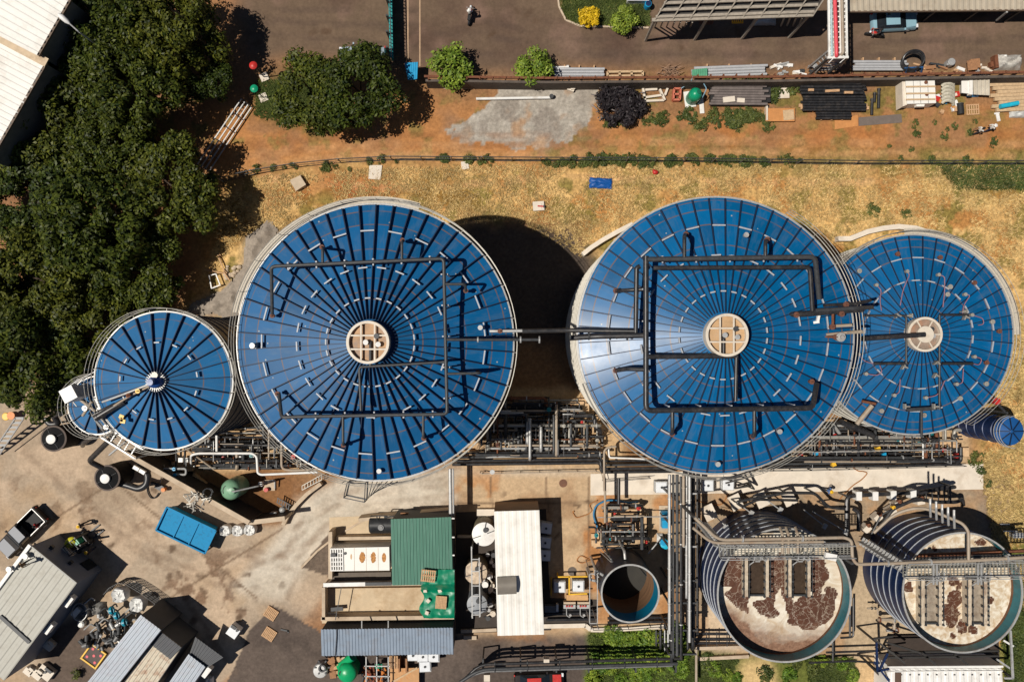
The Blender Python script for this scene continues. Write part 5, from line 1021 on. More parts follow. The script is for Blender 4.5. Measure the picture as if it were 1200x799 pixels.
# white warehouse at top left
wh, P = house('warehouse', 'large white corrugated warehouse roof at top left corner', 'warehouse', [(83, 0), (45, 66), (-75, 4), (-30, -75)], 8.5, M('warehouse cladding', A(120, 116, 110), .7), WROOF, .5, .05)  # walls in one even grey
P2 = quad_z([(55, 74), (-12, 190), (-130, 130), (-66, 10)], 7.9); mb = MB(); mb.sheet(*P2, .5, .05, .05); mb.build('roof', WROOF, wh, smooth=False)
mb = MB(); c = sum(P2, Vector())/4; mb.prism([p+(c-p).normalized()*.15 for p in P2], 0, 7.78); mb.build('wall', MC['warehouse cladding'], wh, smooth=False)
mb = MB(); mb.bar(W(-66, 10, 8.05), W(55, 74, 8.05), .75, .12); mb.build('flashing', M('stained flashing', A(214, 190, 158), .6, 0, .15, 2, dirt=A(160, 130, 95), damt=.6), wh)
for a, b_, z in (((83, 0), (45, 66), 8.45), ((55, 74), (-12, 190), 7.85)): mb = MB(); mb.bar(W(*a, z), W(*b_, z), .2, .2); mb.build('gutter', M('dark gutter', A(110, 92, 76), .6), wh)
m = MB(); m.prism([W(x, y) for x, y in [(60, -60), (100, -60), (100, 0), (78, 90), (40, 130), (20, 100)]], -.05, .005); m.build('pavement', M('dark paving', A(92, 84, 78), .9, 0, .2, 1), kind='structure')
# gravel mound left of the left big tank
MP = [(312, 258), (330, 266), (300, 320), (285, 372), (215, 369), (222, 356), (262, 338), (284, 312), (287, 278)]
mb = MB(); ids = {}; vs = []; fs = []
def pdist(x, y): return min(math.hypot(x-(p[0]+(q[0]-p[0])*t_), y-(p[1]+(q[1]-p[1])*t_)) for p, q in zip(MP, MP[1:]+MP[:1]) for t_ in [max(0, min(1, ((x-p[0])*(q[0]-p[0])+(y-p[1])*(q[1]-p[1]))/((q[0]-p[0])**2+(q[1]-p[1])**2)))])
for j in range(60):
    for i in range(62):
        x, y = 210+i*2, 256+j*2; nz_ = 5*mnoise.noise(Vector((x*.09, y*.09, 3)))
        if not pip(x+nz_, y-nz_, MP): continue
        d_ = pdist(x, y); p = W(x, y, 0); ids[i, j] = len(vs); vs.append((p.x, p.y, .02+min(1.1, d_/S*.75)*(.8+.35*mnoise.noise(Vector((x*.12, y*.12, 1))))+.05*mnoise.noise(Vector((x*.9, y*.9, 1)))))
for (i, j) in list(ids):
    q = [ids.get(k) for k in ((i, j+1), (i+1, j+1), (i+1, j), (i, j))]
    if None not in q: fs.append(tuple(q))
mb.add(vs, fs); single('gravel_mound', M('grey gravel', A(164, 152, 138), .95, 0, .22, 4, dirt=A(128, 116, 104), damt=.6, dscale=2.5, bump=.5, bscale=30), 'sloping heap of grey gravel at upper left foot of the left big tank', 'gravel heap', mb)
# street lamp
hd = W(78, 25, 9.3); t = thing('street_lamp', 'white street lamp arm reaching out of the grove beside the warehouse roof', 'street lamp', (W(93, 38, 9).x, W(93, 38, 9).y, 0)); e = W(93, 38, 9)
mb = MB(); mb.tube([(e.x, e.y, 0), (e.x, e.y, 9.0)], [.11, .07], 10); mb.build('pole', STEEL, t); mb = MB(); mb.pipe([(e.x, e.y, 8.8), (e.x, e.y, 9.15), hd], .06, 8); mb.build('arm', STEEL, t)
d = (hd-e).normalized(); mb = MB(); mb.tube([hd-d*.3, hd, hd+d*.5, hd+d*.8], [.08, .2, .22, .1], 12); mb.build('lamp_head', WHITE, t)
# boundary wall with rusty rail
t = thing('boundary_wall', 'long dark grey boundary wall topped by a rusty iron rail along the road', 'wall', W(850, 97, 0))
wp = [(500, 98.5), (640, 100.5), (780, 99.5), (900, 99), (1000, 97), (1230, 93)]
for p, q in zip(wp, wp[1:]):
    mb = MB(); mb.bar(W(*p, 1.0), W(*q, 1.0), .22, 2.0); mb.build('panel', M('weathered dark wall', A(98, 88, 80), .9, 0, .3, 1.5, dirt=A(66, 60, 54), damt=.6), t)
    mb = MB(); mb.bar(W(*p, 0)+Vector((0, 0, 2.12)), W(*q, 0)+Vector((0, 0, 2.12)), .2, .16); mb.build('rusty_rail', RUST, t)
for k in range(48): x = 505+k*14.6; y = 100-(x-640)*.012; p = W(x, y, 0); mb = MB(); mb.box((p.x, p.y, 0), (.1, .2, 2.3)); mb.build('post', RUST, t)
mb = MB(); mb.bar(W(520, 103, .05), W(880, 102, .05), .25, .12); mb.build('coping', CONC, t)
# chain-link fence
t = thing('chain_link_fence', 'thin dark chain-link fence between dirt track and dry grass', 'fence', W(750, 191, 0))
fp = [(262, 213), (300, 204), (350, 196), (400, 191), (460, 188), (600, 189), (800, 190), (1000, 193), (1220, 193)]
for i, (p, q) in enumerate(zip(fp, fp[1:])):
    a, b_ = W(*p, 0), W(*q, 0); mb = MB()
    for h in (.1, .8, 1.5, 1.75): mb.bar(a+Vector((0, 0, h)), b_+Vector((0, 0, h)), .04)
    mb.build('wire', DGREY, t)
    k = max(1, int((b_-a).length/2.6)); 
    for j in range(k): x = a.lerp(b_, j/k); mb = MB(); mb.bar(x, x+Vector((0, 0, 1.8)), .08); mb.build('post', MGREY, t)
# teal fence across the road
t = thing('panel_fence', 'teal panel fence with an open rail on top crossing the road at top', 'fence', W(458, 30, 0))
TF = M('teal fence paint', A(30, 150, 150), .45, 0, .15, 2)
mb = MB(); mb.bar(W(457, -30, .8), W(459, 68, .8), .14, 1.6); mb.build('panel', TF, t)
mb = MB(); mb.bar(W(456.8, -30, 1.64), W(458.8, 68, 1.64), .3, .08); mb.build('cap', TF, t)
mb = MB(); mb.bar(W(456, -30, 2.3), W(458.6, 68, 2.3), .07)
for k in range(24): mb.bar(W(457, -28+k*4.1, 1.6), W(456.2, -28+k*4.1, 2.3), .05)
mb.build('top_rail', DGREY, t)
for k in range(6): p = W(458, -24+k*18, 0); mb = MB(); mb.box((p.x, p.y, 0), (.2, .16, 2.4)); mb.build('post', DGREY, t)
# blue sheet + pale car beneath the tree
mb = MB(); P = quad_z([(474, 74), (490, 73), (489, 93), (478, 94)], 1.6); mb.sheet(P[0], P[1], P[2], P[3], .18, .03, .03); o = mb.build('sheet', CYAN); tag(o, 'bright blue corrugated sheet under the right-hand tree beside the gantry', 'metal sheet')
# louvred shed roof
t = thing('louvred_frame', 'long open shed frame of slanted rafters and grey purlins at top edge', 'shed frame', W(860, 10, 0))
def lp(u, v): return W(768-u*0+195*u-(8 if v else 0)*0+(16*(1-v)), -14+40*v, 6.0-2.2*v)
def lpt(x, y): return W(x, y, 6.5-y*.06)
mb = MB(); mb.bar(lpt(764, 24), lpt(952, 18), .3, .18); mb.build('eave_beam', M('grey shed steel', A(170, 160, 146), .6, .1, .2, 4), t)
for k in range(5):
    y = 20-k*8; mb = MB(); mb.bar(lpt(766+(24-y)*.6, y), lpt(952+(24-y)*.55, y-6), .24, .16); mb.build('purlin', MC['grey shed steel'], t)
for k in range(10): x = 768+k*20.5; mb = MB(); mb.bar(lpt(x, 23-k*.5), lpt(x+24, -18), .1, .24); mb.build('rafter', MC['grey shed steel'], t)
for k in range(5): 
    y = 15-k*8; mb = MB(); mb.bar(lpt(767+(24-y)*.6, y)-Vector((0, 0, .35)), lpt(952+(24-y)*.55, y-6)-Vector((0, 0, .35)), .42, .05); mb.build('louvre', M('dark louvre', A(74, 70, 66), .7, 0, .2, 3), t)
mb = MB(); mb.prism(quad_z([(772, 26), (952, 20), (985, -30), (800, -30)], 0), .01, .03); mb.build('floor_slab', M('dark slab', A(62, 56, 52), .9), t)
for x, y in ((768, 22), (830, 20), (890, 18), (950, 16), (800, -20), (965, -24)): p = lpt(x, y); mb = MB(); mb.bar((p.x, p.y, 0), (p.x, p.y, p.z-.1), .2); mb.build('post', MC['grey shed steel'], t)
for k in range(7): 
    p = lpt(770+k*7, 25); mb = MB(); mb.bar(p-Vector((0, 0, .2)), W(767+k*7, 32, .1), .12); mb.build('prop', MC['grey shed steel'], t)
for k in range(4): p = lpt(920+k*7, 20); mb = MB(); mb.bar(p-Vector((0, 0, .2)), W(915+k*7, 31, .1), .12); mb.build('prop', MC['grey shed steel'], t)
def single_box(name, label, cat, px, py, z, size, mat, rz=0, extra=None):
    t = thing(name, label, cat, W(px, py, 0)); mb = MB(); mb.box(W(px, py, z), size, rz); o = mb.build('body', mat, t); return t
mb = MB(); P = quad_z([(821, 21), (838, 21), (835, 29), (819, 29)], 1.2); mb.sheet(P[0], P[1], P[2], P[3], .25, .06, .04); single('sheet', RUST, 'rusty red sheet leaning under the shed eave', 'metal sheet', mb)
t = thing('rack', 'small yellow slotted rack under the shed eave', 'rack', W(864, 24, 0)); mb = MB(); mb.bar(W(858, 21, 1.4), W(871, 20.5, 1.4), .14); mb.bar(W(858, 27, .6), W(871, 26.5, .6), .14); mb.build('rail', YEL, t)
for k in range(6): mb = MB(); mb.bar(W(858.5+k*2.4, 21, 1.4), W(858+k*2.4, 27, .6), .09); mb.build('bar', YEL, t)
def tarp(name, label, cat, px, py, wm, dm, h, mat, seed, rz=0, z0=0.02, group=None, nn=14):
    mb = MB(); vs = []; fs = []
    for j in range(nn+1):
        for i in range(nn+1):
            u, v = i/nn*2-1, j/nn*2-1; e = max(abs(u), abs(v)); z = h*max(0, 1-e**4)*(.7+.5*mnoise.noise(Vector((u*2.1+seed, v*2.1, seed))))+.06*mnoise.noise(Vector((u*7, v*7, seed)))+.05
            if e > .99: z = .0
            x, y = u*wm/2*(1+.06*mnoise.noise(Vector((v*3, seed, 0)))), v*dm/2*(1+.08*mnoise.noise(Vector((u*3, seed, 5)))); ca, sa = math.cos(rz), math.sin(rz)
            p = W(px, py, z0); vs.append((p.x+x*ca-y*sa, p.y+x*sa+y*ca, z0+.03+max(z, 0)))
    for j in range(nn):
        for i in range(nn): a = j*(nn+1)+i; fs.append((a, a+1, a+nn+2, a+nn+1))
    mb.add(vs, fs); return single(name, mat, label, cat, mb, group)
GTARP = M('pale grey plastic sheet', A(200, 200, 196), .45, 0, .15, 4, dirt=A(140, 130, 120), damt=.5)
tarp('tarpaulin', 'crumpled pale grey sheet under the shed eave', 'tarp', 896, 26, 2.1, .7, .5, GTARP, 3)
# white box and blue barrel at left end of the frame
t = single_box('storage_box', 'long white box beside the louvred shed frame', 'box', 746, 1, 0, (1.9, .7, .9), WHITE); mb = MB(); mb.box(W(746, 1, 0)+Vector((0, 0, .9)), (2.0, .8, .06)); mb.build('lid', PLAST, t)
t = thing('barrel', 'small blue barrel by the white box', 'barrel', W(758, 9, 0)); mb = MB(); mb.lathe(W(758, 9, 0), [(.3, 0), (.33, .3), (.3, .6), (.33, .85), (.3, .9)], 16); mb.build('body', CYAN, t); mb = MB(); mb.cyl(W(758, 9, 0)+Vector((0, 0, .9)), .26, .04, 16); mb.build('lid', NAVY, t)
# truss pipe bridge
t = thing('pipe_bridge', 'white steel truss bridge carrying a red and a beige pipe over the road', 'pipe bridge', W(982, 40, 0)); zb = 6.0
for x in (970.5, 977, 984, 991): mb = MB(); mb.bar(W(x, -30, zb), W(x+1.3, 68, zb), .17); mb.build('chord', WHITE, t)
for k in range(17):
    y = -28+k*6; mb = MB(); mb.bar(W(970.5, y, zb-.05), W(991, y, zb-.05), .1); mb.build('cross_beam', WHITE, t); mb = MB(); mb.bar(W(971 if k % 2 else 977, y, zb+.05), W(977 if k % 2 else 971, y+6, zb+.05), .06); mb.bar(W(984 if k % 2 else 991, y, zb+.05), W(991 if k % 2 else 984, y+6, zb+.05), .06); mb.build('lattice', WHITE, t)
mb = MB(); mb.pipe([W(977.5, -30, zb+.3), W(980.2, 60, zb+.3), W(980.3, 66, zb+.2), W(980.3, 66, 2)], .17, 10); mb.build('pipe', PINK, t)
mb = MB(); mb.pipe([W(986, -30, zb+.25), W(988, 62, zb+.25), W(985.5, 65, zb), W(985.5, 66, 3)], .14, 10); mb.build('pipe', BEIGEP, t)
mb = MB(); mb.pipe([W(973.5, -30, zb+.2), W(975, 66, zb+.2)], .09, 8); mb.build('pipe', M('pale blue pipe', A(175, 200, 205), .5), t)
for x, y, bx_, by in ((972, 67, 956, 86), (993, 67, 980, 84), (971, 60, 947, 80)):
    mb = MB(); mb.bar(W(x, y, zb), W(bx_, by, 0), .16); mb.build('raking_leg', STEEL, t)
mb = MB()
for k in range(6):
    f = k/6; p = W(972, 67, zb).lerp(W(956, 86, 0), f); q = W(993, 67, zb).lerp(W(980, 84, 0), f); r = W(971, 60, zb).lerp(W(947, 80, 0), f); mb.bar(p, q, .09); mb.bar(p, r, .07)
    if k: mb.bar(q, W(972, 67, zb).lerp(W(956, 86, 0), (k-1)/6), .06)
mb.build('tower_bracing', STEEL, t)
for x in (972, 993): p = W(x, 67, zb); mb = MB(); mb.bar((p.x, p.y, 0), p, .18); mb.build('post', DGREY, t)
mb = MB(); mb.bar(W(969.5, 68, zb), W(994, 67.5, zb), .2); mb.build('end_beam', WHITE, t)
# beige roof top right
wh2, P = house('workshop', 'beige corrugated workshop roof along the top right edge', 'workshop', [(992, 14), (1260, 11.5), (1262, -70), (990, -70)], 3.0, M('dark workshop wall', A(70, 66, 62), .8), M('beige sheet roof', A(192, 180, 160), .55, .1, .08, .8, dirt=A(150, 130, 108), damt=.4), .52, .09, 5.0)
for k in range(5): p = W(1000+k*50, 10, 2.8); mb = MB(); mb.bar((p.x, p.y, 0), p, .18); mb.build('post', DGREY, wh2)
mb = MB(); mb.bar(W(992, 14.3, 2.95), W(1260, 11.8, 2.95), .14, .2); mb.build('gutter', M('dark gutter', A(110, 92, 76), .6), wh2)
mb = MB(); mb.bar(W(1180, 14, 2.9), W(1168, 24, .6), .16); mb.build('down_pipe', STEEL, wh2)

# ------------------------------------------------------------------ stored material along the boundary wall
def stack_pipes(name, label, cat, px0, px1, py, n_, r, z, mat, group=None, tilt=0, rnd=random.Random(3)):
    t = thing(name, label, cat, W((px0+px1)/2, py, 0), group)
    for i in range(n_):
        y = W(0, py, z).y+(i-(n_-1)/2)*r*2.05; o = rnd.uniform(-2, 2); mb = MB(); a = W(px0+o, 0, z); b_ = W(px1+o, 0, z); mb.tube([(a.x, y, z), (b_.x, y+tilt, z)], r, 10); mb.build('pipe', mat, t)
    for f in (.2, .5, .8): x = W(px0+(px1-px0)*f, 0, z).x; mb = MB(); mb.box((x, W(0, py, 0).y, 0), (.12, n_*r*2+.3, max(.04, z-r-.01))); mb.build('bearer', WOOD, t)
    return t
GALV = M('pale galvanised pipe', A(205, 206, 208), .4, .25, .08, 3)
stack_pipes('pipe_stack', 'bundle of pale galvanised pipes by the road right of the bright green bush', 'pipes', 650, 708, 86, 4, .13, .45, GALV)
stack_pipes('pipe_stack', 'long grey pipes with a green sheet end beside the road, left of the truss bridge', 'pipes', 812, 898, 85, 4, .13, .5, GALV, tilt=.25)
stack_pipes('pipe_stack', 'grey pipes lying right of the truss bridge foot', 'pipes', 1000, 1062, 77, 4, .12, .5, GALV)
mb = MB(); mb.sheet(*quad_z([(811, 82), (829, 80), (829, 91), (811, 92)], .9), .2, .03, .03); single('sheet', M('dull green sheet', A(90, 160, 125), .5), 'dull green sheet laid over the ends of the long grey pipes', 'metal sheet', mb)
t = thing('pipe', 'single white pipe lying across the gravel patch', 'pipe', W(602, 115, 0)); mb = MB(); mb.tube([W(558, 116, .25), W(645, 114.5, .25)], .13, 10); mb.build('tube', WHITE, t); mb = MB(); mb.cyl(W(646, 114.5, 0), .2, .5, 10); mb.build('end_cap', DGREY, t)
t = thing('pipe', 'short white pipe lying at roadside above the galvanised bundle', 'pipe', W(650, 79, 0)); mb = MB(); mb.tube([W(632, 80, .2), W(664, 79, .2)], .12, 10); mb.build('tube', WHITE, t); mb = MB(); mb.tube([W(664, 79, .2), W(666.5, 78.8, .2)], .19, 10); mb.build('socket', WHITE, t)
mb = MB()
for p, q in (((712, 85), (753, 84.5)), ((712, 90), (753, 89.5)), ((712, 85), (712, 90)), ((753, 84.5), (753, 89.5)), ((726, 85), (726, 90)), ((740, 85), (740, 90))): mb.bar(W(*p, .25), W(*q, .25), .2, .35)
single('timber_rack', M('pale timber', A(206, 176, 138), .8, 0, .2, 5), 'long pale timber frame lying along the wall right of the galvanised bundle', 'frame', mb)
single('stone_block', CONCL, 'white stone block on the gravel patch', 'block', MB().box(W(669, 105, 0), (.65, .45, .35), R(-20)).box(W(671, 103, .35), (.4, .4, .15), R(10)))
# brushwood heap and scrap
rnd = random.Random(9); mb = MB()
for k in range(60): a = W(rnd.uniform(776, 792), rnd.uniform(79, 90), rnd.uniform(.05, .6)); b_ = a+Vector((rnd.uniform(-1, 1), rnd.uniform(-.5, .5), rnd.uniform(-.2, .3))); mb.bar(a, b_, .05)
single('brushwood_heap', M('dry twigs', A(160, 128, 104), .9), 'heap of dry brushwood beside the road', 'brushwood', mb)
mb = MB()
for k in range(70): a = W(rnd.uniform(698, 752), rnd.uniform(100, 140), rnd.uniform(.2, .9)); b_ = a+Vector((rnd.uniform(-.7, .7), rnd.uniform(-.7, .7), rnd.uniform(-.2, .4))); mb.tube([a, b_], .05, 5)
single('scrap_pipe_heap', [M('mixed grey offcuts', A(130, 122, 120), .7, 0, .6, 1)], 'scatter of grey pipe offcuts lying through the spiky black shrub', 'scrap', mb)
# concrete frames between the dark shrub and the green tank
mb = MB()
for p, q in (((752, 102), (786, 101)), ((753, 102), (756, 119)), ((754, 115), (776, 112)), ((754, 119), (778, 118)), ((773, 105), (779, 118)), ((782, 104), (779, 112)), ((756, 106), (770, 105))): mb.bar(W(*p, .2), W(*q, .2), .2, .3)
single('broken_concrete', CONCL, 'broken pale concrete frames on the weeds right of the spiky black shrub', 'concrete scrap', mb)
for i, x in enumerate((752, 758, 764, 769, 774)): tag(MB().box(W(x, 101.5, 0), (.28, .24, .3), R(i*11)).build('block', CONCL), 'small white block in the row above the broken concrete frames', 'block', 'row of white blocks')
t = thing('crate', 'salmon red plastic crate frame with two openings', 'crate', W(793, 111, 0))
mb = MB(); SAL = M('salmon plastic', A(210, 120, 95), .5)
for p, q in (((789.5, 105), (797, 105)), ((788.5, 118), (796, 118)), ((789.5, 105), (788.5, 118)), ((797, 105), (796, 118)), ((789, 111.5), (796.5, 111.5))): mb.bar(W(*p, .3), W(*q, .3), .17, .6)
mb.build('frame', SAL, t); mb = MB(); mb.box(W(792.8, 111.5, .02), (.5, .95, .05)); mb.build('floor', M('crate floor', A(90, 80, 50), .9), t)
# green water tank
p = W(817, 108, 2.2); t = thing('water_tank', 'round green plastic water tank beside white slabs below the boundary wall', 'water tank', (p.x, p.y, 0))
mb = MB(); mb.lathe((p.x, p.y, 0), [(.55, 0), (.62, .15), (.6, .5), (.62, .55), (.6, 1), (.62, 1.05), (.6, 1.6), (.45, 1.95), (.2, 2.1), (.02, 2.12)], 24); mb.build('body', GREENP, t)
mb = MB(); mb.cyl((p.x+.2, p.y+.05, 2.0), .2, .14, 16); mb.build('lid', M('dark green lid', (.004, .11, .06), .4), t)
mb = MB(); mb.box(W(808, 117, 0), (1.0, 1.5, .15), R(8)); mb.box(W(822, 124, 0), (.4, 1.5, .1), R(4)); single('slab', WHITE, 'white slabs lying against the green water tank', 'slab', mb)
mb = MB(); mb.pipe([W(798, 104, .6), W(806, 99, .9), W(810, 95, 2), W(812, 90, 2.2)], .04, 6); mb.pipe([W(818, 122, .3), W(824, 113, 1.5), W(828, 104, 1.8), W(824, 97, 1.5), W(816, 96, 1.2)], .05, 6); single('hose', M('pale blue hose', A(130, 170, 190), .5), 'pale blue hose looped round the green water tank', 'hose', mb)
# long grey beams
t = thing('beam_stack', 'stack of long dark grey beams right of the green water tank', 'beams', W(868, 112, 0))
for i in range(9): mb = MB(); y = 98+i*3.0; mb.bar(W(829+(i*7) % 9, y, .7), W(903-(i*5) % 12, y+.4, .7), .2, .3); mb.build('beam', M('weathered grey beam', A(118, 108, 104), .8, 0, .3, 2), t)
mb = MB(); mb.box(W(866, 110, 0), (5.6, 1.9, .54)); mb.build('bearer', RUBBER, t)
mb = MB(); mb.box(W(854, 117, .87), (1.1, .5, .12), R(6)); mb.box(W(868, 118, .87), (.7, .4, .1), R(-4)); single('slab', CONCL, 'two pale slabs lying on the long dark grey beams', 'slab', mb)
single('board', CONCL, 'plain pale board between the creepers and the black pipe stack', 'board', MB().box(W(918, 108, .1), (1.05, 1.2, .08), R(2)).box(W(918, 108, .02), (.9, .9, .07), R(2)))
t = thing('timber_platform', 'low orange brown timber platform with a pale board on it', 'platform', W(915, 135, 0)); mb = MB(); mb.box(W(914, 135, .3), (2.7, 1.2, .07)); mb.build('deck', M('orange plywood', A(206, 142, 84), .8, 0, .15, 2), t)
for k in range(6): mb = MB(); mb.box(W(899.5+k*6, 135, 0), (.12, 1.2, .29)); mb.build('bearer', BROWN, t)
mb = MB(); mb.box(W(924, 135, .375), (1.0, .95, .05), R(5)); mb.build('board', M('pale timber', A(206, 176, 138)), t); mb = MB(); mb.box(W(897, 134, 0), (.15, 1.4, .5)); mb.build('end_board', CONCL, t)
# black pipe stacks
stack_pipes('pipe_stack', 'big stack of long black plastic pipes, upper bundle touching the wall', 'pipes', 937, 1010, 100, 6, .14, .9, BLACKP)
stack_pipes('pipe_stack', 'big stack of long black plastic pipes, wider middle bundle', 'pipes', 940, 1014, 115, 10, .12, .6, BLACKP)
stack_pipes('pipe_stack', 'short bundle of black pipes tied with pale bands, below the long ones', 'pipes', 955, 996, 131, 6, .12, .4, BLACKP)
for x, y, w_, a in ((975, 107, 1.3, 3), (994, 109, .8, 0), (950, 106, .5, 0)): single('timber', WOOD, {1.3: 'longest wooden batten lying on the black pipe stack', .8: 'right wooden batten lying on the black pipe stack', .5: 'smallest wooden batten lying on the black pipe stack'}[w_], 'batten', MB().box(W(x, y, 1.06), (w_, .22, .14), R(a)).box(W(x, y, 1.2), (w_*.5, .1, .05), R(a+8)))
mb = MB()
for i, (p, q) in enumerate((((936, 124), (1016, 124)), ((1000, 126), (1018, 127)), ((938, 127), (955, 126)))): mb.bar(W(*p, .2), W(*q, .2), .3, .2+.01*i)
single('timber', WOOD, 'long pale timbers under the front edge of the black pipe stack', 'timber', mb)
for i, (x, y0, y1) in enumerate(((1022, 116, 135), (1030, 104, 127), (1025, 109, 120))): single('pipe', BLACKP, ('lowest of three short black pipes right of the pipe stack', 'tallest of three short black pipes right of the pipe stack', 'shortest of three black pipes right of the pipe stack')[i], 'pipe', MB().tube([W(x, y0, .2), W(x-.6, y1, .2)], .14, 10).tube([W(x, y0, .2), W(x, y0+2, .2)], .18, 10))
single('mat', M('grey rubber mat', A(118, 106, 98), .85, 0, .15, 2), 'long grey mat lying on the dirt track', 'mat', MB().prism([W(x, y) for x, y in [(1006, 138), (1056, 134), (1057, 144), (1006, 148)]], .01, .05))
single('plywood', M('orange plywood', A(206, 142, 84)), 'faint orange plywood sheet on the dirt track left of the grey mat', 'board', MB().prism([W(x, y) for x, y in [(978, 141), (1005, 135), (1005, 148), (978, 152)]], .01, .04))
# white flat-topped crate stack
p = W(1077, 107, 1.6); t = thing('panel_stack', 'big stack of white panels with timber battens against the boundary wall', 'panels', (p.x, p.y, 0))
mb = MB(); mb.prism(quad_z([(1061, 90), (1095, 89), (1097, 121), (1063, 122)], 1.5), .1, 1.5); mb.build('panel', WROOF, t); mb = MB(); mb.prism(quad_z([(1057, 92), (1062.5, 91), (1063, 123), (1058, 125)], 1.35), .05, 1.35); mb.build('side_panel', CONCL, t)
for y in (92, 102, 110, 117): mb = MB(); mb.bar(W(1062, y, 1.56), W(1096, y-.5, 1.56), .14, .1); mb.build('batten', M('pale timber', A(206, 176, 138)), t)
for x in (1070, 1078, 1087): mb = MB(); mb.bar(W(x, 90, 1.515), W(x+1, 121, 1.515), .03, .03); mb.build('seam', MGREY, t)
for x, y in ((1085, 97), (1086, 111)): mb = MB(); mb.cyl(W(x, y, 1.5), .16, .05, 14); mb.build('plug', RUST, t)
mb = MB(); mb.prism(quad_z([(1074, 121), (1084, 121), (1083, 125), (1074, 125)], 1.2), .8, 1.2); mb.build('loose_panel', WROOF, t)
# coil of black pipe standing against the wall
c = W(1069, 72, .9); mb = MB(); pts = [Vector((c.x+.98*math.cos(2*math.pi*k/32), c.y+.75*math.sin(2*math.pi*k/32), 1.0+.3*math.sin(2*math.pi*k/32))) for k in range(32)]
for o_ in (-.16, 0, .16): mb.tube([p+Vector((0, o_*.4, o_)) for p in pts+pts[:1]], .1, 8)
single('pipe_coil', BLACKP, 'coil of thick black pipe leaning by the road over blue legs', 'pipe coil', mb)
t = thing('trestle', 'blue steel trestle below the black pipe coil', 'trestle', W(1066, 82, 0))
for x0, x1 in ((1061, 1063), (1075, 1071), (1079, 1081)): mb = MB(); mb.bar(W(x0, 88, .05), W(x1, 79, 1.0), .12); mb.build('leg', M('blue paint', A(40, 90, 140), .5), t)
mb = MB(); mb.bar(W(1060, 80, .9), W(1082, 79, .9), .12); mb.build('beam', MC['blue paint'], t)
# corrugated drainage hose heap
mb = MB()
for k in range(7): y = 95+k*4; mb.pipe([W(1104, y+2, .5), W(1107, y-1, .7), W(1112, y-1.5, .8), W(1117, y+1, .6), W(1117, y+4, .4)], .16, 8, .3)
single('hose_heap', M('pale ribbed hose', A(196, 190, 172), .6, 0, .3, 6), 'heap of pale ribbed hose right of the white panel stack', 'hose', mb)
rnd = random.Random(4)
JUNK = [RED, STEEL, PLAST, BROWN, WOOD, CYAN, DGREY, WHITE, CONCL, M('orange cloth', A(210, 150, 80), .8)]
LAB = ['red rag', 'steel offcut', 'white plastic lump', 'brown timber piece', 'pallet slat', 'blue plastic piece', 'dark metal piece', 'white board piece', 'pale concrete lump', 'orange cloth']
for k in range(22):
    i = k % 10; x, y = (rnd.uniform(1096, 1120), rnd.uniform(110, 132)); 
    tag(MB().box(W(x, y, 0), (rnd.uniform(.25, .6), rnd.uniform(.2, .5), rnd.uniform(.15, .4)), rnd.uniform(0, 3)).box(W(x+1.5, y, .05), (rnd.uniform(.15, .4), .2, .2), rnd.uniform(0, 3)).build('scrap_piece', JUNK[i]), LAB[i]+' in the junk heap below the pale ribbed hose', 'scrap', 'junk heap pieces' )
for k in range(34):
    i = [1, 3, 4, 6, 7, 8][k % 6]; x = rnd.choice([rnd.uniform(905, 955), rnd.uniform(1065, 1160)]); y = rnd.uniform(76, 88)
    tag(MB().box(W(x, y, 0), (rnd.uniform(.3, 1.3), rnd.uniform(.12, .3), rnd.uniform(.1, .4)), rnd.uniform(-.4, .4)).box(W(x+2, y+1, 0), (rnd.uniform(.2, .6), .15, .2), rnd.uniform(-1, 1)).build('scrap_piece', JUNK[i]), LAB[i]+' among roadside scrap along the wall', 'scrap', 'roadside scrap pieces')
single('drum', STEEL, 'white upright drum by the road near the wall', 'drum', MB().lathe(W(1110, 76, 0), [(.35, 0), (.38, .4), (.35, .8), (.3, .85)], 16).cyl(W(1110, 76, .85), .1, .08, 10))
single('cardboard_box', BROWN, 'brown box by the road left of the grey wrapped load', 'box', MB().box(W(1139, 77, 0), (.85, .85, .6), .1).box(W(1139, 77, .6), (.9, .9, .08), .1))
tarp('wrapped_load', 'large grey plastic wrapped load by the road at right', 'load', 1180, 74, 2.5, 1.4, 1.1, M('silver wrap', A(196, 192, 184), .35, 0, .3, 3, dirt=A(150, 110, 90), damt=.5), 8)
single('sheet', RUST, 'rusty side board of the grey wrapped load', 'metal sheet', MB().box(W(1163, 75, 0), (.3, 1.2, .7), .1).box(W(1161, 77, 0), (.5, .5, .4), .2))
# leaning sheets
mb = MB(); P = [W(1140, 86, 1.6), W(1160, 88, 1.6), W(1160, 112, .9), W(1141, 111, .9)]; mb.sheet(*P, .35, .07, .05); single('sheet', M('grey white fibre sheet', A(206, 196, 178), .8, 0, .2, 1), 'stack of grey white corrugated sheets beyond the wall at right', 'metal sheet', mb)
single('board', WROOF, 'white and cream boards left of the corrugated sheet stack', 'board', MB().prism(quad_z([(1127, 95), (1136, 92), (1136, 110), (1127, 109)], 1.3), 1.2, 1.3).prism(quad_z([(1136, 91), (1140, 91), (1140, 111), (1136.2, 111)], 1.4), 1.0, 1.4).prism(quad_z([(1128, 96), (1158, 96), (1158, 108), (1128, 108)], .5), 0, .6))
tarp('tarpaulin', 'bright blue tarpaulin scrap under the corrugated sheet stack', 'tarpaulin', 1139, 111, 1.1, .5, .5, M('bright blue tarp', A(0, 150, 210), .4), 12)
t = thing('pallet', 'pale timber pallet on the dirt track below the corrugated sheets', 'pallet', W(1139, 129, 0))
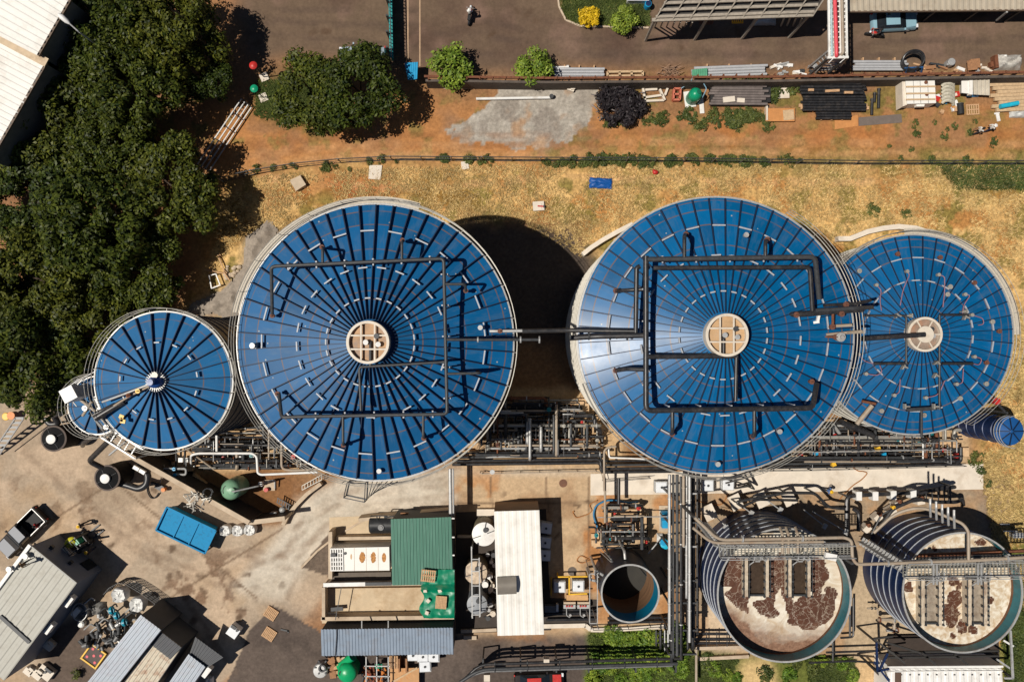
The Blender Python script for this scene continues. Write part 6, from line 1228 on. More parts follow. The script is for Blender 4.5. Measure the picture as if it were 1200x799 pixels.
def pallet_at(t, px, py, z, rz, w=1.2, d=1.0, nb=6):
    c = W(px, py, z)
    for k in range(nb): mb = MB(); o_ = -w/2+.06+k*(w-.12)/(nb-1); mb.box((c.x+o_*math.cos(rz), c.y+o_*math.sin(rz), z+.12), (.11, d, .03), rz); mb.build('slat', WOOD, t)
    for k in (-1, 0, 1): mb = MB(); o_ = k*(d/2-.06); mb.box((c.x-o_*math.sin(rz), c.y+o_*math.cos(rz), z), (w, .1, .118), rz); mb.build('bearer', WOOD, t)
pallet_at(t, 1139, 129, 0, R(3))
for i in range(8): x0 = 1158+(i*5) % 13; y = 99+i*4.2; single('timber', M('pale timber', A(206, 176, 138)), 'long pale timber beam in the loose pile at right frame edge', 'timber', MB().bar(W(x0, y+1, .3+.05*(i % 3)), W(1214, y-1, .3+.05*(i % 3)), .32, .25), 'timber beams at right edge')
t = thing('pipe', 'short bright cyan pipe lying on the timber beams', 'pipe', W(1182, 123, 0)); mb = MB(); mb.tube([W(1172, 125, .75), W(1193, 121, .75)], .22, 14); mb.build('tube', M('cyan plastic', A(40, 185, 215), .4), t)
tarp('plastic_sheet', 'crumpled silver plastic below the timber beams at right frame edge', 'plastic', 1193, 134, 1.7, .7, .35, GTARP, 15)
single('plank', WHITE, 'short white plank on the dirt left of the silver plastic', 'plank', MB().box(W(1169, 137, 0), (.3, .9, .08), R(12)).box(W(1168, 133, .08), (.5, .15, .05), R(12)))
t = thing('barrel', 'small black barrel standing on the track left of the pale pallet', 'barrel', W(1125, 128, 0)); mb = MB(); mb.tube([W(1125, 122, .4), W(1126, 134, .4)], [.3, .3], 16); mb.build('body', RUBBER, t); mb = MB(); mb.tube([W(1125, 121.5, .4), W(1125, 122.2, .4)], .33, 16); mb.build('rim', DGREY, t)
# things on the grass
single('slab', CONCL, 'pale square slab at grass edge near the fence, above the left big tank', 'slab', MB().prism([W(x, y) for x, y in [(433, 194), (448, 194), (446, 211), (432, 210)]], 0, .12).box(W(438, 208, .12), (.4, .3, .02)))
t = thing('timber_stack', 'stack of weathered boards on the grass upper left of the left big tank', 'timber', W(350, 215, 0))
for k in range(5): mb = MB(); mb.box(W(350-k*.1, 215, .1+k*.09), (1.1, 1.2-.05*k, .085), R(25+k*2)); mb.build('board', CONC, t)
tarp('tarpaulin', 'blue tarpaulin lying on the dry grass between the tanks and fence', 'tarpaulin', 704, 215, 2.15, 1.0, .28, M('blue tarp', A(12, 84, 160), .5, 0, .15, 2), 21, R(-3), nn=20)
single('board', CONCL, 'small white board with a red tool on the dry grass', 'board', MB().box(W(631, 242, .02), (1.05, .85, .26), R(4)).box(W(634, 242, .28), (.1, .5, .03), R(4)))
t = thing('hand_tool', 'red handled tool lying on the small white board', 'tool', W(633, 242, .3)); mb = MB(); mb.bar(W(630, 241.5, .36), W(637, 242, .36), .12, .06); mb.build('handle', RED, t); mb = MB(); mb.box(W(637.5, 242, .33), (.12, .25, .06)); mb.build('head', DGREY, t)
single('sack', RED, 'small red sack on the grass by the fence', 'sack', MB().sphere(W(768, 202, .2), .28, (1, .8, .7)).sphere(W(766, 200, .2), .12))
single('board', CONCL, 'little pale board in the grass near the chain-link fence', 'board', MB().box(W(545, 194, 0), (.7, .7, .1), .1).box(W(545, 197, 0), (.3, .3, .14), .3))
for x, y, z_, mt, lb in ((310, 91, 3.3, RED, 'red disc on a post with pale square base, left of the joined trees'), (309, 115, 2.8, GREENP, 'green disc on a post with pale square base, left of the joined trees')):
    p = W(x, y, 0); t = thing('marker_post', lb, 'post', p); mb = MB(); mb.box(p, (.75, .75, .14), .4); mb.build('base', CONCL, t); mb = MB(); mb.tube([(p.x, p.y, .1), (p.x, p.y, z_)], .05, 8); mb.build('post', DGREY, t); mb = MB(); mb.lathe((p.x, p.y, z_), [(.34, -.05), (.36, .0), (.2, .12), (.02, .15)], 18); mb.build('disc', mt, t)
# gate frame on the track beside the grove
t = thing('steel_gate', 'long pale steel barrier lying diagonally beside the grove', 'barrier', W(266, 155, 0))
for o_ in (0, 4, 8, 12): mb = MB(); mb.bar(W(283+o_, 116+o_*.8, 1.0-.06*o_), W(231+o_*1.2, 193+o_*.6, 1.0-.06*o_), .1); mb.build('rail', STEEL, t)
for k in range(6): f = k/5; mb = MB(); mb.bar(W(283-52*f, 116+77*f, 1.05), W(295-50*f, 126+75*f, .3), .08); mb.build('cross_bar', DGREY, t)
t = thing('chair', 'broken pale frame chair at the foot of the grove by the gravel ramp', 'chair', W(251, 329, 0))
for p, q in (((245, 323), (253, 321)), ((253, 321), (258, 334)), ((258, 334), (248, 338)), ((248, 338), (245, 323))): mb = MB(); mb.bar(W(*p, .5), W(*q, .5), .1); mb.bar(W(*p, 0), W(*p, .6), .08); mb.build('frame', WHITE, t)
rnd = random.Random(12)
for i, (p, q) in enumerate((((240, 316), (265, 321)), ((255, 298), (266, 325)), ((262, 318), (270, 330)))): single('timber', WOOD, ('flat', 'steep', 'short')[i]+' grey timber crossed on the debris by the gravel ramp', 'timber', MB().bar(W(*p, .2+.1*i), W(*q, .25+.1*i), .1).bar(W(p[0]+2, p[1], .1+.1*i), W(p[0]+4, p[1]+2, .1+.1*i), .1))
mb = MB()
for k in range(26): mb.sphere(W(rnd.uniform(264, 282), rnd.uniform(312, 326), .1), rnd.uniform(.1, .3), (1, .8, .7), 7, 5)
tag(mb.build('rubble', CONC), 'low spread of rubble at the gravel ramp edge', 'rubble', kind='stuff')

# ------------------------------------------------------------------ lower left yard
def filter_vessel(label, px, py, rz=0):
    p = W(px, py, 3.0); r = L(15, 3.0); t = thing('filter_vessel', label, 'filter tank', (p.x, p.y, 0), 'black filter vessels')
    mb = MB(); mb.lathe((p.x, p.y, 0), [(r*.95, 0), (r*.95, 2.8)], 40, cap=False); mb.build('body', M('black vessel', (.011, .011, .012), .75, 0, .3, 1.5, dirt=(.022, .02, .019), damt=.5, spec=.12), t)
    mb = MB(); mb.lathe((p.x, p.y, 2.8), [(r*.95, 0), (r*1.02, .02), (r*1.02, .1), (r*.9, .14)], 40, cap=False); mb.build('rim', M('brown rim', A(100, 86, 78), .6), t)
    mb = MB(); mb.lathe((p.x, p.y, 2.8), [(r*.9, .1), (r*.5, .3), (.35, .38), (.02, .38)], 40, cap=False); mb.build('lid', MC['black vessel'], t)
    mb = MB(); mb.lathe((p.x, p.y, 3.18), [(.42, 0), (.42, .18), (.1, .24), (.02, .24)], 24, cap=False); mb.build('cap', WHITE, t)
    for k in range(4): a = k*math.pi/2+.5; mb = MB(); mb.bar((p.x+r*.4*math.cos(a), p.y+r*.4*math.sin(a), 3.13), (p.x+r*.85*math.cos(a), p.y+r*.85*math.sin(a), 2.99), .04); mb.build('lid_rib', DGREY, t)
    return t
filter_vessel('black round vessel with a white cap, touching the tree grove edge', 62, 514); f2 = filter_vessel('black round vessel with a white cap, nearer the blue skip', 125, 560)
t = thing('duct', 'thick black duct bent around the right side of the nearer black vessel', 'duct', W(170, 570, 0)); mb = MB(); mb.pipe([W(140, 566, 2.0), W(152, 569, 2.0), W(163, 573, 2.0), W(172, 568, 2.0), W(174, 555, 2.0), W(160, 545, 2.0)], .32, 12, .6); mb.build('pipe', BLACKP, t)
for x, y in ((161, 548), (168, 552)): mb = MB(); mb.box(W(x, y, 2.35), (.55, .32, .3), R(-30)); mb.build('junction_box', WHITE, t)
mb = MB(); p = W(163, 573, 2.0); mb.bar((p.x, p.y, 0), (p.x, p.y, 1.8), .15); mb.build('post', DGREY, t)
t = thing('duct', 'black duct elbow between the grove edge and the little low blue tank', 'duct', W(65, 490, 0)); mb = MB(); mb.pipe([W(54, 490, 1.8), W(58, 497, 1.8), W(70, 496, 1.8), W(62, 487, 2.2), W(74, 482, 3)], .28, 12, .5); mb.build('pipe', BLACKP, t); mb = MB(); p = W(58, 497, 1.8); mb.bar((p.x, p.y, 0), (p.x, p.y, 1.7), .15); mb.build('post', DGREY, t)
# corrugated bund wall along the pit
def clad_wall(name, label, p, q, h, th=.3, mat=None):
    t = thing(name, label, 'wall', W(*p, 0)); a, b_ = W(*p, h), W(*q, h); a.z = b_.z = 0; mb = MB(); mb.bar(a+Vector((0, 0, h/2)), b_+Vector((0, 0, h/2)), th, h); mb.build('core', CONC, t)
    d = (b_-a).normalized(); s_ = Vector((d.y, -d.x, 0)); s_ = -s_ if False else s_
    mb = MB(); off = (th/2+.02); side = Vector((-d.y, d.x, 0))*off; k = 1 if (a+side).length < a.length else -1
    A0, B0 = a+side*k, b_+side*k; mb.sheet(A0, B0, B0+Vector((0, 0, h-.1)), A0+Vector((0, 0, h-.1)), .5, .015, .012); mb.build('cladding', M('dark cladding', (.03, .031, .034), .6, .1, .2, 1), t, smooth=False)
    mb = MB(); mb.bar(a+Vector((0, 0, h+.05)), b_+Vector((0, 0, h+.05)), th+.12, .1); mb.build('coping', CONC, t); return t
clad_wall('bund_wall', 'long straight bund wall with pale coping between yard and green vessel pit', (146, 530), (292, 612), 3.6)
clad_wall('bund_wall', 'short bund wall along lower edge of the green vessel pit', (292, 612), (334, 607), 3.0)
mb = MB(); single('kerb_beam', M('pale timber', A(206, 176, 138)), 'slanting pale beam at left foot of the small pipe bank', 'beam', MB().bar(W(227, 556, .5), W(254, 577, .5), .3, .5).bar(W(226, 555, .2), W(232, 560, .2), .5, .3))
t = thing('hose', 'black hose loop lying on the yard by the bund wall', 'hose', W(180, 572, 0)); mb = MB(); c = W(180, 574, .1); mb.tube([(c.x+.75*math.cos(a*.22)-.2*math.sin(a*.3), c.y+.75*math.sin(a*.22), .08+.004*a) for a in range(28)], .06, 7); mb.build('loop', RUBBER, t)
t = thing('pump', 'small yard pump with orange motor by the black hose loop', 'pump', W(191, 571, 0)); mb = MB(); mb.box(W(188, 570, .1), (.8, .5, .3), R(-30)); mb.build('base', DGREY, t); mb = MB(); mb.cyl(W(193, 573, .3), .2, .4, 12); mb.build('motor', M('orange paint', A(225, 130, 30), .5), t); mb = MB(); mb.bar(W(188, 566, .3), W(192, 545, 2.5), .1); mb.build('standpipe', BEIGEP, t)
t = thing('pipe_loop', 'pale rectangular pipe loop with blue valves in the shaded pit', 'pipe', W(205, 551, 0)); mb = MB(); mb.pipe([W(192, 549, 2.8), W(218, 549, 2.8), W(218, 556, 2.8), W(192, 556, 2.8)], .1, 8, .2); mb.build('pipe', STEEL, t)
for x, y in ((205, 549), (206, 556)): valve(t, (x, y, 2.8), .18, CYAN)
# green pressure vessel
p = W(268, 575, 3.4); t = thing('green_vessel', 'tall pale green pressure vessel with domed top in the pit', 'pressure vessel', (p.x, p.y, 0)); GV = M('pale green paint', A(128, 172, 140), .35, 0, .12, 1.2); r = L(12.2, 3.4)
mb = MB(); mb.lathe((p.x, p.y, 0), [(r, .6), (r, 2.6), (r*.95, 2.95), (r*.75, 3.25), (r*.4, 3.4), (.02, 3.45)], 36, cap=False); mb.build('shell', GV, t)
for k in range(3): a = k*2.1; mb = MB(); mb.bar((p.x+r*.8*math.cos(a), p.y+r*.8*math.sin(a), 0), (p.x+r*.8*math.cos(a), p.y+r*.8*math.sin(a), 1.2), .15); mb.build('leg', DGREY, t)
mb = MB(); mb.pipe([(p.x+.3, p.y, 3.4), (p.x+.5, p.y, 3.8), W(304, 569, 3.0), W(304, 569, .2)], .07, 8, .3); mb.build('outlet_pipe', STEEL, t); mb = MB(); mb.lathe((p.x+.3, p.y, 3.3), [(.3, 0), (.3, .25), (.02, .3)], 18, cap=False); mb.build('manhole', GV, t)
mb = MB(); mb.tube([(p.x+.55*math.cos(a*.2+2.2), p.y+.55*math.sin(a*.2+2.2), 3.38) for a in range(8)], .03, 6); mb.build('lifting_ring', DGREY, t)
t = thing('pump_skid', 'small pump skid with red motor right of the tall green vessel', 'pump', W(316, 568, 0)); mb = MB(); mb.box(W(316, 568, 0), (1.1, 1.0, .2)); mb.build('base', CONC, t); mb = MB(); mb.cyl(W(313, 573, .2), .2, .4, 12); mb.build('motor', RED, t); mb = MB(); mb.box(W(307, 566, .3), (.35, .4, .5)); mb.build('junction_box', WHITE, t); mb = MB(); mb.pipe([W(310, 565, .5), W(322, 562, .6), W(322, 572, .5)], .07, 8); mb.build('pipe', STEEL, t)
t = thing('scrap_heap', 'tangle of pale steel and wire over the bund wall above the blue skip', 'scrap', W(232, 588, 0)); rnd = random.Random(2); mb = MB()
for k in range(30): a = W(rnd.uniform(222, 240), rnd.uniform(578, 598), 3.8+rnd.random()*.6); mb.bar(a, a+Vector((rnd.uniform(-.9, .9), rnd.uniform(-.9, .9), rnd.uniform(-.1, .4))), rnd.uniform(.05, .12))
mb.build('steel', RAILM, t); mb = MB(); mb.tube([(W(244, 577, 3.9).x+.4*math.cos(a*.5), W(244, 577, 3.9).y+.4*math.sin(a*.5), 3.8+.02*a) for a in range(26)], .04, 6); mb.build('wire_coil', DGREY, t)
t = thing('platform', 'small steel stair and pump at right corner of the pit', 'stair', W(330, 600, 0)); mb = MB()
for k in range(6): mb.bar(W(326+k*2.6, 583+k*1.6, .8), W(325+k*2.6, 588+k*1.6, .8), .08)
mb.bar(W(325, 583, .8), W(341, 592, .8), .07); mb.bar(W(324, 588, .8), W(339, 597, .8), .07); mb.build('stair', DGREY, t); mb = MB(); mb.box(W(323, 601, .2), (.6, .45, .8)); mb.build('junction_box', STEEL, t); mb = MB(); mb.sphere(W(331, 597, .9), .3); mb.build('pump', STEEL, t)
t = thing('ladder', 'steel ladder lying along the curved driveway kerb', 'ladder', W(365, 567, 0)); mb = MB()
for s_ in (0, 1): mb.bar(W(354, 569+s_*5, .5), W(377, 556+s_*6, .8), .06)
mb.build('side_rail', RAILM, t); mb = MB()
for k in range(8): f = k/7; mb.bar(W(354+23*f, 569-13*f, .5+.3*f), W(354+23*f, 574-12*f, .5+.3*f), .05)
mb.build('rung', RAILM, t)
# blue skip
c = W(218, 621, 1.5); t = thing('skip', 'bright blue open-topped waste skip on the yard', 'skip', (c.x, c.y, 0)); a = R(-25.5); SK = M('skip blue', A(0, 146, 202, .75), .6, 0, .2, 2.5, dirt=A(40, 96, 130), damt=.7, dscale=2.5, spec=.2)
def skp(x, y, z): return Vector((c.x+x*math.cos(a)-y*math.sin(a), c.y+x*math.sin(a)+y*math.cos(a), z))
l2, w2 = 2.5, 1.05
def plate(mb, pts, th=.06):
    nn = (pts[1]-pts[0]).cross(pts[2]-pts[0]).normalized()*th; n_ = len(pts); mb.add(pts+[p+nn for p in pts], [tuple(range(n_))[::-1], tuple(range(n_, 2*n_))]+[(i, (i+1) % n_, n_+(i+1) % n_, n_+i) for i in range(n_)])
for nm, pts in (('side', [skp(-l2+.3, w2, .15), skp(l2-.3, w2, .15), skp(l2, w2+.12, 1.5), skp(-l2, w2+.12, 1.5)]), ('side', [skp(l2-.3, -w2, .15), skp(-l2+.3, -w2, .15), skp(-l2, -w2-.12, 1.5), skp(l2, -w2-.12, 1.5)]), ('end', [skp(l2-.3, w2, .15), skp(l2-.3, -w2, .15), skp(l2, -w2-.12, 1.5), skp(l2, w2+.12, 1.5)]), ('end', [skp(-l2+.3, -w2, .15), skp(-l2+.3, w2, .15), skp(-l2, w2+.12, 1.5), skp(-l2, -w2-.12, 1.5)])):
    mb = MB(); plate(mb, pts); mb.build(nm, SK, t)
mb = MB(); plate(mb, [skp(-l2+.3, -w2, .3), skp(l2-.3, -w2, .3), skp(l2-.3, w2, .3), skp(-l2+.3, w2, .3)]); mb.build('floor', SK, t)
mb = MB(); P = [skp(-l2, -w2-.12, 1.53), skp(l2, -w2-.12, 1.53), skp(l2, w2+.12, 1.53), skp(-l2, w2+.12, 1.53)]
for p, q in zip(P, P[1:]+P[:1]): mb.bar(p, q, .14, .1)
mb.build('rim', SK, t)
for x in (-.8, .75): mb = MB(); mb.bar(skp(x, -w2-.05, 1.42), skp(x, w2+.05, 1.42), .1); mb.build('cross_bar', SK, t)
mb = MB(); plate(mb, [skp(-l2+.1, -w2, 1.3), skp(l2-.1, -w2, 1.3), skp(l2-.1, w2, 1.36), skp(-l2+.1, w2, 1.36)], .03); mb.build('cover', SK, t)
for x in (-l2-.05, l2+.05):
    for y in (-.8, .8): mb = MB(); mb.bar(skp(x, y, .2), skp(x, y, 1.45), .12); mb.build('lug', DGREY, t)
# bulk bags
def bulk_bag(label, px, py, s_=1.0, z0=0, seed=1, group=None):
    c = W(px, py, z0+.9); vs = []; fs = []; n_ = 22; R0 = .58*s_
    prof = [(.75, 0), (.97, .08), (1.04, .4), (1.0, .75), (.92, .88), (.7, .82), (.45, .72), (.2, .78), (.01, .80)]
    for j, (r, z) in enumerate(prof):
        for k in range(n_):
            a_ = 2*math.pi*k/n_; q = 1+.10*mnoise.noise(Vector((math.cos(a_)*2.5+seed, math.sin(a_)*2.5, z*3))); sq = 1/max(abs(math.cos(a_)), abs(math.sin(a_)))**.35; vs.append((c.x+R0*r*q*sq*math.cos(a_)*.9, c.y+R0*r*q*sq*math.sin(a_)*.9, z0+z*s_*1.05*(1+.16*mnoise.noise(Vector((math.cos(a_)*3, math.sin(a_)*3, seed+r*4))))))
    for j in range(len(prof)-1):
        for k in range(n_): fs.append((j*n_+k, j*n_+(k+1) % n_, (j+1)*n_+(k+1) % n_, (j+1)*n_+k))
    t = thing('bulk_bag', label, 'bulk bag', (c.x, c.y, z0), group); mb = MB(); mb.add(vs, fs); mb.build('sack', M('white woven bag', (.66, .66, .64), .8, 0, .12, 5, dirt=A(150, 140, 128), damt=.4), t)
    for k in range(4): a_ = R(45+90*k); p = Vector((c.x+R0*.95*math.cos(a_), c.y+R0*.95*math.sin(a_), z0+.9*s_)); mb = MB(); mb.pipe([p, p+Vector((-.1*math.cos(a_), -.1*math.sin(a_), .2)), p+Vector((-.25*math.cos(a_+.5), -.25*math.sin(a_+.5), 0))], .03, 5); mb.build('loop', WHITE, t)
bulk_bag('left white bulk bag of three below the bund wall', 263, 622, .95, seed=1); bulk_bag('middle white bulk bag of three below the bund wall', 278, 622, .98, seed=2); bulk_bag('right white bulk bag of three below the bund wall', 292, 621, 1.0, seed=3)
bulk_bag('white bulk bag beside the curved wire fence, above the pump cluster', 140, 697, 1.25, .5, 4); bulk_bag('flatter white bulk bag beside the corrugated sheds', 161, 708, 1.25, .5, 5)
tarp('tarpaulin', 'grey covered lump left of the bulk bags by the pump cluster', 'tarpaulin', 117, 712, 1.2, 1.2, .8, M('grey cover', A(130, 128, 124), .6, 0, .3, 3), 31)
# building with pale roof
bA, P = house('workshop', 'dark clad building with pale flat sheet roof at lower left corner', 'building', [(36, 639), (90, 683), (5, 797), (-49, 753)], 4.5, M('slate grey cladding', A(112, 122, 140), .6, .1, .1, .6), M('pale grey roof', A(184, 182, 172), .6, .1, .06, .6, dirt=A(150, 142, 128), damt=.35), .62, .03, .05, th=.12)
mb = MB(); mb.bar(W(36, 638, 4.6), W(-49, 752, 4.6), .3, .3); mb.build('gutter', WHITE, bA); mb = MB(); mb.bar(W(0, 721.5, 4.62), W(34.5, 752.5, 4.62), .3, .1); mb.build('roof_gap', DGREY, bA)
mb = MB(); mb.bar(W(36, 639, 4.56), W(90, 683, 4.56), .12, .14); mb.build('flashing', M('pale flashing', A(160, 160, 155), .5), bA)
kA = lambda x, y: W(x, y, 4.5)
p1, p2, p3 = kA(36, 639), kA(90, 683), kA(5, 797); e1 = (p2-p1).normalized(); nrm1 = Vector((-e1.y, e1.x, 0)); e2 = (p3-p2).normalized(); nrm2 = Vector((-e2.y, e2.x, 0))
if nrm1.dot(p1+p2) > 0: nrm1 = -nrm1
nrm1 = Vector((e1.y, -e1.x, 0)); nrm1 = nrm1 if (p1+nrm1).length < p1.length else -nrm1; nrm2 = nrm2 if nrm2.dot(Vector((1, 0, 0))) > 0 else -nrm2
q = p1.lerp(p2, .80); mb = MB(); mb.bar(Vector((q.x, q.y, 1.0))-e1*.5+nrm1*.0, Vector((q.x, q.y, 1.0))+e1*.5+nrm1*.0, .1, 1.6); o = mb.build('window', GLASSD, bA); 
for f, zz in ((.2, 2.6), (.62, 2.6)): q = p1.lerp(p2, f); mb = MB(); mb.box((q.x+nrm1.x*.1, q.y+nrm1.y*.1, zz), (.3, .3, .35), R(-40)); mb.build('wall_lamp', DGREY, bA)
for f in (.2, .48): q = p2.lerp(p3, f)+nrm2*.25; mb = MB(); mb.box((q.x, q.y, 3.2), (1.0, .4, .7), math.atan2(e2.y, e2.x)); mb.build('air_conditioner', WHITE, bA)
for x, y in ((28, 649), (9, 664)): mb = MB(); mb.bar(W(x, y, 4.9), W(x+7, y+5, 4.9), .1); mb.cyl(W(x+3, y+2, 4.8), .25, .25, 10); mb.build('roof_fixture', STEEL, bA)
# corrugated sheds beside it
house('shed', 'long pale blue grey corrugated shed, tallest of the three at lower left', 'shed', [(165, 720), (189, 738), (124, 820), (100, 802)], 4.6, M('dark shed wall', (.05, .052, .055), .7, 0, .2, 1), M('blue grey sheet roof', A(168, 176, 186), .5, .2, .08, 1, dirt=A(140, 120, 100), damt=.3), .3, .05, .05)
sB, P = house('shed', 'rusty white corrugated shed between the two pale blue grey ones', 'shed', [(188.5, 739.5), (213, 758), (164, 830), (139, 806)], 3.9, MC['dark shed wall'], M('rust spotted white roof', A(206, 196, 176), .6, .1, .1, 1, dirt=A(150, 95, 60), damt=.8, dscale=1.5), .3, .05, .05)
mb = MB(); mb.sheet(*[W(x, y, 3.99) for x, y in [(189, 740), (213, 758.5), (199.5, 772), (175.5, 753.5)]], .3, .05, .04); mb.build('dark_roof_sheet', M('dark grey sheet', A(84, 86, 90), .6, .1, .15, 1), sB, smooth=False)
sC, P = house('shed', 'low pale blue grey corrugated shed with navy side, rightmost of the three', 'shed', [(221, 766), (241, 781), (210, 826), (190, 811)], 3.2, M('navy shed wall', (.015, .04, .08), .6, 0, .2, 1), MC['blue grey sheet roof'], .3, .05, .05)
mb = MB(); mb.sheet(*[W(x, y, 2.9) for x, y in [(229, 746), (262, 770), (243, 782), (222, 766)]], .3, .04, .04); mb.build('lean_to_roof', MC['dark grey sheet'], sC, smooth=False)
mb = MB(); mb.box(W(245, 784, 2.2), (.45, 1.0, .7), R(-38)); mb.build('air_conditioner', WHITE, sC)
tarp('tarpaulin', 'white crumpled sack at lower right of the sheds', 'sack', 246, 796, .8, .8, .7, M('white woven bag', (.66, .66, .64)), 33)
# curved wire fence
t = thing('wire_fence', 'curved black wire panel fence around the white bulk bags', 'fence', W(165, 690, 0)); ptsf = [(131, 690), (137, 683), (148, 677), (157, 679), (172, 688), (190, 701), (186, 707)]
for h in (.1, .45, .8, 1.15, 1.5): mb = MB(); [mb.bar(W(*p, 0)+Vector((0, 0, h)), W(*q_, 0)+Vector((0, 0, h)), .045) for p, q_ in zip(ptsf, ptsf[1:])]; mb.build('wire', DGREY, t)
for p, q_ in zip(ptsf, ptsf[1:]):
    for k in range(4): x = W(*p, 0).lerp(W(*q_, 0), k/4); mb = MB(); mb.bar(x, x+Vector((0, 0, 1.55)), .05); mb.build('post', DGREY, t)
# pump cluster
rnd = random.Random(8); t = thing('pump_cluster', 'tangle of black motors and steel fittings with three teal wheels by the sheds', 'machinery', W(130, 735, 0))
for k in range(60):
    u, v = rnd.random(), rnd.random(); x = 92+u*38+v*28; y = 752-v*42+u*18; z = rnd.uniform(.2, 1.1)
    mb = MB(); d = Vector((rnd.uniform(-1, 1), rnd.uniform(-1, 1), rnd.uniform(-.1, .1))).normalized()*rnd.uniform(.15, .35); c = W(x, y, z); mb.tube([c-d, c+d], rnd.uniform(.1, .22), 10); mb.tube([c+d, c+d*1.3], rnd.uniform(.06, .1), 8); mb.build(rnd.choice(['motor', 'fitting']), rnd.choice([BLACKP, DGREY, DGREY, STEEL, MGREY]), t)
for k in range(14):
    x, y = 96+rnd.random()*60, 706+rnd.random()*50; 
    if (x-96)*.75+y > 775: continue
    mb = MB(); mb.pipe([W(x, y, .9), W(x+8, y-7, 1.0), W(x+12, y-4, .8)], .07, 7); mb.build('pipe', rnd.choice([STEEL, DGREY]), t)
for x, y in ((131, 715), (137, 721), (146, 729)): mb = MB(); c = W(x, y, 1.4); mb.tube([c+Vector((-.1, 0, 0)), c+Vector((.1, .05, 0))], .36, 18); mb.cyl((c.x, c.y, 1.3), .28, .25, 14); mb.build('wheel', M('teal enamel', A(20, 140, 165), .4), t)
t = thing('wash_tank', 'oval steel tub beside the dark clad building', 'tub', W(93, 717, 0)); c = W(93, 717, .9); mb = MB(); mb.lathe((0, 0, 0), [(.9, 0), (1, .9), (.92, .9), (.85, .1), (.02, .08)], 24, cap=False); mb.v = [(c.x+x*.72, c.y+y*.85, z) for x, y, z in mb.v]; mb.build('tub', STEEL, t); mb = MB(); mb.box(W(91, 716, .5), (.5, .9, .35), R(-40)); mb.build('tray', WHITE, t)
t = thing('drum', 'small capped white drum beside the steel tub', 'drum', W(98, 729, 0)); mb = MB(); mb.lathe(W(98, 729, 0), [(.3, 0), (.32, .5), (.2, .6)], 16); mb.build('body', WHITE, t); mb = MB(); mb.cyl(W(98, 729, .6), .1, .1, 10); mb.build('cap', DGREY, t)
t = thing('hatch', 'square hatch with yellow frame and red spots on dark paving', 'hatch', W(110, 768, 0)); c = W(110, 768, .1); mb = MB(); mb.box((c.x, c.y, .03), (1.55, 1.55, .08), R(-36)); mb.build('plate', M('dark hatch plate', A(96, 86, 82), .8, 0, .15, 3), t)
for k in range(4): a_ = R(-36+90*k); d = Vector((math.cos(a_), math.sin(a_), 0)); s_ = Vector((-d.y, d.x, 0)); mb = MB(); mb.bar(Vector((c.x, c.y, .12))+d*.82-s_*.89, Vector((c.x, c.y, .12))+d*.82+s_*.73, .14, .2); mb.build('frame', YEL, t)
for x, y in ((110, 768), (109, 760), (102, 769), (118, 768), (111, 776)): mb = MB(); mb.cyl(W(x, y, .11), .13, .02, 12); mb.build('spot', PINK, t)
for i, (x, y, w_) in enumerate(((60, 753, 1.0), (47, 787, 1.0), (57, 785, 1.4), (37, 784, .8))):
    lb = ('pale machine base on dark paving beside the building', 'cream crate at bottom edge by the building', 'largest cream machine block near bottom left', 'small cream crate furthest left at bottom edge')[i]
    t = thing('machine_base', lb, 'machine part', W(x, y, 0)); mb = MB(); mb.box(W(x, y, 0), (w_, w_*.75, .6), R(-38)); mb.build('block', CREAM, t); mb = MB(); mb.box(W(x+1, y-1, .6), (w_*.5, .25, .25), R(-38)); mb.cyl(W(x-2, y+1, .6), .12, .3, 10); mb.build('bracket', DGREY if i == 2 else CREAM, t)
t = thing('potted_plant', 'small dark potted plant near the yellow framed hatch', 'plant', W(92, 787, 0)); o = bpy.data.objects.new('leaves', WD[0]); col.objects.link(o); o.parent = t; o.location = (0, 0, .5); o.scale = (.6, .6, .6); WL[o] = WL[t]; mb = MB(); mb.lathe(W(92, 787, 0), [(.2, 0), (.28, .4), (.22, .4), (.02, .35)], 14, cap=False); mb.build('pot', RUBBER, t)
t = thing('water_tote', 'small white tank with a dark valve alone on the yard right of the sheds', 'tank', W(277, 737, 0)); mb = MB(); mb.box(W(277, 736, .1), (1.0, .95, .95), R(-35)); mb.build('body', PLAST, t); mb = MB(); mb.box(W(274, 734, 1.05), (.5, .3, .15), R(-35)); mb.cyl(W(278, 738, 1.05), .13, .1, 12); mb.build('valve_block', DGREY, t)
for i, (x, y, a_, lb) in enumerate(((318, 718, -33, 'weathered wooden pallet at dark paving corner, upper one of two'), (316, 742, -33, 'wooden pallet below the other one on dark paving'))): t = thing('pallet', lb, 'pallet', W(x, y, 0)); pallet_at(t, x, y, 0, R(a_), 1.15, 1.05, 8)
single('bar', DGREY, 'short dark bar on paving right of the pallets', 'bar', MB().bar(W(329, 737, .06), W(338, 739, .06), .14, .1).bar(W(337, 738, .06), W(338, 741, .06), .1))
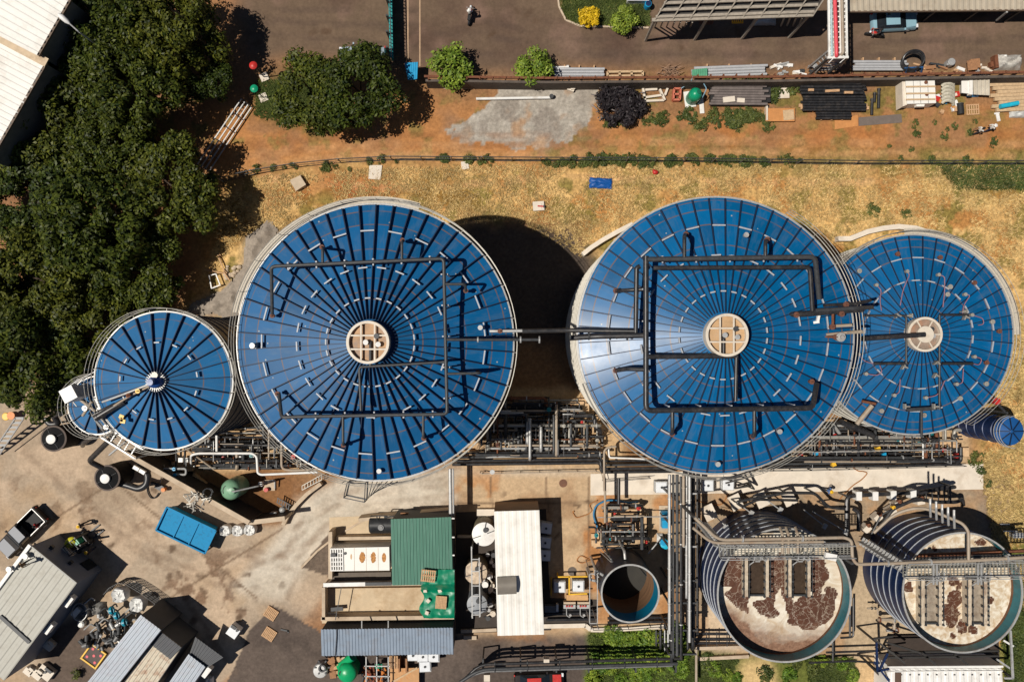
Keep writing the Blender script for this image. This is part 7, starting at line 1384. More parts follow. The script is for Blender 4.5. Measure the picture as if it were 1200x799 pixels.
# stair and yellow bin at left edge
t = thing('steel_stair', 'steel stair with rails at left frame edge below the grove', 'stair', W(14, 520, 0))
for s_ in (0, 10): mb = MB(); mb.bar(W(18+s_, 490, 2.6), W(-10+s_, 532, .2), .1); mb.bar(W(18+s_, 490, 3.6), W(-10+s_, 532, 1.2), .07); mb.build('rail', STEEL, t)
for k in range(9): f = k/8; mb = MB(); mb.bar(W(18-28*f, 490+42*f, 2.55-2.3*f), W(28-28*f, 490+42*f, 2.55-2.3*f), .22, .05); mb.build('tread', MGREY, t)
t = thing('bin', 'small yellow bin beside the steel stair under the grove', 'bin', W(13, 487, 0)); mb = MB(); mb.lathe(W(13, 487, 0), [(.3, 0), (.36, .8), (.3, .85)], 14); mb.build('body', YEL, t); mb = MB(); mb.cyl(W(13, 487, .85), .37, .06, 14); mb.build('lid', M('orange paint', A(225, 130, 30)), t)

# ------------------------------------------------------------------ concrete bays and sheds, bottom centre
DARKPAVE = M('dark yard paving', A(70, 62, 56), .85, 0, .25, 1.2)  # one dark tone for tank yard and trench paving
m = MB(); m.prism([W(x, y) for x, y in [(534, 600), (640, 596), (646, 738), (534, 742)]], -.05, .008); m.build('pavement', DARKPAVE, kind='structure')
t = thing('concrete_bay', 'walled sandy concrete bays around the white container at bottom centre', 'bay', W(440, 670, 0)); SAND = M('sandy concrete', A(212, 190, 158), .95, 0, .14, 1, dirt=A(176, 146, 110), damt=.7, dscale=.4, bump=.2)
mb = MB(); mb.prism([W(x, y, 0) for x, y in [(386, 606), (460, 603), (530, 603), (530, 684), (386, 684)]], 0, .02); mb.build('floor', SAND, t)
def bwall(t, p, q, h, th=.35, nm='wall', mat=None): mb = MB(); a, b_ = W(*p, h), W(*q, h); mb.bar((a.x, a.y, h/2), (b_.x, b_.y, h/2), th, h); return mb.build(nm, mat or CONC, t)
bwall(t, (387, 623), (387, 678), 1.8); bwall(t, (394, 631), (458, 630), 1.0, .3); bwall(t, (420, 609), (530, 599), 1.6, .3); bwall(t, (387, 684), (379, 688), 2.0, .3)
mb = MB(); mb.prism([W(x, y, 0) for x, y in [(380, 686), (530, 684), (530, 724), (380, 726)]], 0, .9); mb.build('tray_floor', SAND, t)
bwall(t, (379, 688), (379, 726), 2.2, .3); bwall(t, (376, 725), (532, 723), 2.2, .35); bwall(t, (380, 686), (530, 684), 2.1, .2)
mb = MB(); mb.bar(W(379, 685, 2.4), W(428, 684, 2.4), .35, .1); mb.build('white_coping', WHITE, t); mb = MB(); mb.bar(W(428, 684, 2.4), W(459, 683.5, 2.4), .3, .1); mb.build('dark_coping', DGREY, t)
mb = MB(); mb.prism([W(x, y, 1.0) for x, y in [(388, 671), (458, 670), (458, 681), (388, 682)]], .02, 1.0); mb.build('channel', M('brown grey slab', A(112, 102, 92), .8, 0, .2, 2), t)
mb = MB(); mb.box(W(389, 719.5, .9), (.95, .5, .5)); mb.build('white_box', WHITE, t); mb = MB(); mb.bar(W(388, 713.5, 1.4), W(402, 712.5, 1.4), .35, .2); mb.build('mixer', DGREY, t); mb = MB(); mb.bar(W(400, 688, 2.6), W(393, 726, 2.6), .06); mb.build('cable', DGREY, t)
p = W(447, 616.5, 2.0); t = thing('fuel_tank', 'black horizontal cylindrical tank poking out from under the green roof', 'tank', (p.x+1.0, p.y, 0)); mb = MB(); mb.tube([(p.x-1.2, p.y, 1.15), (p.x-1.1, p.y, 1.15), (p.x+2.6, p.y, 1.15), (p.x+2.7, p.y, 1.15)], [.72, .82, .82, .72], 28); mb.build('shell', M('black tank paint', (.02, .021, .023), .4, 0, .3, 2), t)
mb = MB(); mb.cyl((p.x-.05, p.y-.1, 1.85), .27, .22, 18); mb.cyl((p.x-.05, p.y-.1, 2.07), .16, .06, 14); mb.build('manhole', MGREY, t); mb = MB(); mb.box((p.x-.4, p.y, 0), (.2, 1.2, .5)); mb.box((p.x+1.8, p.y, 0), (.2, 1.2, .5)); mb.build('saddle', CONC, t)
mb = MB(); mb.pipe([(p.x-.4, p.y+.5, 1.7), (p.x-.4, p.y+1.0, 2.2), (p.x+.6, p.y+1.0, 2.2)], .05, 7); mb.pipe([(p.x+.3, p.y+.9, 2.3), (p.x+2.2, p.y+1.05, 2.3)], .08, 7); mb.build('vent_pipe', DGREY, t); mb = MB(); mb.box((p.x+2.1, p.y+1.1, 1.8), (.7, .3, .3)); mb.build('valve_box', BROWN, t)
# white container
P = quad_z([(387, 642), (456, 640.5), (456.5, 668), (387.5, 669)], 2.5); c = sum(P, Vector())/4; t = thing('container', 'white box container with rust stains and a slotted left end', 'container', (c.x, c.y, 0)); mb = MB(); mb.prism(P, .05, 2.5); mb.build('body', WROOF, t)
mb = MB()
for k in range(6): mb.bar(W(387.5+k*2.8, 642.5, 2.56), W(388+k*2.8, 668.5, 2.56), .1, .1)
for k in range(6): mb.bar(W(387.5, 643+k*5, 2.555), W(401.5, 642.8+k*5, 2.555), .1, .08)
mb.build('grille_frame', WHITE, t); mb = MB(); mb.prism(quad_z([(387.6, 642.6), (401.4, 642.3), (401.8, 668.2), (388, 668.5)], 2.506), 2.495, 2.506); mb.build('grille_back', M('dark grille', A(120, 116, 108), .8), t)
for k in range(3): mb = MB(); mb.bar(W(415+k*14, 641.6, 2.5), W(415.3+k*14, 668.5, 2.5), .03, .03); mb.build('seam', CONC, t)
for x, w_, h_ in ((424.5, .55, 1.0), (437.5, .45, 1.0), (450, .38, .85), (411.5, .15, .5)):
    c_ = W(x, 653 if x > 412 else 652, 2.5); vs = [(c_.x+w_*.5*math.cos(a*.25)*(1+.3*mnoise.noise(Vector((x, a, 0)))), c_.y+h_*.5*math.sin(a*.25)*(1+.2*mnoise.noise(Vector((a, x, 2))))) for a in range(25)]; mb = MB(); mb.prism(vs, 2.49, 2.507); mb.build('rust_stain', M('brown stain', A(196, 140, 84), .9, 0, .5, 6, dirt=A(110, 75, 48), damt=.9, dscale=4) if x > 412 else M('faint stain', A(226, 190, 150), .9), t)
mb = MB(); mb.cyl(W(404.5, 648, 2.5), .13, .08, 12); mb.build('vent', DGREY, t); mb = MB(); mb.box(W(391, 649.5, 2.6), (.45, .28, .25)); mb.build('valve', DGREY, t)
# green roof
GRN = M('green sheet roof', A(72, 122, 104), .5, .1, .10, 1.5, dirt=A(120, 160, 145), damt=.3, stretch=(3, .3, 1))
t, P = house('shed', 'square shed with dark green corrugated roof and a green tarp over one corner', 'shed', [(458, 608), (529, 605.5), (531, 684), (459.5, 685.5)], 4.2, M('dark shed wall', (.05, .052, .055)), GRN, .28, .04, .1)
for y in (607, 629, 650, 672): mb = MB(); mb.box(W(531, y, 4.1), (.25, .12, .1)); mb.build('purlin_end', WHITE, t)
# green tarp draped from the roof over the bay
def zt_(x, y): return 4.33 if y < 685 else (4.33-(y-685)/7*1.9 if y < 692 else 2.42)
mb = MB(); nx_, ny_ = 22, 32; vs = []; fs = []
for j in range(ny_+1):
    for i in range(nx_+1):
        y = 667+j*60/ny_; xl = 493+(3 if y < 690 else 1)+3.0*math.sin(j*.45)*(y > 684); x = xl+(532.5-xl)*i/nx_; z = zt_(x, y)+.12*mnoise.noise(Vector((x*.12, y*.12, 1)))+.05*mnoise.noise(Vector((x*.4, y*.3, 4))); 
        if y > 723: z -= (y-723)*.22
        vs.append(W(x, y, z))
m0 = len(vs); vs += [v-Vector((0, 0, .03)) for v in vs]
for j in range(ny_):
    for i in range(nx_): a = j*(nx_+1)+i; fs.append((a, a+nx_+1, a+nx_+2, a+1)); fs.append((m0+a, m0+a+1, m0+a+nx_+2, m0+a+nx_+1))
mb.add(vs, fs); o = mb.build('tarpaulin', M('green tarp', A(0, 132, 96), .38, 0, .22, 2)); tag(o, 'shiny green tarpaulin over the corner of the green roof and the bay', 'tarpaulin')
t = thing('pallet', 'wooden pallet lying across the edge of green roof and tarpaulin', 'pallet', W(502, 674, 4.5)); pallet_at(t, 502, 674, 4.55, R(-6), 1.25, 1.05, 7)
t = thing('pallet', 'wooden pallet holding down the green tarpaulin over the bay', 'pallet', W(517, 705, 2.6)); pallet_at(t, 517, 705, 2.6, R(-4), 1.0, 1.15, 8)
for i, (x, y) in enumerate(((498.5, 691), (515.5, 691), (502, 703), (500.5, 717))): tag(MB().box(W(x, y, 2.5), (.32, .32, .2), i*.4).box(W(x, y, 2.7), (.2, .2, .05), i*.4).build('block', CREAM), 'small pale block weighing down the green tarpaulin', 'block', 'tarpaulin weights')
t, P = house('shed', 'long blue grey corrugated lean-to roof below the sandy concrete bay', 'shed', [(376, 737), (531, 735), (531.5, 766), (377, 768)], (3.7, 3.7, 3.2, 3.2), M('open shed dark side', (.04, .04, .042), .8), M('blue grey corrugated roof', A(150, 164, 180), .5, .15, .08, 1, dirt=A(130, 112, 96), damt=.35), .28, .05, .08)
mb = MB(); mb.bar(W(395, 737, 3.82), W(393, 768, 3.32), .07); mb.build('cable', DGREY, t); 
for x in (424, 455): mb = MB(); mb.bar(W(x, 727, 3.3), W(x, 737, 3.6), .09); mb.build('rafter', STEEL, t)
# yard clutter below the lean-to
t = thing('drum', 'round steel drum with a dark ring lid, left below the lean-to roof', 'drum', W(378, 781, 0)); mb = MB(); mb.lathe(W(378, 781, 0), [(.62, 0), (.68, .1), (.68, .9), (.6, 1.0), (.3, 1.02), (.02, 1.02)], 26, cap=False); mb.build('body', STEEL, t); mb = MB(); mb.lathe(W(378, 782, 1.0), [(.22, .02), (.22, .2), (.36, .2), (.36, .02)], 20, cap=False); mb.build('ring', DGREY, t)
for k in range(6): a_ = k*1.05; c = W(378, 781, .9); mb = MB(); mb.box((c.x+.62*math.cos(a_), c.y+.62*math.sin(a_), .85), (.2, .14, .2), a_); mb.build('clamp', DGREY, t)
p = W(406, 790, 2.0); t = thing('water_tank', 'round green tank with a dark hatch at bottom edge below the lean-to', 'water tank', (p.x, p.y, 0)); mb = MB(); mb.lathe((p.x, p.y, 0), [(.85, 0), (.92, .1), (.88, .5), (.92, .6), (.88, 1.1), (.92, 1.2), (.88, 1.7), (.7, 1.95), (.3, 2.1), (.02, 2.12)], 28, cap=False); mb.build('body', M('light green plastic', A(20, 168, 104), .35, 0, .15, 2), t); mb = MB(); mb.cyl((p.x-.45, p.y+.1, 1.8), .24, .2, 16); mb.build('lid', RUBBER, t)
t = thing('tube', 'green tube leaning behind the round green tank', 'tube', W(408, 775, 0)); mb = MB(); mb.tube([W(398, 781, .6), W(413, 769, 1.4)], .38, 14); mb.build('tube', M('light green plastic', A(20, 168, 104)), t); mb = MB(); mb.tube([W(413, 769, 1.4), W(413.6, 768.6, 1.43)], .42, 14); mb.build('rim', GREENP, t)
rnd = random.Random(14)
for i in range(9): x, y = 391+(i % 3)*6+rnd.uniform(-1, 1), 771+(i//3)*8; tag(MB().box(W(x, y, 0), (rnd.uniform(.4, .8), rnd.uniform(.4, .7), rnd.uniform(.3, .8)), rnd.uniform(-.3, .3)).box(W(x, y, .8), (.3, .3, .1), .2).build('carton', [BROWN, WOOD, CONC][i % 3]), ['brown', 'wooden', 'pale'][i % 3]+' carton in the pile left of the green tube', 'carton', 'carton pile')
rnd = random.Random(15)
for i in range(40):
    x, y = rnd.uniform(420, 452), rnd.uniform(783, 800); c = W(x, y, rnd.uniform(.1, .8)); d = Vector((rnd.uniform(-1, 1), rnd.uniform(-1, 1), 0)).normalized()*rnd.uniform(.2, .5); j = rnd.randrange(4)
    tag(MB().tube([c-d, c+d], .1, 8).tube([c+d*.9, c+d], .14, 8).build('fitting', [M('rust red fitting', A(170, 75, 50), .7), M('orange fitting', A(214, 130, 60), .7), DGREY, RUST][j]), ['rust red', 'orange', 'dark', 'brown'][j]+' pipe fitting in the caged heap below the lean-to', 'pipe fitting', 'caged heap of fittings')
t = thing('cage', 'steel grid cage over the heap of pipe fittings', 'cage', W(437, 785, 0))
for x in (429, 441.5, 455): mb = MB(); mb.bar(W(x, 769, 1.6), W(x, 806, 1.6), .09); mb.build('bar', STEEL, t)
for y in (780, 792): mb = MB(); mb.bar(W(427, y, 1.6), W(457, y, 1.6), .09); mb.build('cross_bar', STEEL, t)
for x in (429, 455): p = W(x, 770, 1.6); mb = MB(); mb.bar((p.x, p.y, 0), p, .1); mb.build('post', STEEL, t)
single('green_box', GREENP, 'green box inside the steel grid cage', 'box', MB().box(W(444, 779, .8), (.6, .35, .3)).box(W(444, 779, 1.1), (.65, .4, .06)))
t = thing('timber_crate', 'stack of wooden lattice frames below the lean-to', 'crate', W(461, 775, 0))
for k in range(4): mb = MB(); mb.bar(W(457+k*2.8, 768, .9), W(457+k*2.8, 783, .9), .13, .1); mb.build('slat', WOOD, t)
for y in (769, 776, 782): mb = MB(); mb.bar(W(456, y, .8), W(467, y, .8), .14, .1); mb.build('bearer', WOOD, t)
t = thing('timber_crate', 'dark wooden trough beside the lattice frames', 'crate', W(472, 776, 0)); mb = MB(); mb.bar(W(468.5, 769, .6), W(468.5, 785, .6), .12, 1.0); mb.bar(W(477, 769, .6), W(477, 785, .6), .16, 1.0); mb.build('side', BROWN, t); mb = MB(); mb.box(W(472.7, 777, .05), (.6, 1.2, .3)); mb.build('floor', M('dark timber', A(84, 58, 42), .9), t)
t = thing('plywood_table', 'large rust stained plywood bench at bottom edge with a pale batten', 'bench', W(475, 792, 0)); mb = MB(); mb.prism(quad_z([(457, 783), (491, 782), (491, 806), (457, 806)], .9), .84, .9); mb.build('top', M('rusty plywood', A(208, 160, 112), .85, 0, .15, 2, dirt=A(206, 120, 40), damt=.9, dscale=.9), t)
for x in (459, 489): p = W(x, 785, .8); mb = MB(); mb.bar((p.x, p.y, 0), (p.x, p.y, .84), .1); mb.build('leg', WOOD, t)
mb = MB(); mb.bar(W(459, 799, .95), W(489, 782, .95), .16, .08); mb.build('batten', M('pale timber', A(206, 176, 138)), t)
def ibc(label, px, py, rz=0, frame=STEEL, group=None, top=PLAST):
    p = W(px, py, 1.15); t = thing('bulk_container', label, 'tank', (p.x, p.y, 0), group); mb = MB(); s_ = .5
    mb.box((p.x, p.y, .14), (1.0, .96, .9), rz); mb.box((p.x, p.y, 1.04), (.9, .86, .08), rz); mb.build('bottle', top, t); mb = MB(); mb.cyl((p.x, p.y, 1.12), .11, .07, 14); mb.build('cap', DGREY, t); mb = MB(); mb.box((p.x, p.y, 0), (1.1, 1.0, .13), rz); mb.build('pallet', DGREY, t)
    mb = MB(); ca, sa = math.cos(rz), math.sin(rz); rot = lambda x, y, z: Vector((p.x+x*ca-y*sa, p.y+x*sa+y*ca, z))
    for z in (.35, .7, 1.02):
        P = [rot(-.53, -.51, z), rot(.53, -.51, z), rot(.53, .51, z), rot(-.53, .51, z)]
        for a, b_ in zip(P, P[1:]+P[:1]): mb.bar(a, b_, .03)
    for x in (-.53, 0, .53):
        for y in (-.51, .51): mb.bar(rot(x, y, .13), rot(x, y, 1.04), .03)
    mb.build('cage', frame, t); return t
ibc('white caged tank tucked under the lean-to eave, left of its two neighbours', 484, 768); ibc('white caged tank between two others under the lean-to eave', 495.5, 769.5); ibc('white caged tank at right end of the lean-to eave', 508, 769.5); ibc('white caged tank standing apart in front of the three at the lean-to', 498, 781, .05)
for i, (x, y, a_) in enumerate(((640, 619, -8), (639, 636, -8), (638.5, 651, -3))): ibc(('upper', 'middle', 'lower')[i]+' white caged tank of three in the shade of the white shed', x, y, R(a_))
ibc('white caged tank in left half of the yellow frame', 656, 688); ibc('white caged tank in right half of the yellow frame', 678, 687)
for i, (x, y, lb) in enumerate(((775.5, 571, 'white caged tank on concrete path just left of the vertical pipe rack'), (830, 569, 'white caged tank on concrete path right of the vertical pipe rack'), (854, 568, 'white caged tank beneath the black stair frame on the concrete path'))): ibc(lb, x, y)
mb = MB(); PATHST = M('black steel', A(60, 58, 56), .6, .2)
t = thing('stair_tower', 'angled black steel stair frame at lower edge of the right big tank', 'stair', W(880, 562, 0.00))
for p, q in (((862, 572, 1.50), (880, 569, 1.50)), ((880, 569, 1.50), (873, 555, 1.80)), ((862, 572, 1.00), (876, 568, 1.00)), ((884, 573, 1.50), (873, 556, 1.75)), ((846, 560, 2.50), (866, 565, 2.00)), ((850, 566, 2.50), (884, 557, 3.00)), ((840, 563, 3.00), (870, 558, 3.50)), ((866, 565, 2.00), (884, 573, 1.50))): mb = MB(); mb.bar(W(*p), W(*q), .13); mb.build('beam', PATHST, t)
for x, y in ((862, 572), (880, 569)): p = W(x, y, 1.5); mb = MB(); mb.bar((p.x, p.y, 0), p, .14); mb.build('post', PATHST, t)
# yellow frame bund
t = thing('bund_frame', 'yellow steel frame around two white caged tanks', 'frame', W(668, 688, 0))
for p, q in (((646, 676, .1), (646, 697, .1)), ((654, 675.5, 1.3), (688, 675, 1.3)), ((667, 675, 1.3), (667, 696, 1.3)), ((667, 696, 1.2), (688, 695, 1.2))): mb = MB(); mb.bar(W(*p), W(*q), .12, .16); mb.build('rail', YEL, t)
for x, y in ((654, 675.5), (688, 675), (667, 696)): p = W(x, y, 1.2); mb = MB(); mb.bar((p.x, p.y, 0), p, .12); mb.build('post', YEL, t)
mb = MB(); mb.box(W(676, 698, 0), (2.0, .5, .5)); mb.build('plinth', M('orange plinth', A(214, 168, 116), .9), t)
single('manhole_cover', M('grey iron cover', A(110, 100, 92), .7, .2), 'round dark manhole cover above the yellow frame', 'manhole cover', MB().cyl(W(670.5, 669, 0), .42, .03, 26).cyl(W(670.5, 669, .03), .3, .015, 20))
single('stain_cover', M('brown iron cover', A(120, 84, 66), .8), 'round rusty manhole cover on tan concrete above the white shed', 'manhole cover', MB().cyl(W(660, 566, 0), .38, .02, 24).cyl(W(660, 566, .02), .25, .01, 20))
for i, x in enumerate((667, 683)):
    t = thing('dosing_pump', ('left', 'right')[i]+' grey dosing pump with red fittings below the yellow frame', 'pump', W(x, 708, 0)); mb = MB(); mb.box(W(x, 706, 0), (1.1, .6, .7)); mb.build('base', CONC, t); mb = MB(); mb.box(W(x, 709, .5), (1.1, .35, .4)); mb.build('motor', STEEL, t)
    for k in range(3): mb = MB(); mb.box(W(x-3+k*3, 709.5, .9), (.14, .14, .14)); mb.build('fitting', RED, t)
    mb = MB(); mb.pipe([W(x-3, 711, .8), W(x-3, 721, .6), W(x+1, 723, .6)], .05, 7); mb.cyl(W(x+1, 719, .3), .12, .4, 10); mb.build('pipe', STEEL, t)
t = thing('trench_rack', 'row of dark pipes in the trench right of the white shed', 'pipe rack', W(665, 722, 0))
for y, r in ((715, .1), (719, .14), (726, .12)): mb = MB(); mb.tube([W(640, y, .4), W(698, y-1, .4)], r, 8); mb.build('pipe', BLACKP, t)
mb = MB(); mb.box(W(646, 711, .1), (1.3, .6, .6)); mb.build('panel_box', MGREY, t); mb = MB(); mb.bar(W(653, 707, .6), W(653, 715, .6), .2, .5); mb.build('end_plate', WHITE, t)
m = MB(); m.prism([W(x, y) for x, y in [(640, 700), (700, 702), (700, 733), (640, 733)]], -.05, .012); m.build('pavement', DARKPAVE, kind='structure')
m = MB()
kk = [(637, 733), (686, 732), (692, 737), (712, 737.5), (732, 736), (785, 733)]
for p, q in zip(kk, kk[1:]): m.bar(W(*p, .12), W(*q, .12), .4, .28)
m.build('kerb', CONCL, kind='structure')
t = thing('guard_rail', 'low steel guard rail along the kerb below the empty open tank', 'railing', W(740, 731, 0)); railing(t, [(694, 733, .2), (735, 732, .2), (786, 728, .2)], DGREY)
for y in (724, 729): mb = MB(); mb.tube([W(712, y, .5), W(786, y-1, .5)], .13, 8); mb.build('pipe', BLACKP, t)
# white shed with a grey skylight box
wsh, P = house('shed', 'tall narrow white roofed shed with a grey box on its left edge', 'shed', [(579, 599), (632, 597.5), (637.5, 743), (583, 744.5)], 4.3, M('tan shed wall', A(150, 126, 106), .8, 0, .15, 1), WROOF, .6, .02, .02, th=.12)
P = quad_z([(582.5, 677), (605, 676), (605.5, 695.5), (583, 696.5)], 4.75); mb = MB(); vs = []; n_ = 8
for k in range(n_+1): a_ = k/n_; q0 = P[0].lerp(P[3], a_); q1 = P[1].lerp(P[2], a_); z = .25*math.sin(math.pi*a_); vs += [q0+Vector((0, 0, z)), q1+Vector((0, 0, z)), (q0.x, q0.y, 4.3), (q1.x, q1.y, 4.3)]
fs = []
for k in range(n_): a_ = 4*k; fs += [(a_, a_+4, a_+5, a_+1), (a_, a_+2, a_+6, a_+4), (a_+1, a_+5, a_+7, a_+3)]
fs += [(0, 1, 3, 2), (4*n_, 4*n_+2, 4*n_+3, 4*n_+1)]; mb.add(vs, fs); mb.build('skylight', M('grey skylight', A(135, 128, 118), .4, .1, .1, 1), wsh)
mb = MB(); mb.box(W(571, 599, .1), (1.9, .6, .5)); single('slab', CONCL, 'white concrete slab at upper left corner of the white shed', 'slab', mb.box(W(576, 607, .0), (.9, 1.0, .5)))
# round tanks left of the white shed
def round_tank(label, px, py, rp, z, mat, top):
    p = W(px, py, z); r = L(rp, z); t = thing('process_tank', label, 'tank', (p.x, p.y, 0)); mb = MB(); mb.lathe((p.x, p.y, 0), [(r, 0), (r, z-.15)], 36, cap=False); mb.build('shell', mat, t)
    mb = MB(); mb.lathe((p.x, p.y, z-.15), [(r+.03, 0), (r+.03, .06), (r*.6, .16), (.02, .2)], 36, cap=False); mb.build('top', top, t)
    mb = MB(); mb.cyl((p.x+r*.15, p.y+r*.4, z-.05), .22, .25, 16); mb.build('manhole', DGREY, t)
    for a_ in (20, 80, 200): mb = MB(); mb.bar((p.x+.3*r*math.cos(R(a_)), p.y+.3*r*math.sin(R(a_)), z+.1), (p.x+r*math.cos(R(a_)), p.y+r*math.sin(R(a_)), z), .06); mb.build('top_rib', DGREY, t)
    return t
round_tank('topmost white topped round tank left of the white shed', 567, 626, 13.5, 3.2, M('olive grey shell', A(140, 132, 110), .6), WHITE)
round_tank('middle round tank with rust marks left of the white shed, under a ladder frame', 557.5, 671, 13, 2.6, M('olive grey shell', A(140, 132, 110)), M('rusty white top', A(210, 190, 165), .6, 0, .3, 2, dirt=A(110, 80, 60), damt=.7))
round_tank('lowest round tank left of the white shed, with grey top', 559, 708, 11.5, 2.8, M('grey tank paint', A(120, 124, 128), .5), M('grey tank top', A(150, 154, 158), .5, 0, .2, 2))
t = thing('walkway_frame', 'pale vertical ladder frame over the round tanks left of the white shed', 'ladder', W(557, 680, 0))
for x, y0, y1 in ((552.5, 640, 724), (561.5, 653, 722)): mb = MB(); mb.bar(W(x, y0, 4.2), W(x+1, y1, 4.2), .1); mb.build('rail', STEEL, t)
for y in (655, 669, 686, 698, 720): mb = MB(); mb.bar(W(552.5, y, 4.2), W(562, y, 4.2), .08); mb.build('rung', STEEL, t)
for x, y in ((553, 642), (553, 722), (562, 722)): p = W(x, y, 4.2); mb = MB(); mb.bar((p.x, p.y, 0), p, .1); mb.build('post', STEEL, t)
rnd = random.Random(19); t = thing('pump_row', 'pale pumps and pipes crowded along left wall of the white shed', 'machinery', W(572, 680, 0))
for k in range(26): x, y = rnd.uniform(566, 580), rnd.uniform(645, 722); mb = MB(); mb.cyl(W(x, y, .1), rnd.uniform(.12, .3), rnd.uniform(.3, 1.2), 12); mb.bar(W(x, y, .6), W(x+rnd.uniform(-8, 8), y+rnd.uniform(-6, 6), .7), .1); mb.build('pump', rnd.choice([CREAM, WHITE, STEEL, DGREY]), t)
mb = MB(); mb.bar(W(540, 739, .15), W(582, 737, .15), .3, .3); mb.box(W(551, 746, 0), (1.2, .35, .25)); mb.bar(W(536, 628, .1), W(556, 628, .1), .25, .25); single('kerb_beam', CONC, 'concrete kerb beams around the shaded tank yard left of the white shed', 'beam', mb)
t = thing('upright_post', 'pair of tall steel pipes beside right corner of the green roof', 'pipe', W(528, 590, 0)); mb = MB(); mb.pipe([W(527.5, 549, 3), W(528, 596, 3), W(528, 606, 3), W(529, 606, .2)], .16, 10); mb.build('pipe', STEEL, t); mb = MB(); mb.pipe([W(531, 549, 3), W(531.5, 603, 3), W(532, 604, .2)], .08, 8); mb.build('pipe', STEEL, t)
# blue container by the pump skid and white wrapped thing
t = thing('storage_container', 'small bright blue container between pump skid and vertical pipe rack', 'container', W(778, 606, 0)); mb = MB(); mb.box(W(778.5, 606.5, 0), (.75, 1.5, 1.0)); mb.build('body', CYAN, t); mb = MB(); mb.box(W(778.5, 606.5, 1.0), (.6, .5, .03)); mb.bar(W(775.5, 599, 1.05), W(782, 599, 1.05), .06); mb.build('lid', M('dull blue lid', A(20, 110, 150)), t)
m = MB(); m.prism([W(x, y) for x, y in [(772, 592), (785, 592), (785, 622), (772, 622)]], 0, .1); single('plinth', CONC, 'pale concrete base under the small blue container', 'plinth', m)
tarp('plastic_bag', 'white crumpled bag beside the blue drum above the empty open tank', 'bag', 773, 630, .55, .9, .7, M('white woven bag', (.66, .66, .64)), 41)
t = thing('drum', 'bright blue drum right of the white crumpled bag', 'drum', W(777.5, 635, 0)); mb = MB(); mb.lathe(W(777.5, 635, 0), [(.4, 0), (.44, .3), (.42, .6), (.44, .9), (.3, .95), (.02, .96)], 20, cap=False); mb.build('body', M('cyan plastic', A(40, 185, 215)), t); mb = MB(); mb.lathe(W(777.5, 635, .93), [(.32, 0), (.32, .06), (.02, .06)], 20, cap=False); mb.build('lid', CYAN, t)
for nm, pts, mt in (('hose', [(1000, 548, .1), (1006, 552, .1), (1012, 552, .1), (1017, 554, .1), (1010, 562, .1), (1000, 568, .1), (990, 578, .1), (983, 586, .1)], 'dull tan hose snaking over the concrete path right of the worker'), ('hose', [(671, 600, .1), (675, 607, .1), (690, 602, .1), (694, 598, .1), (690, 591, .1), (700, 586, .1)], 'rust brown hose curled on tan concrete left of the pump skid'), ('hose', [(690, 655, .1), (680, 650, .1), (675, 657, .1), (682, 660, .1), (694, 655, .1)], 'rust brown hose loop above the yellow frame'), ('hose', [(817, 587, .1), (832, 590, .1), (845, 592, .1), (850, 585, .1), (853, 578, .1)], 'thin tan hose on bare ground right of the vertical pipe rack')):
    mb = MB(); mb.pipe([W(*p) for p in pts], .05, 6, .5); c = W(*pts[0]); mb.tube([c, c+Vector((.15, .1, 0))], .08, 6); single(nm, M('tan hose', A(176, 120, 70), .7), mt, 'hose', mb)
# white container at lower right
P = quad_z([(1041, 780), (1174, 779), (1178, 830), (1040, 830)], 2.9); c = sum(P, Vector())/4; t = thing('container', 'long white shipping container with ribbed top at lower right edge', 'container', (c.x, c.y, 0))
mb = MB(); mb.prism(P, .1, 2.75); mb.build('body', WHITE, t); mb = MB(); mb.sheet(W(1041, 783.5, 2.82), W(1174, 783, 2.82), W(1178, 830, 2.82), W(1040, 830, 2.82), .68, .05, .04); mb.build('roof', M('white paint', (.72, .71, .68)), t, smooth=False)
mb = MB(); mb.bar(W(1040, 781, 2.92), W(1175, 780, 2.92), .18, .2); mb.bar(W(1040, 786.5, 2.95), W(1175, 785.5, 2.95), .08); mb.build('top_rail', WHITE, t)
for k in range(12): mb = MB(); mb.box(W(1056+k*10.4, 790, 2.88), (.16, .1, .04)); mb.build('roof_clip', DGREY, t)
mb = MB(); mb.box(W(1052, 793, 2.84), (.55, .9, .12)); mb.build('hatch', M('brown hatch', A(96, 76, 62), .7), t)
t = thing('support_gantry', 'dark steel gantry with navy struts between the foamy tank and white container', 'gantry', W(1050, 765, 0))
for p, q, mt in (((1024, 748, 4), (1060, 776, 4.5), PATHST), ((1027, 752, 4), (1028, 786, 4), NAVY), ((1030, 786, 4), (1040, 765, 4), NAVY), ((1024, 748, 4), (1046, 745, 4), PATHST), ((1028, 786, 4), (1042, 783, 4), NAVY), ((1038, 752, 4), (1080, 765, 4), PATHST), ((1080, 764, 4), (1096, 778, 4), PATHST), ((1118, 766, 4), (1134, 778, 4), PATHST), ((1040, 770, 4), (1170, 768, 4), PATHST), ((1040, 764, 3.6), (1170, 762, 3.6), PATHST), ((1024, 775, 3), (1042, 798, 3), NAVY), ((1184, 738, 4), (1187, 794, 4), STEEL), ((1187, 794, 3.9), (1177, 794, 3.9), STEEL), ((1176, 750, 3.5), (1188, 757, 4), STEEL), ((1168, 772, 3), (1187, 785, 3), STEEL)): mb = MB(); mb.bar(W(*p), W(*q), .16); mb.build('beam', mt, t)
for x, y in ((1027, 752), (1028, 786), (1060, 776), (1170, 768), (1184, 738), (1187, 794)): p = W(x, y, 4); mb = MB(); mb.bar((p.x, p.y, 0), p, .15); mb.build('post', PATHST, t)
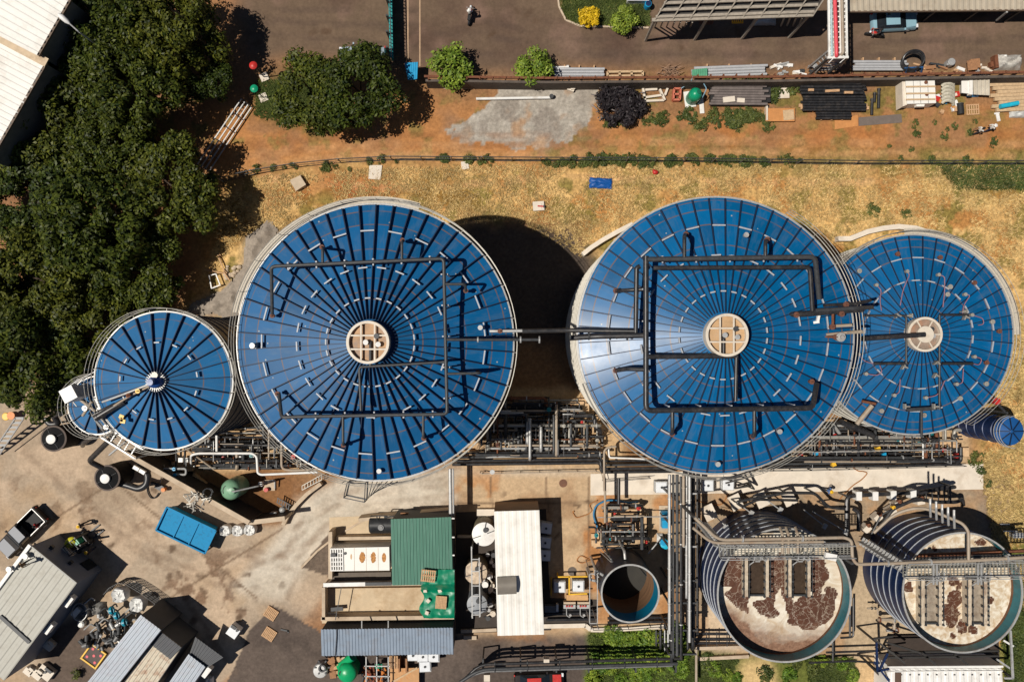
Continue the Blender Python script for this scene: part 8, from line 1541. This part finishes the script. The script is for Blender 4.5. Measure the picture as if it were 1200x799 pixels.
m = MB(); m.prism([W(x, y) for x, y in [(1040, 742), (1170, 742), (1172, 790), (1040, 790)]], -.05, .012); m.build('pavement', M('brown black paving', A(66, 56, 50), .9), kind='structure')
single('box', STEEL, 'small grey pump box at right edge beside the foamy open tank', 'box', MB().box(W(1188, 625, .2), (.9, .5, .7)).bar(W(1176, 622, .6), W(1192, 622, .6), .12).bar(W(1183, 614, .3), W(1172, 614, .3), .12))

# ------------------------------------------------------------------ vehicles
def wheel(parent, x, y, r, wd, mt=RUBBER):
    p = WL[parent]; c = p+Vector((x, y, r)); mb = MB(); mb.tube([c+Vector((0, -wd/2, 0)), c+Vector((0, -wd*.4, 0)), c+Vector((0, wd*.4, 0)), c+Vector((0, wd/2, 0))], [r*.92, r, r, r*.92], 20); wl = mb.build('wheel', RUBBER, parent); mb = MB(); s_ = 1 if y > 0 else -1
    mb.tube([c+Vector((0, s_*(wd/2+.001), 0)), c+Vector((0, s_*(wd/2+.03), 0))], r*.6, 14); mb.build('rim', STEEL, wl); return wl
def car(label, cat, loc, rz, paint, roofpaint, kind='car', name='parked_car', ln=4.3, wd=1.75):
    t = thing(name, label, cat, (0, 0, 0)); h2 = wd/2
    def sec(x, zb, zt, w0, w1): return [(x, -w0, zb), (x, -w0*1.02, (zb+zt)/2), (x, -w1, zt), (x, w1, zt), (x, w0*1.02, (zb+zt)/2), (x, w0, zb)]
    f, r_ = ln/2, -ln/2
    def loft(secs, nm, mt, par=None):
        mb = MB(); vs = [p for s_ in secs for p in s_]; n_ = len(secs[0]); fs = [tuple(range(n_)), tuple(range((len(secs)-1)*n_, len(secs)*n_))[::-1]]
        for i in range(len(secs)-1):
            for k in range(n_): fs.append((i*n_+k, (i+1)*n_+k, (i+1)*n_+(k+1) % n_, i*n_+(k+1) % n_))
        mb.add(vs, fs); return mb.build(nm, mt, par or t)
    if kind == 'pickup':
        loft([sec(f, .45, .72, h2*.8, h2*.7), sec(f-.15, .35, .95, h2*.97, h2*.85), sec(f-1.35, .35, 1.08, h2, h2*.9), sec(-.55, .35, 1.1, h2, h2*.95)], 'body', paint)
        for s_ in (-1, 1): mb = MB(); mb.box((-1.6, s_*(h2-.07), .4), (2.1, .12, .72)); mb.build('bed_side', paint, t)
        mb = MB(); mb.box((r_+.06, 0, .45), (.1, wd-.1, .66)); mb.build('tailgate', paint, t); mb = MB(); mb.box((-1.6, 0, .42), (2.05, wd-.27, .12)); mb.build('bed_floor', RUBBER, t)
        mb = MB(); P = [(-.62, -h2+.1, 1.22), (r_+.12, -h2+.1, 1.18), (r_+.12, h2-.1, 1.18), (-.62, h2-.1, 1.22)]; [mb.bar(a, b_, .07) for a, b_ in zip(P, P[1:])]; mb.build('bed_rail', STEEL, t)
        cab = [sec(.95, 1.05, 1.1, h2*.9, h2*.86), sec(.3, 1.05, 1.66, h2*.92, h2*.72), sec(-.5, 1.05, 1.7, h2*.92, h2*.74), sec(-.62, 1.05, 1.15, h2*.92, h2*.86)]; rf = (.28, -.52, 1.69)
    else:
        loft([sec(f, .4, .6, h2*.75, h2*.6), sec(f-.15, .3, .75, h2*.95, h2*.8), sec(f-1.1, .28, .92, h2, h2*.88), sec(r_+.6, .28, .98, h2, h2*.88), sec(r_+.1, .32, .9, h2*.95, h2*.8), sec(r_, .4, .7, h2*.8, h2*.7)], 'body', paint)
        cab = [sec(.95, .9, .95, h2*.88, h2*.84), sec(.2, .9, 1.4, h2*.9, h2*.68), sec(-1.1, .9, 1.42, h2*.9, h2*.68), sec(-1.75, .9, 1.0, h2*.88, h2*.8)]; rf = (.18, -1.1, 1.42)
    loft(cab, 'window', GLASSD); mb = MB(); mb.box(((rf[0]+rf[1])/2, 0, rf[2]), (rf[0]-rf[1], wd*.74, .045)); mb.build('roof', roofpaint, t)
    mb = MB(); mb.box((f-.75, 0, 1.035 if kind == 'pickup' else .86), (1.0, wd*.78, .05)); mb.build('bonnet', roofpaint, t)
    for s_ in (-1, 1):
        mb = MB(); mb.box((f-.12, s_*h2*.68, .66), (.2, .32, .14)); mb.build('headlight', PLAST, t); mb = MB(); mb.box((r_+.03, s_*h2*.82, .66), (.1, .16, .3)); mb.build('tail_light', RED, t); mb = MB(); mb.box((.75, s_*(h2+.1), 1.0), (.14, .2, .16)); mb.build('mirror', paint, t)
    for x in (f-.85, r_+.85):
        for s_ in (-1, 1): wheel(t, x, s_*(h2-.12), .34, .22)
    t.location = loc; t.rotation_euler = (0, 0, rz); return t
TOPLIT = M('toplit car panels', (.30, .31, .33), .55, 0, .04, 2, spec=.15); DKP = M('dark car paint', (.02, .016, .016), .5, 0, .1, 2, spec=.15); BLUC = M('pale blue car paint', A(150, 190, 205), .3, .1, .05, 2)  # pickup's upper panels: light from above put into their paler colour
p = W(24, 625, 1.0); car('dark pickup truck with toplight coloured into bonnet and roof, open bed towards the worker', 'pickup truck', (p.x, p.y, 0), R(225), DKP, TOPLIT, 'pickup', 'pickup_truck', 5.2, 1.9)
p = W(1050, 23, 1.0); car('pale blue car half under the beige workshop roof', 'car', (p.x, p.y, 0), R(3), BLUC, BLUC)
p = W(424, 64, 1.0); car('silvery blue car half hidden under the joined trees', 'car', (p.x, p.y, 0), R(180), M('silver blue paint', A(170, 185, 195), .25, .2), M('silver blue paint', A(170, 185, 195)))
p = W(632, 801, 1.2); car('dark car with red edged roof cut by the bottom edge', 'car', (p.x, p.y, 0), R(2), DKP, RED, ln=4.6)
def motorbike(label, loc, rz):
    t = thing('motorbike', label, 'motorbike', (0, 0, 0))
    for x in (-.65, .65): wheel(t, x, 0, .3, .14)
    mb = MB(); mb.bar((-.6, 0, .4), (.4, 0, .55), .18, .3); mb.bar((.4, 0, .6), (.62, 0, .35), .07); mb.build('frame', DGREY, t); mb = MB(); mb.box((-.25, 0, .72), (.75, .26, .1)); mb.build('seat', RUBBER, t); mb = MB(); mb.sphere((.22, 0, .8), .22, (1.2, .7, .7)); mb.build('fuel_tank', RED, t); mb = MB(); mb.bar((.42, -.36, 1.0), (.42, .36, 1.0), .05); mb.build('handlebar', STEEL, t); mb = MB(); mb.sphere((.62, 0, .85), .11); mb.build('headlight', PLAST, t)
    t.location = loc; t.rotation_euler = (0, 0, rz); return t
b1 = motorbike('motorbike on the brown road at top, rider in white shirt', W(551, 20), R(80)); b2 = motorbike('dark motorbike on the road below the beige workshop', W(1023, 43), R(170))
# forklift
p = W(92, 637, 1); t = thing('forklift', 'yellow and dark forklift with grey rear weight beside the dark clad building', 'forklift', (0, 0, 0))
mb = MB(); mb.box((-.2, 0, .35), (1.9, 1.15, .55)); mb.build('chassis', DGREY, t); mb = MB(); mb.box((-1.15, 0, .4), (.85, 1.15, 1.35)); mb.build('counterweight', CONCL, t)
mb = MB(); mb.sphere((-.05, .45, 1.75), .58, (1.1, .8, .5)); mb.box((-.05, .45, .9), (.5, .25, .9)); mb.build('mudguard', M('lime yellow paint', A(200, 195, 40), .4), t); mb = MB(); mb.box((-.25, 0, .9), (.5, .5, .15)); mb.box((-.5, 0, 1.0), (.12, .5, .5)); mb.build('seat', RUBBER, t)
mb = MB(); mb.box((.35, .1, .9), (.5, .45, .95)); mb.build('engine_cover', GREENP, t)
for s_ in (-1, 1):
    mb = MB(); mb.bar((.85, s_*.4, .1), (.95, s_*.4, 2.6), .12, .16); mb.build('mast', DGREY, t); mb = MB(); mb.box((1.55, s_*.32, .12), (1.15, .13, .05)); mb.build('fork', DGREY, t)
    for x in (.5, -1.0): wheel(t, x, s_*.55, .33, .26)
    mb = MB(); mb.bar((.55, s_*.5, .8), (.4, s_*.48, 2.1), .06); mb.bar((-.75, s_*.5, 1.0), (-.7, s_*.48, 2.1), .06); mb.bar((.4, s_*.48, 2.1), (-.7, s_*.48, 2.1), .06); mb.build('roof_guard', DGREY, t)
for k in range(5): mb = MB(); mb.bar((.35-k*.25, -.48, 2.12), (.35-k*.25, .48, 2.12), .04); mb.build('roof_bar', DGREY, t)
mb = MB(); mb.box((.9, 0, 1.2), (.08, .9, .1)); mb.build('carriage', DGREY, t)
t.location = (p.x, p.y, 0); t.rotation_euler = (0, 0, R(38))

# ------------------------------------------------------------------ people
def person_mesh(pose, shirt, trousers):
    J = {'pelvis': ((0, 0, .95), .135), 'waist': ((.01, 0, 1.08), .125), 'chest': ((.02, 0, 1.30), .155), 'neck': ((.02, 0, 1.48), .06), 'chin': ((.03, 0, 1.56), .075), 'head': ((.03, 0, 1.66), .098), 'top': ((.02, 0, 1.74), .07), 'nose': ((.13, 0, 1.64), .022)}
    E = [('pelvis', 'waist'), ('waist', 'chest'), ('chest', 'neck'), ('neck', 'chin'), ('chin', 'head'), ('head', 'top'), ('head', 'nose')]
    st = {'stand': 0, 'walk': 1, 'sit': 2}[pose]
    for s_, nm in ((1, 'l'), (-1, 'r')):
        sw = s_*.22 if st == 1 else .03*s_
        J['sh'+nm] = ((.0, .19*s_, 1.42), .07); J['el'+nm] = ((-.02-sw*.6 if st < 2 else .22, .26*s_, 1.15), .046); J['wr'+nm] = ((.10-sw if st < 2 else .46, .25*s_, .92 if st < 2 else 1.02), .034); J['ha'+nm] = ((.14-sw if st < 2 else .54, .24*s_, .83 if st < 2 else 1.0), .036); J['th'+nm] = ((.19-sw if st < 2 else .56, .19*s_, .85 if st < 2 else 1.03), .016)
        J['hp'+nm] = ((0, .09*s_, .90), .10)
        if st < 2: J['kn'+nm] = ((.03+sw, .10*s_, .50), .068); J['an'+nm] = ((sw*1.5-.02, .10*s_, .09), .045); J['to'+nm] = ((sw*1.5+.16, .11*s_, .04), .038)
        else: J['kn'+nm] = ((.40, .17*s_, .80), .068); J['an'+nm] = ((.28, .19*s_, .38), .045); J['to'+nm] = ((.44, .2*s_, .33), .038)
        E += [('chest', 'sh'+nm), ('sh'+nm, 'el'+nm), ('el'+nm, 'wr'+nm), ('wr'+nm, 'ha'+nm), ('wr'+nm, 'th'+nm), ('pelvis', 'hp'+nm), ('hp'+nm, 'kn'+nm), ('kn'+nm, 'an'+nm), ('an'+nm, 'to'+nm)]
        for k in range(4): fn = 'f%d%s' % (k, nm); hx, hy, hz = J['ha'+nm][0]; J[fn] = ((hx+(.03 if st < 2 else .09)+.004*k, hy+(k-1.5)*.022, hz-(.09-.012*abs(k-1.5) if st < 2 else .02)), .010); E.append(('ha'+nm, fn))
    if st == 2:
        for k in ('pelvis', 'hpl', 'hpr'): J[k] = ((J[k][0][0], J[k][0][1], J[k][0][2]-.07), J[k][1])
    names = list(J); me = bpy.data.meshes.new('person'); me.from_pydata([J[k][0] for k in names], [(names.index(a), names.index(b_)) for a, b_ in E], [])
    o = bpy.data.objects.new('person_tmp', me); col.objects.link(o); md = o.modifiers.new('skin', 'SKIN'); md.use_smooth_shade = True
    if not me.skin_vertices: me.skin_vertices.new(name='')
    for i, k in enumerate(names): me.skin_vertices[0].data[i].radius = (J[k][1],)*2; me.skin_vertices[0].data[i].use_root = (i == 0)
    s2 = o.modifiers.new('sub', 'SUBSURF'); s2.levels = 1; s2.render_levels = 1
    dg = bpy.context.evaluated_depsgraph_get(); nm_ = bpy.data.meshes.new_from_object(o.evaluated_get(dg)); bpy.data.objects.remove(o)
    nm_.materials.clear()
    for m_ in (SKIN, shirt, trousers, RUBBER): nm_.materials.append(m_)
    for p_ in nm_.polygons:
        c_ = p_.center; far_arm = abs(c_.y) > .17 and (c_.z < 1.16 if st < 2 else c_.x > .2 and c_.z > .93)
        p_.material_index = 0 if c_.z > 1.47 or (far_arm and c_.z > .78) else (1 if c_.z > 1.0 else (3 if c_.z < (.1 if st < 2 else .42) else 2)); p_.use_smooth = True
    return nm_
CL = lambda n_, rgb: M(n_, A(*rgb), .85, 0, .1, 8)
def person(label, px, py, rz, pose, shirt, trousers, hat, z=0, group=None):
    o = bpy.data.objects.new('person', person_mesh(pose, shirt, trousers)); col.objects.link(o); o.location = W(px, py, z); WL[o] = Vector((0, 0, 0)); tag(o, label, 'person', group)
    mb = MB(); mb.sphere((.015, 0, 1.69), .125, (1.1, .95, .95), 14, 6, 0.05)
    if hat is not HAIR: mb.lathe((.03, 0, 1.695), [(.12, 0), (.165, .0), (.16, .015), (.12, .02)], 16, cap=False)
    mb.build('hair' if hat is HAIR else 'helmet', hat, o); o.rotation_euler = (0, 0, rz); return o
HAIR = M('black hair', (.01, .008, .007), .7); YH = M('yellow helmet', A(240, 190, 30), .35); WH = M('white cap', (.7, .7, .68), .5)
DKC = CL('dark clothing', (50, 46, 50)); BLC = CL('blue shirt cloth', (90, 130, 190)); WHC = CL('white shirt cloth', (225, 222, 215)); RDC = CL('red shirt cloth', (170, 40, 40)); KHC = CL('khaki cloth', (150, 120, 85)); NVC = CL('navy cloth', (40, 46, 70))
person('worker in dark clothes with yellow helmet walking on the open yard', 103, 612, R(200), 'walk', DKC, DKC, YH)
person('person in red shirt standing behind the open bed of the pickup', 52, 612, R(225), 'stand', RDC, DKC, HAIR)
person('person in dark clothes with yellow helmet standing right of the forklift', 112, 642, R(160), 'stand', DKC, NVC, YH)
person('person in khaki clothes on the pale flat roof of the corner building', 36, 657, R(30), 'walk', KHC, DKC, HAIR, 4.66)
person('worker in pale blue shirt and yellow helmet on the concrete path', 966, 572, R(-40), 'walk', BLC, DKC, YH)
person('left one of two people in white tops walking on the orange track', 1141, 156, R(200), 'walk', WHC, DKC, HAIR); person('right one of two people in white tops walking on the orange track', 1154, 153, R(20), 'walk', WHC, NVC, WH)
person('rider in white shirt sitting on the motorbike at top', 551, 21, R(80), 'sit', WHC, DKC, WH, .02); person('rider in dark clothes sitting on the motorbike below the workshop', 1024, 43, R(170), 'sit', DKC, DKC, HAIR, .02)
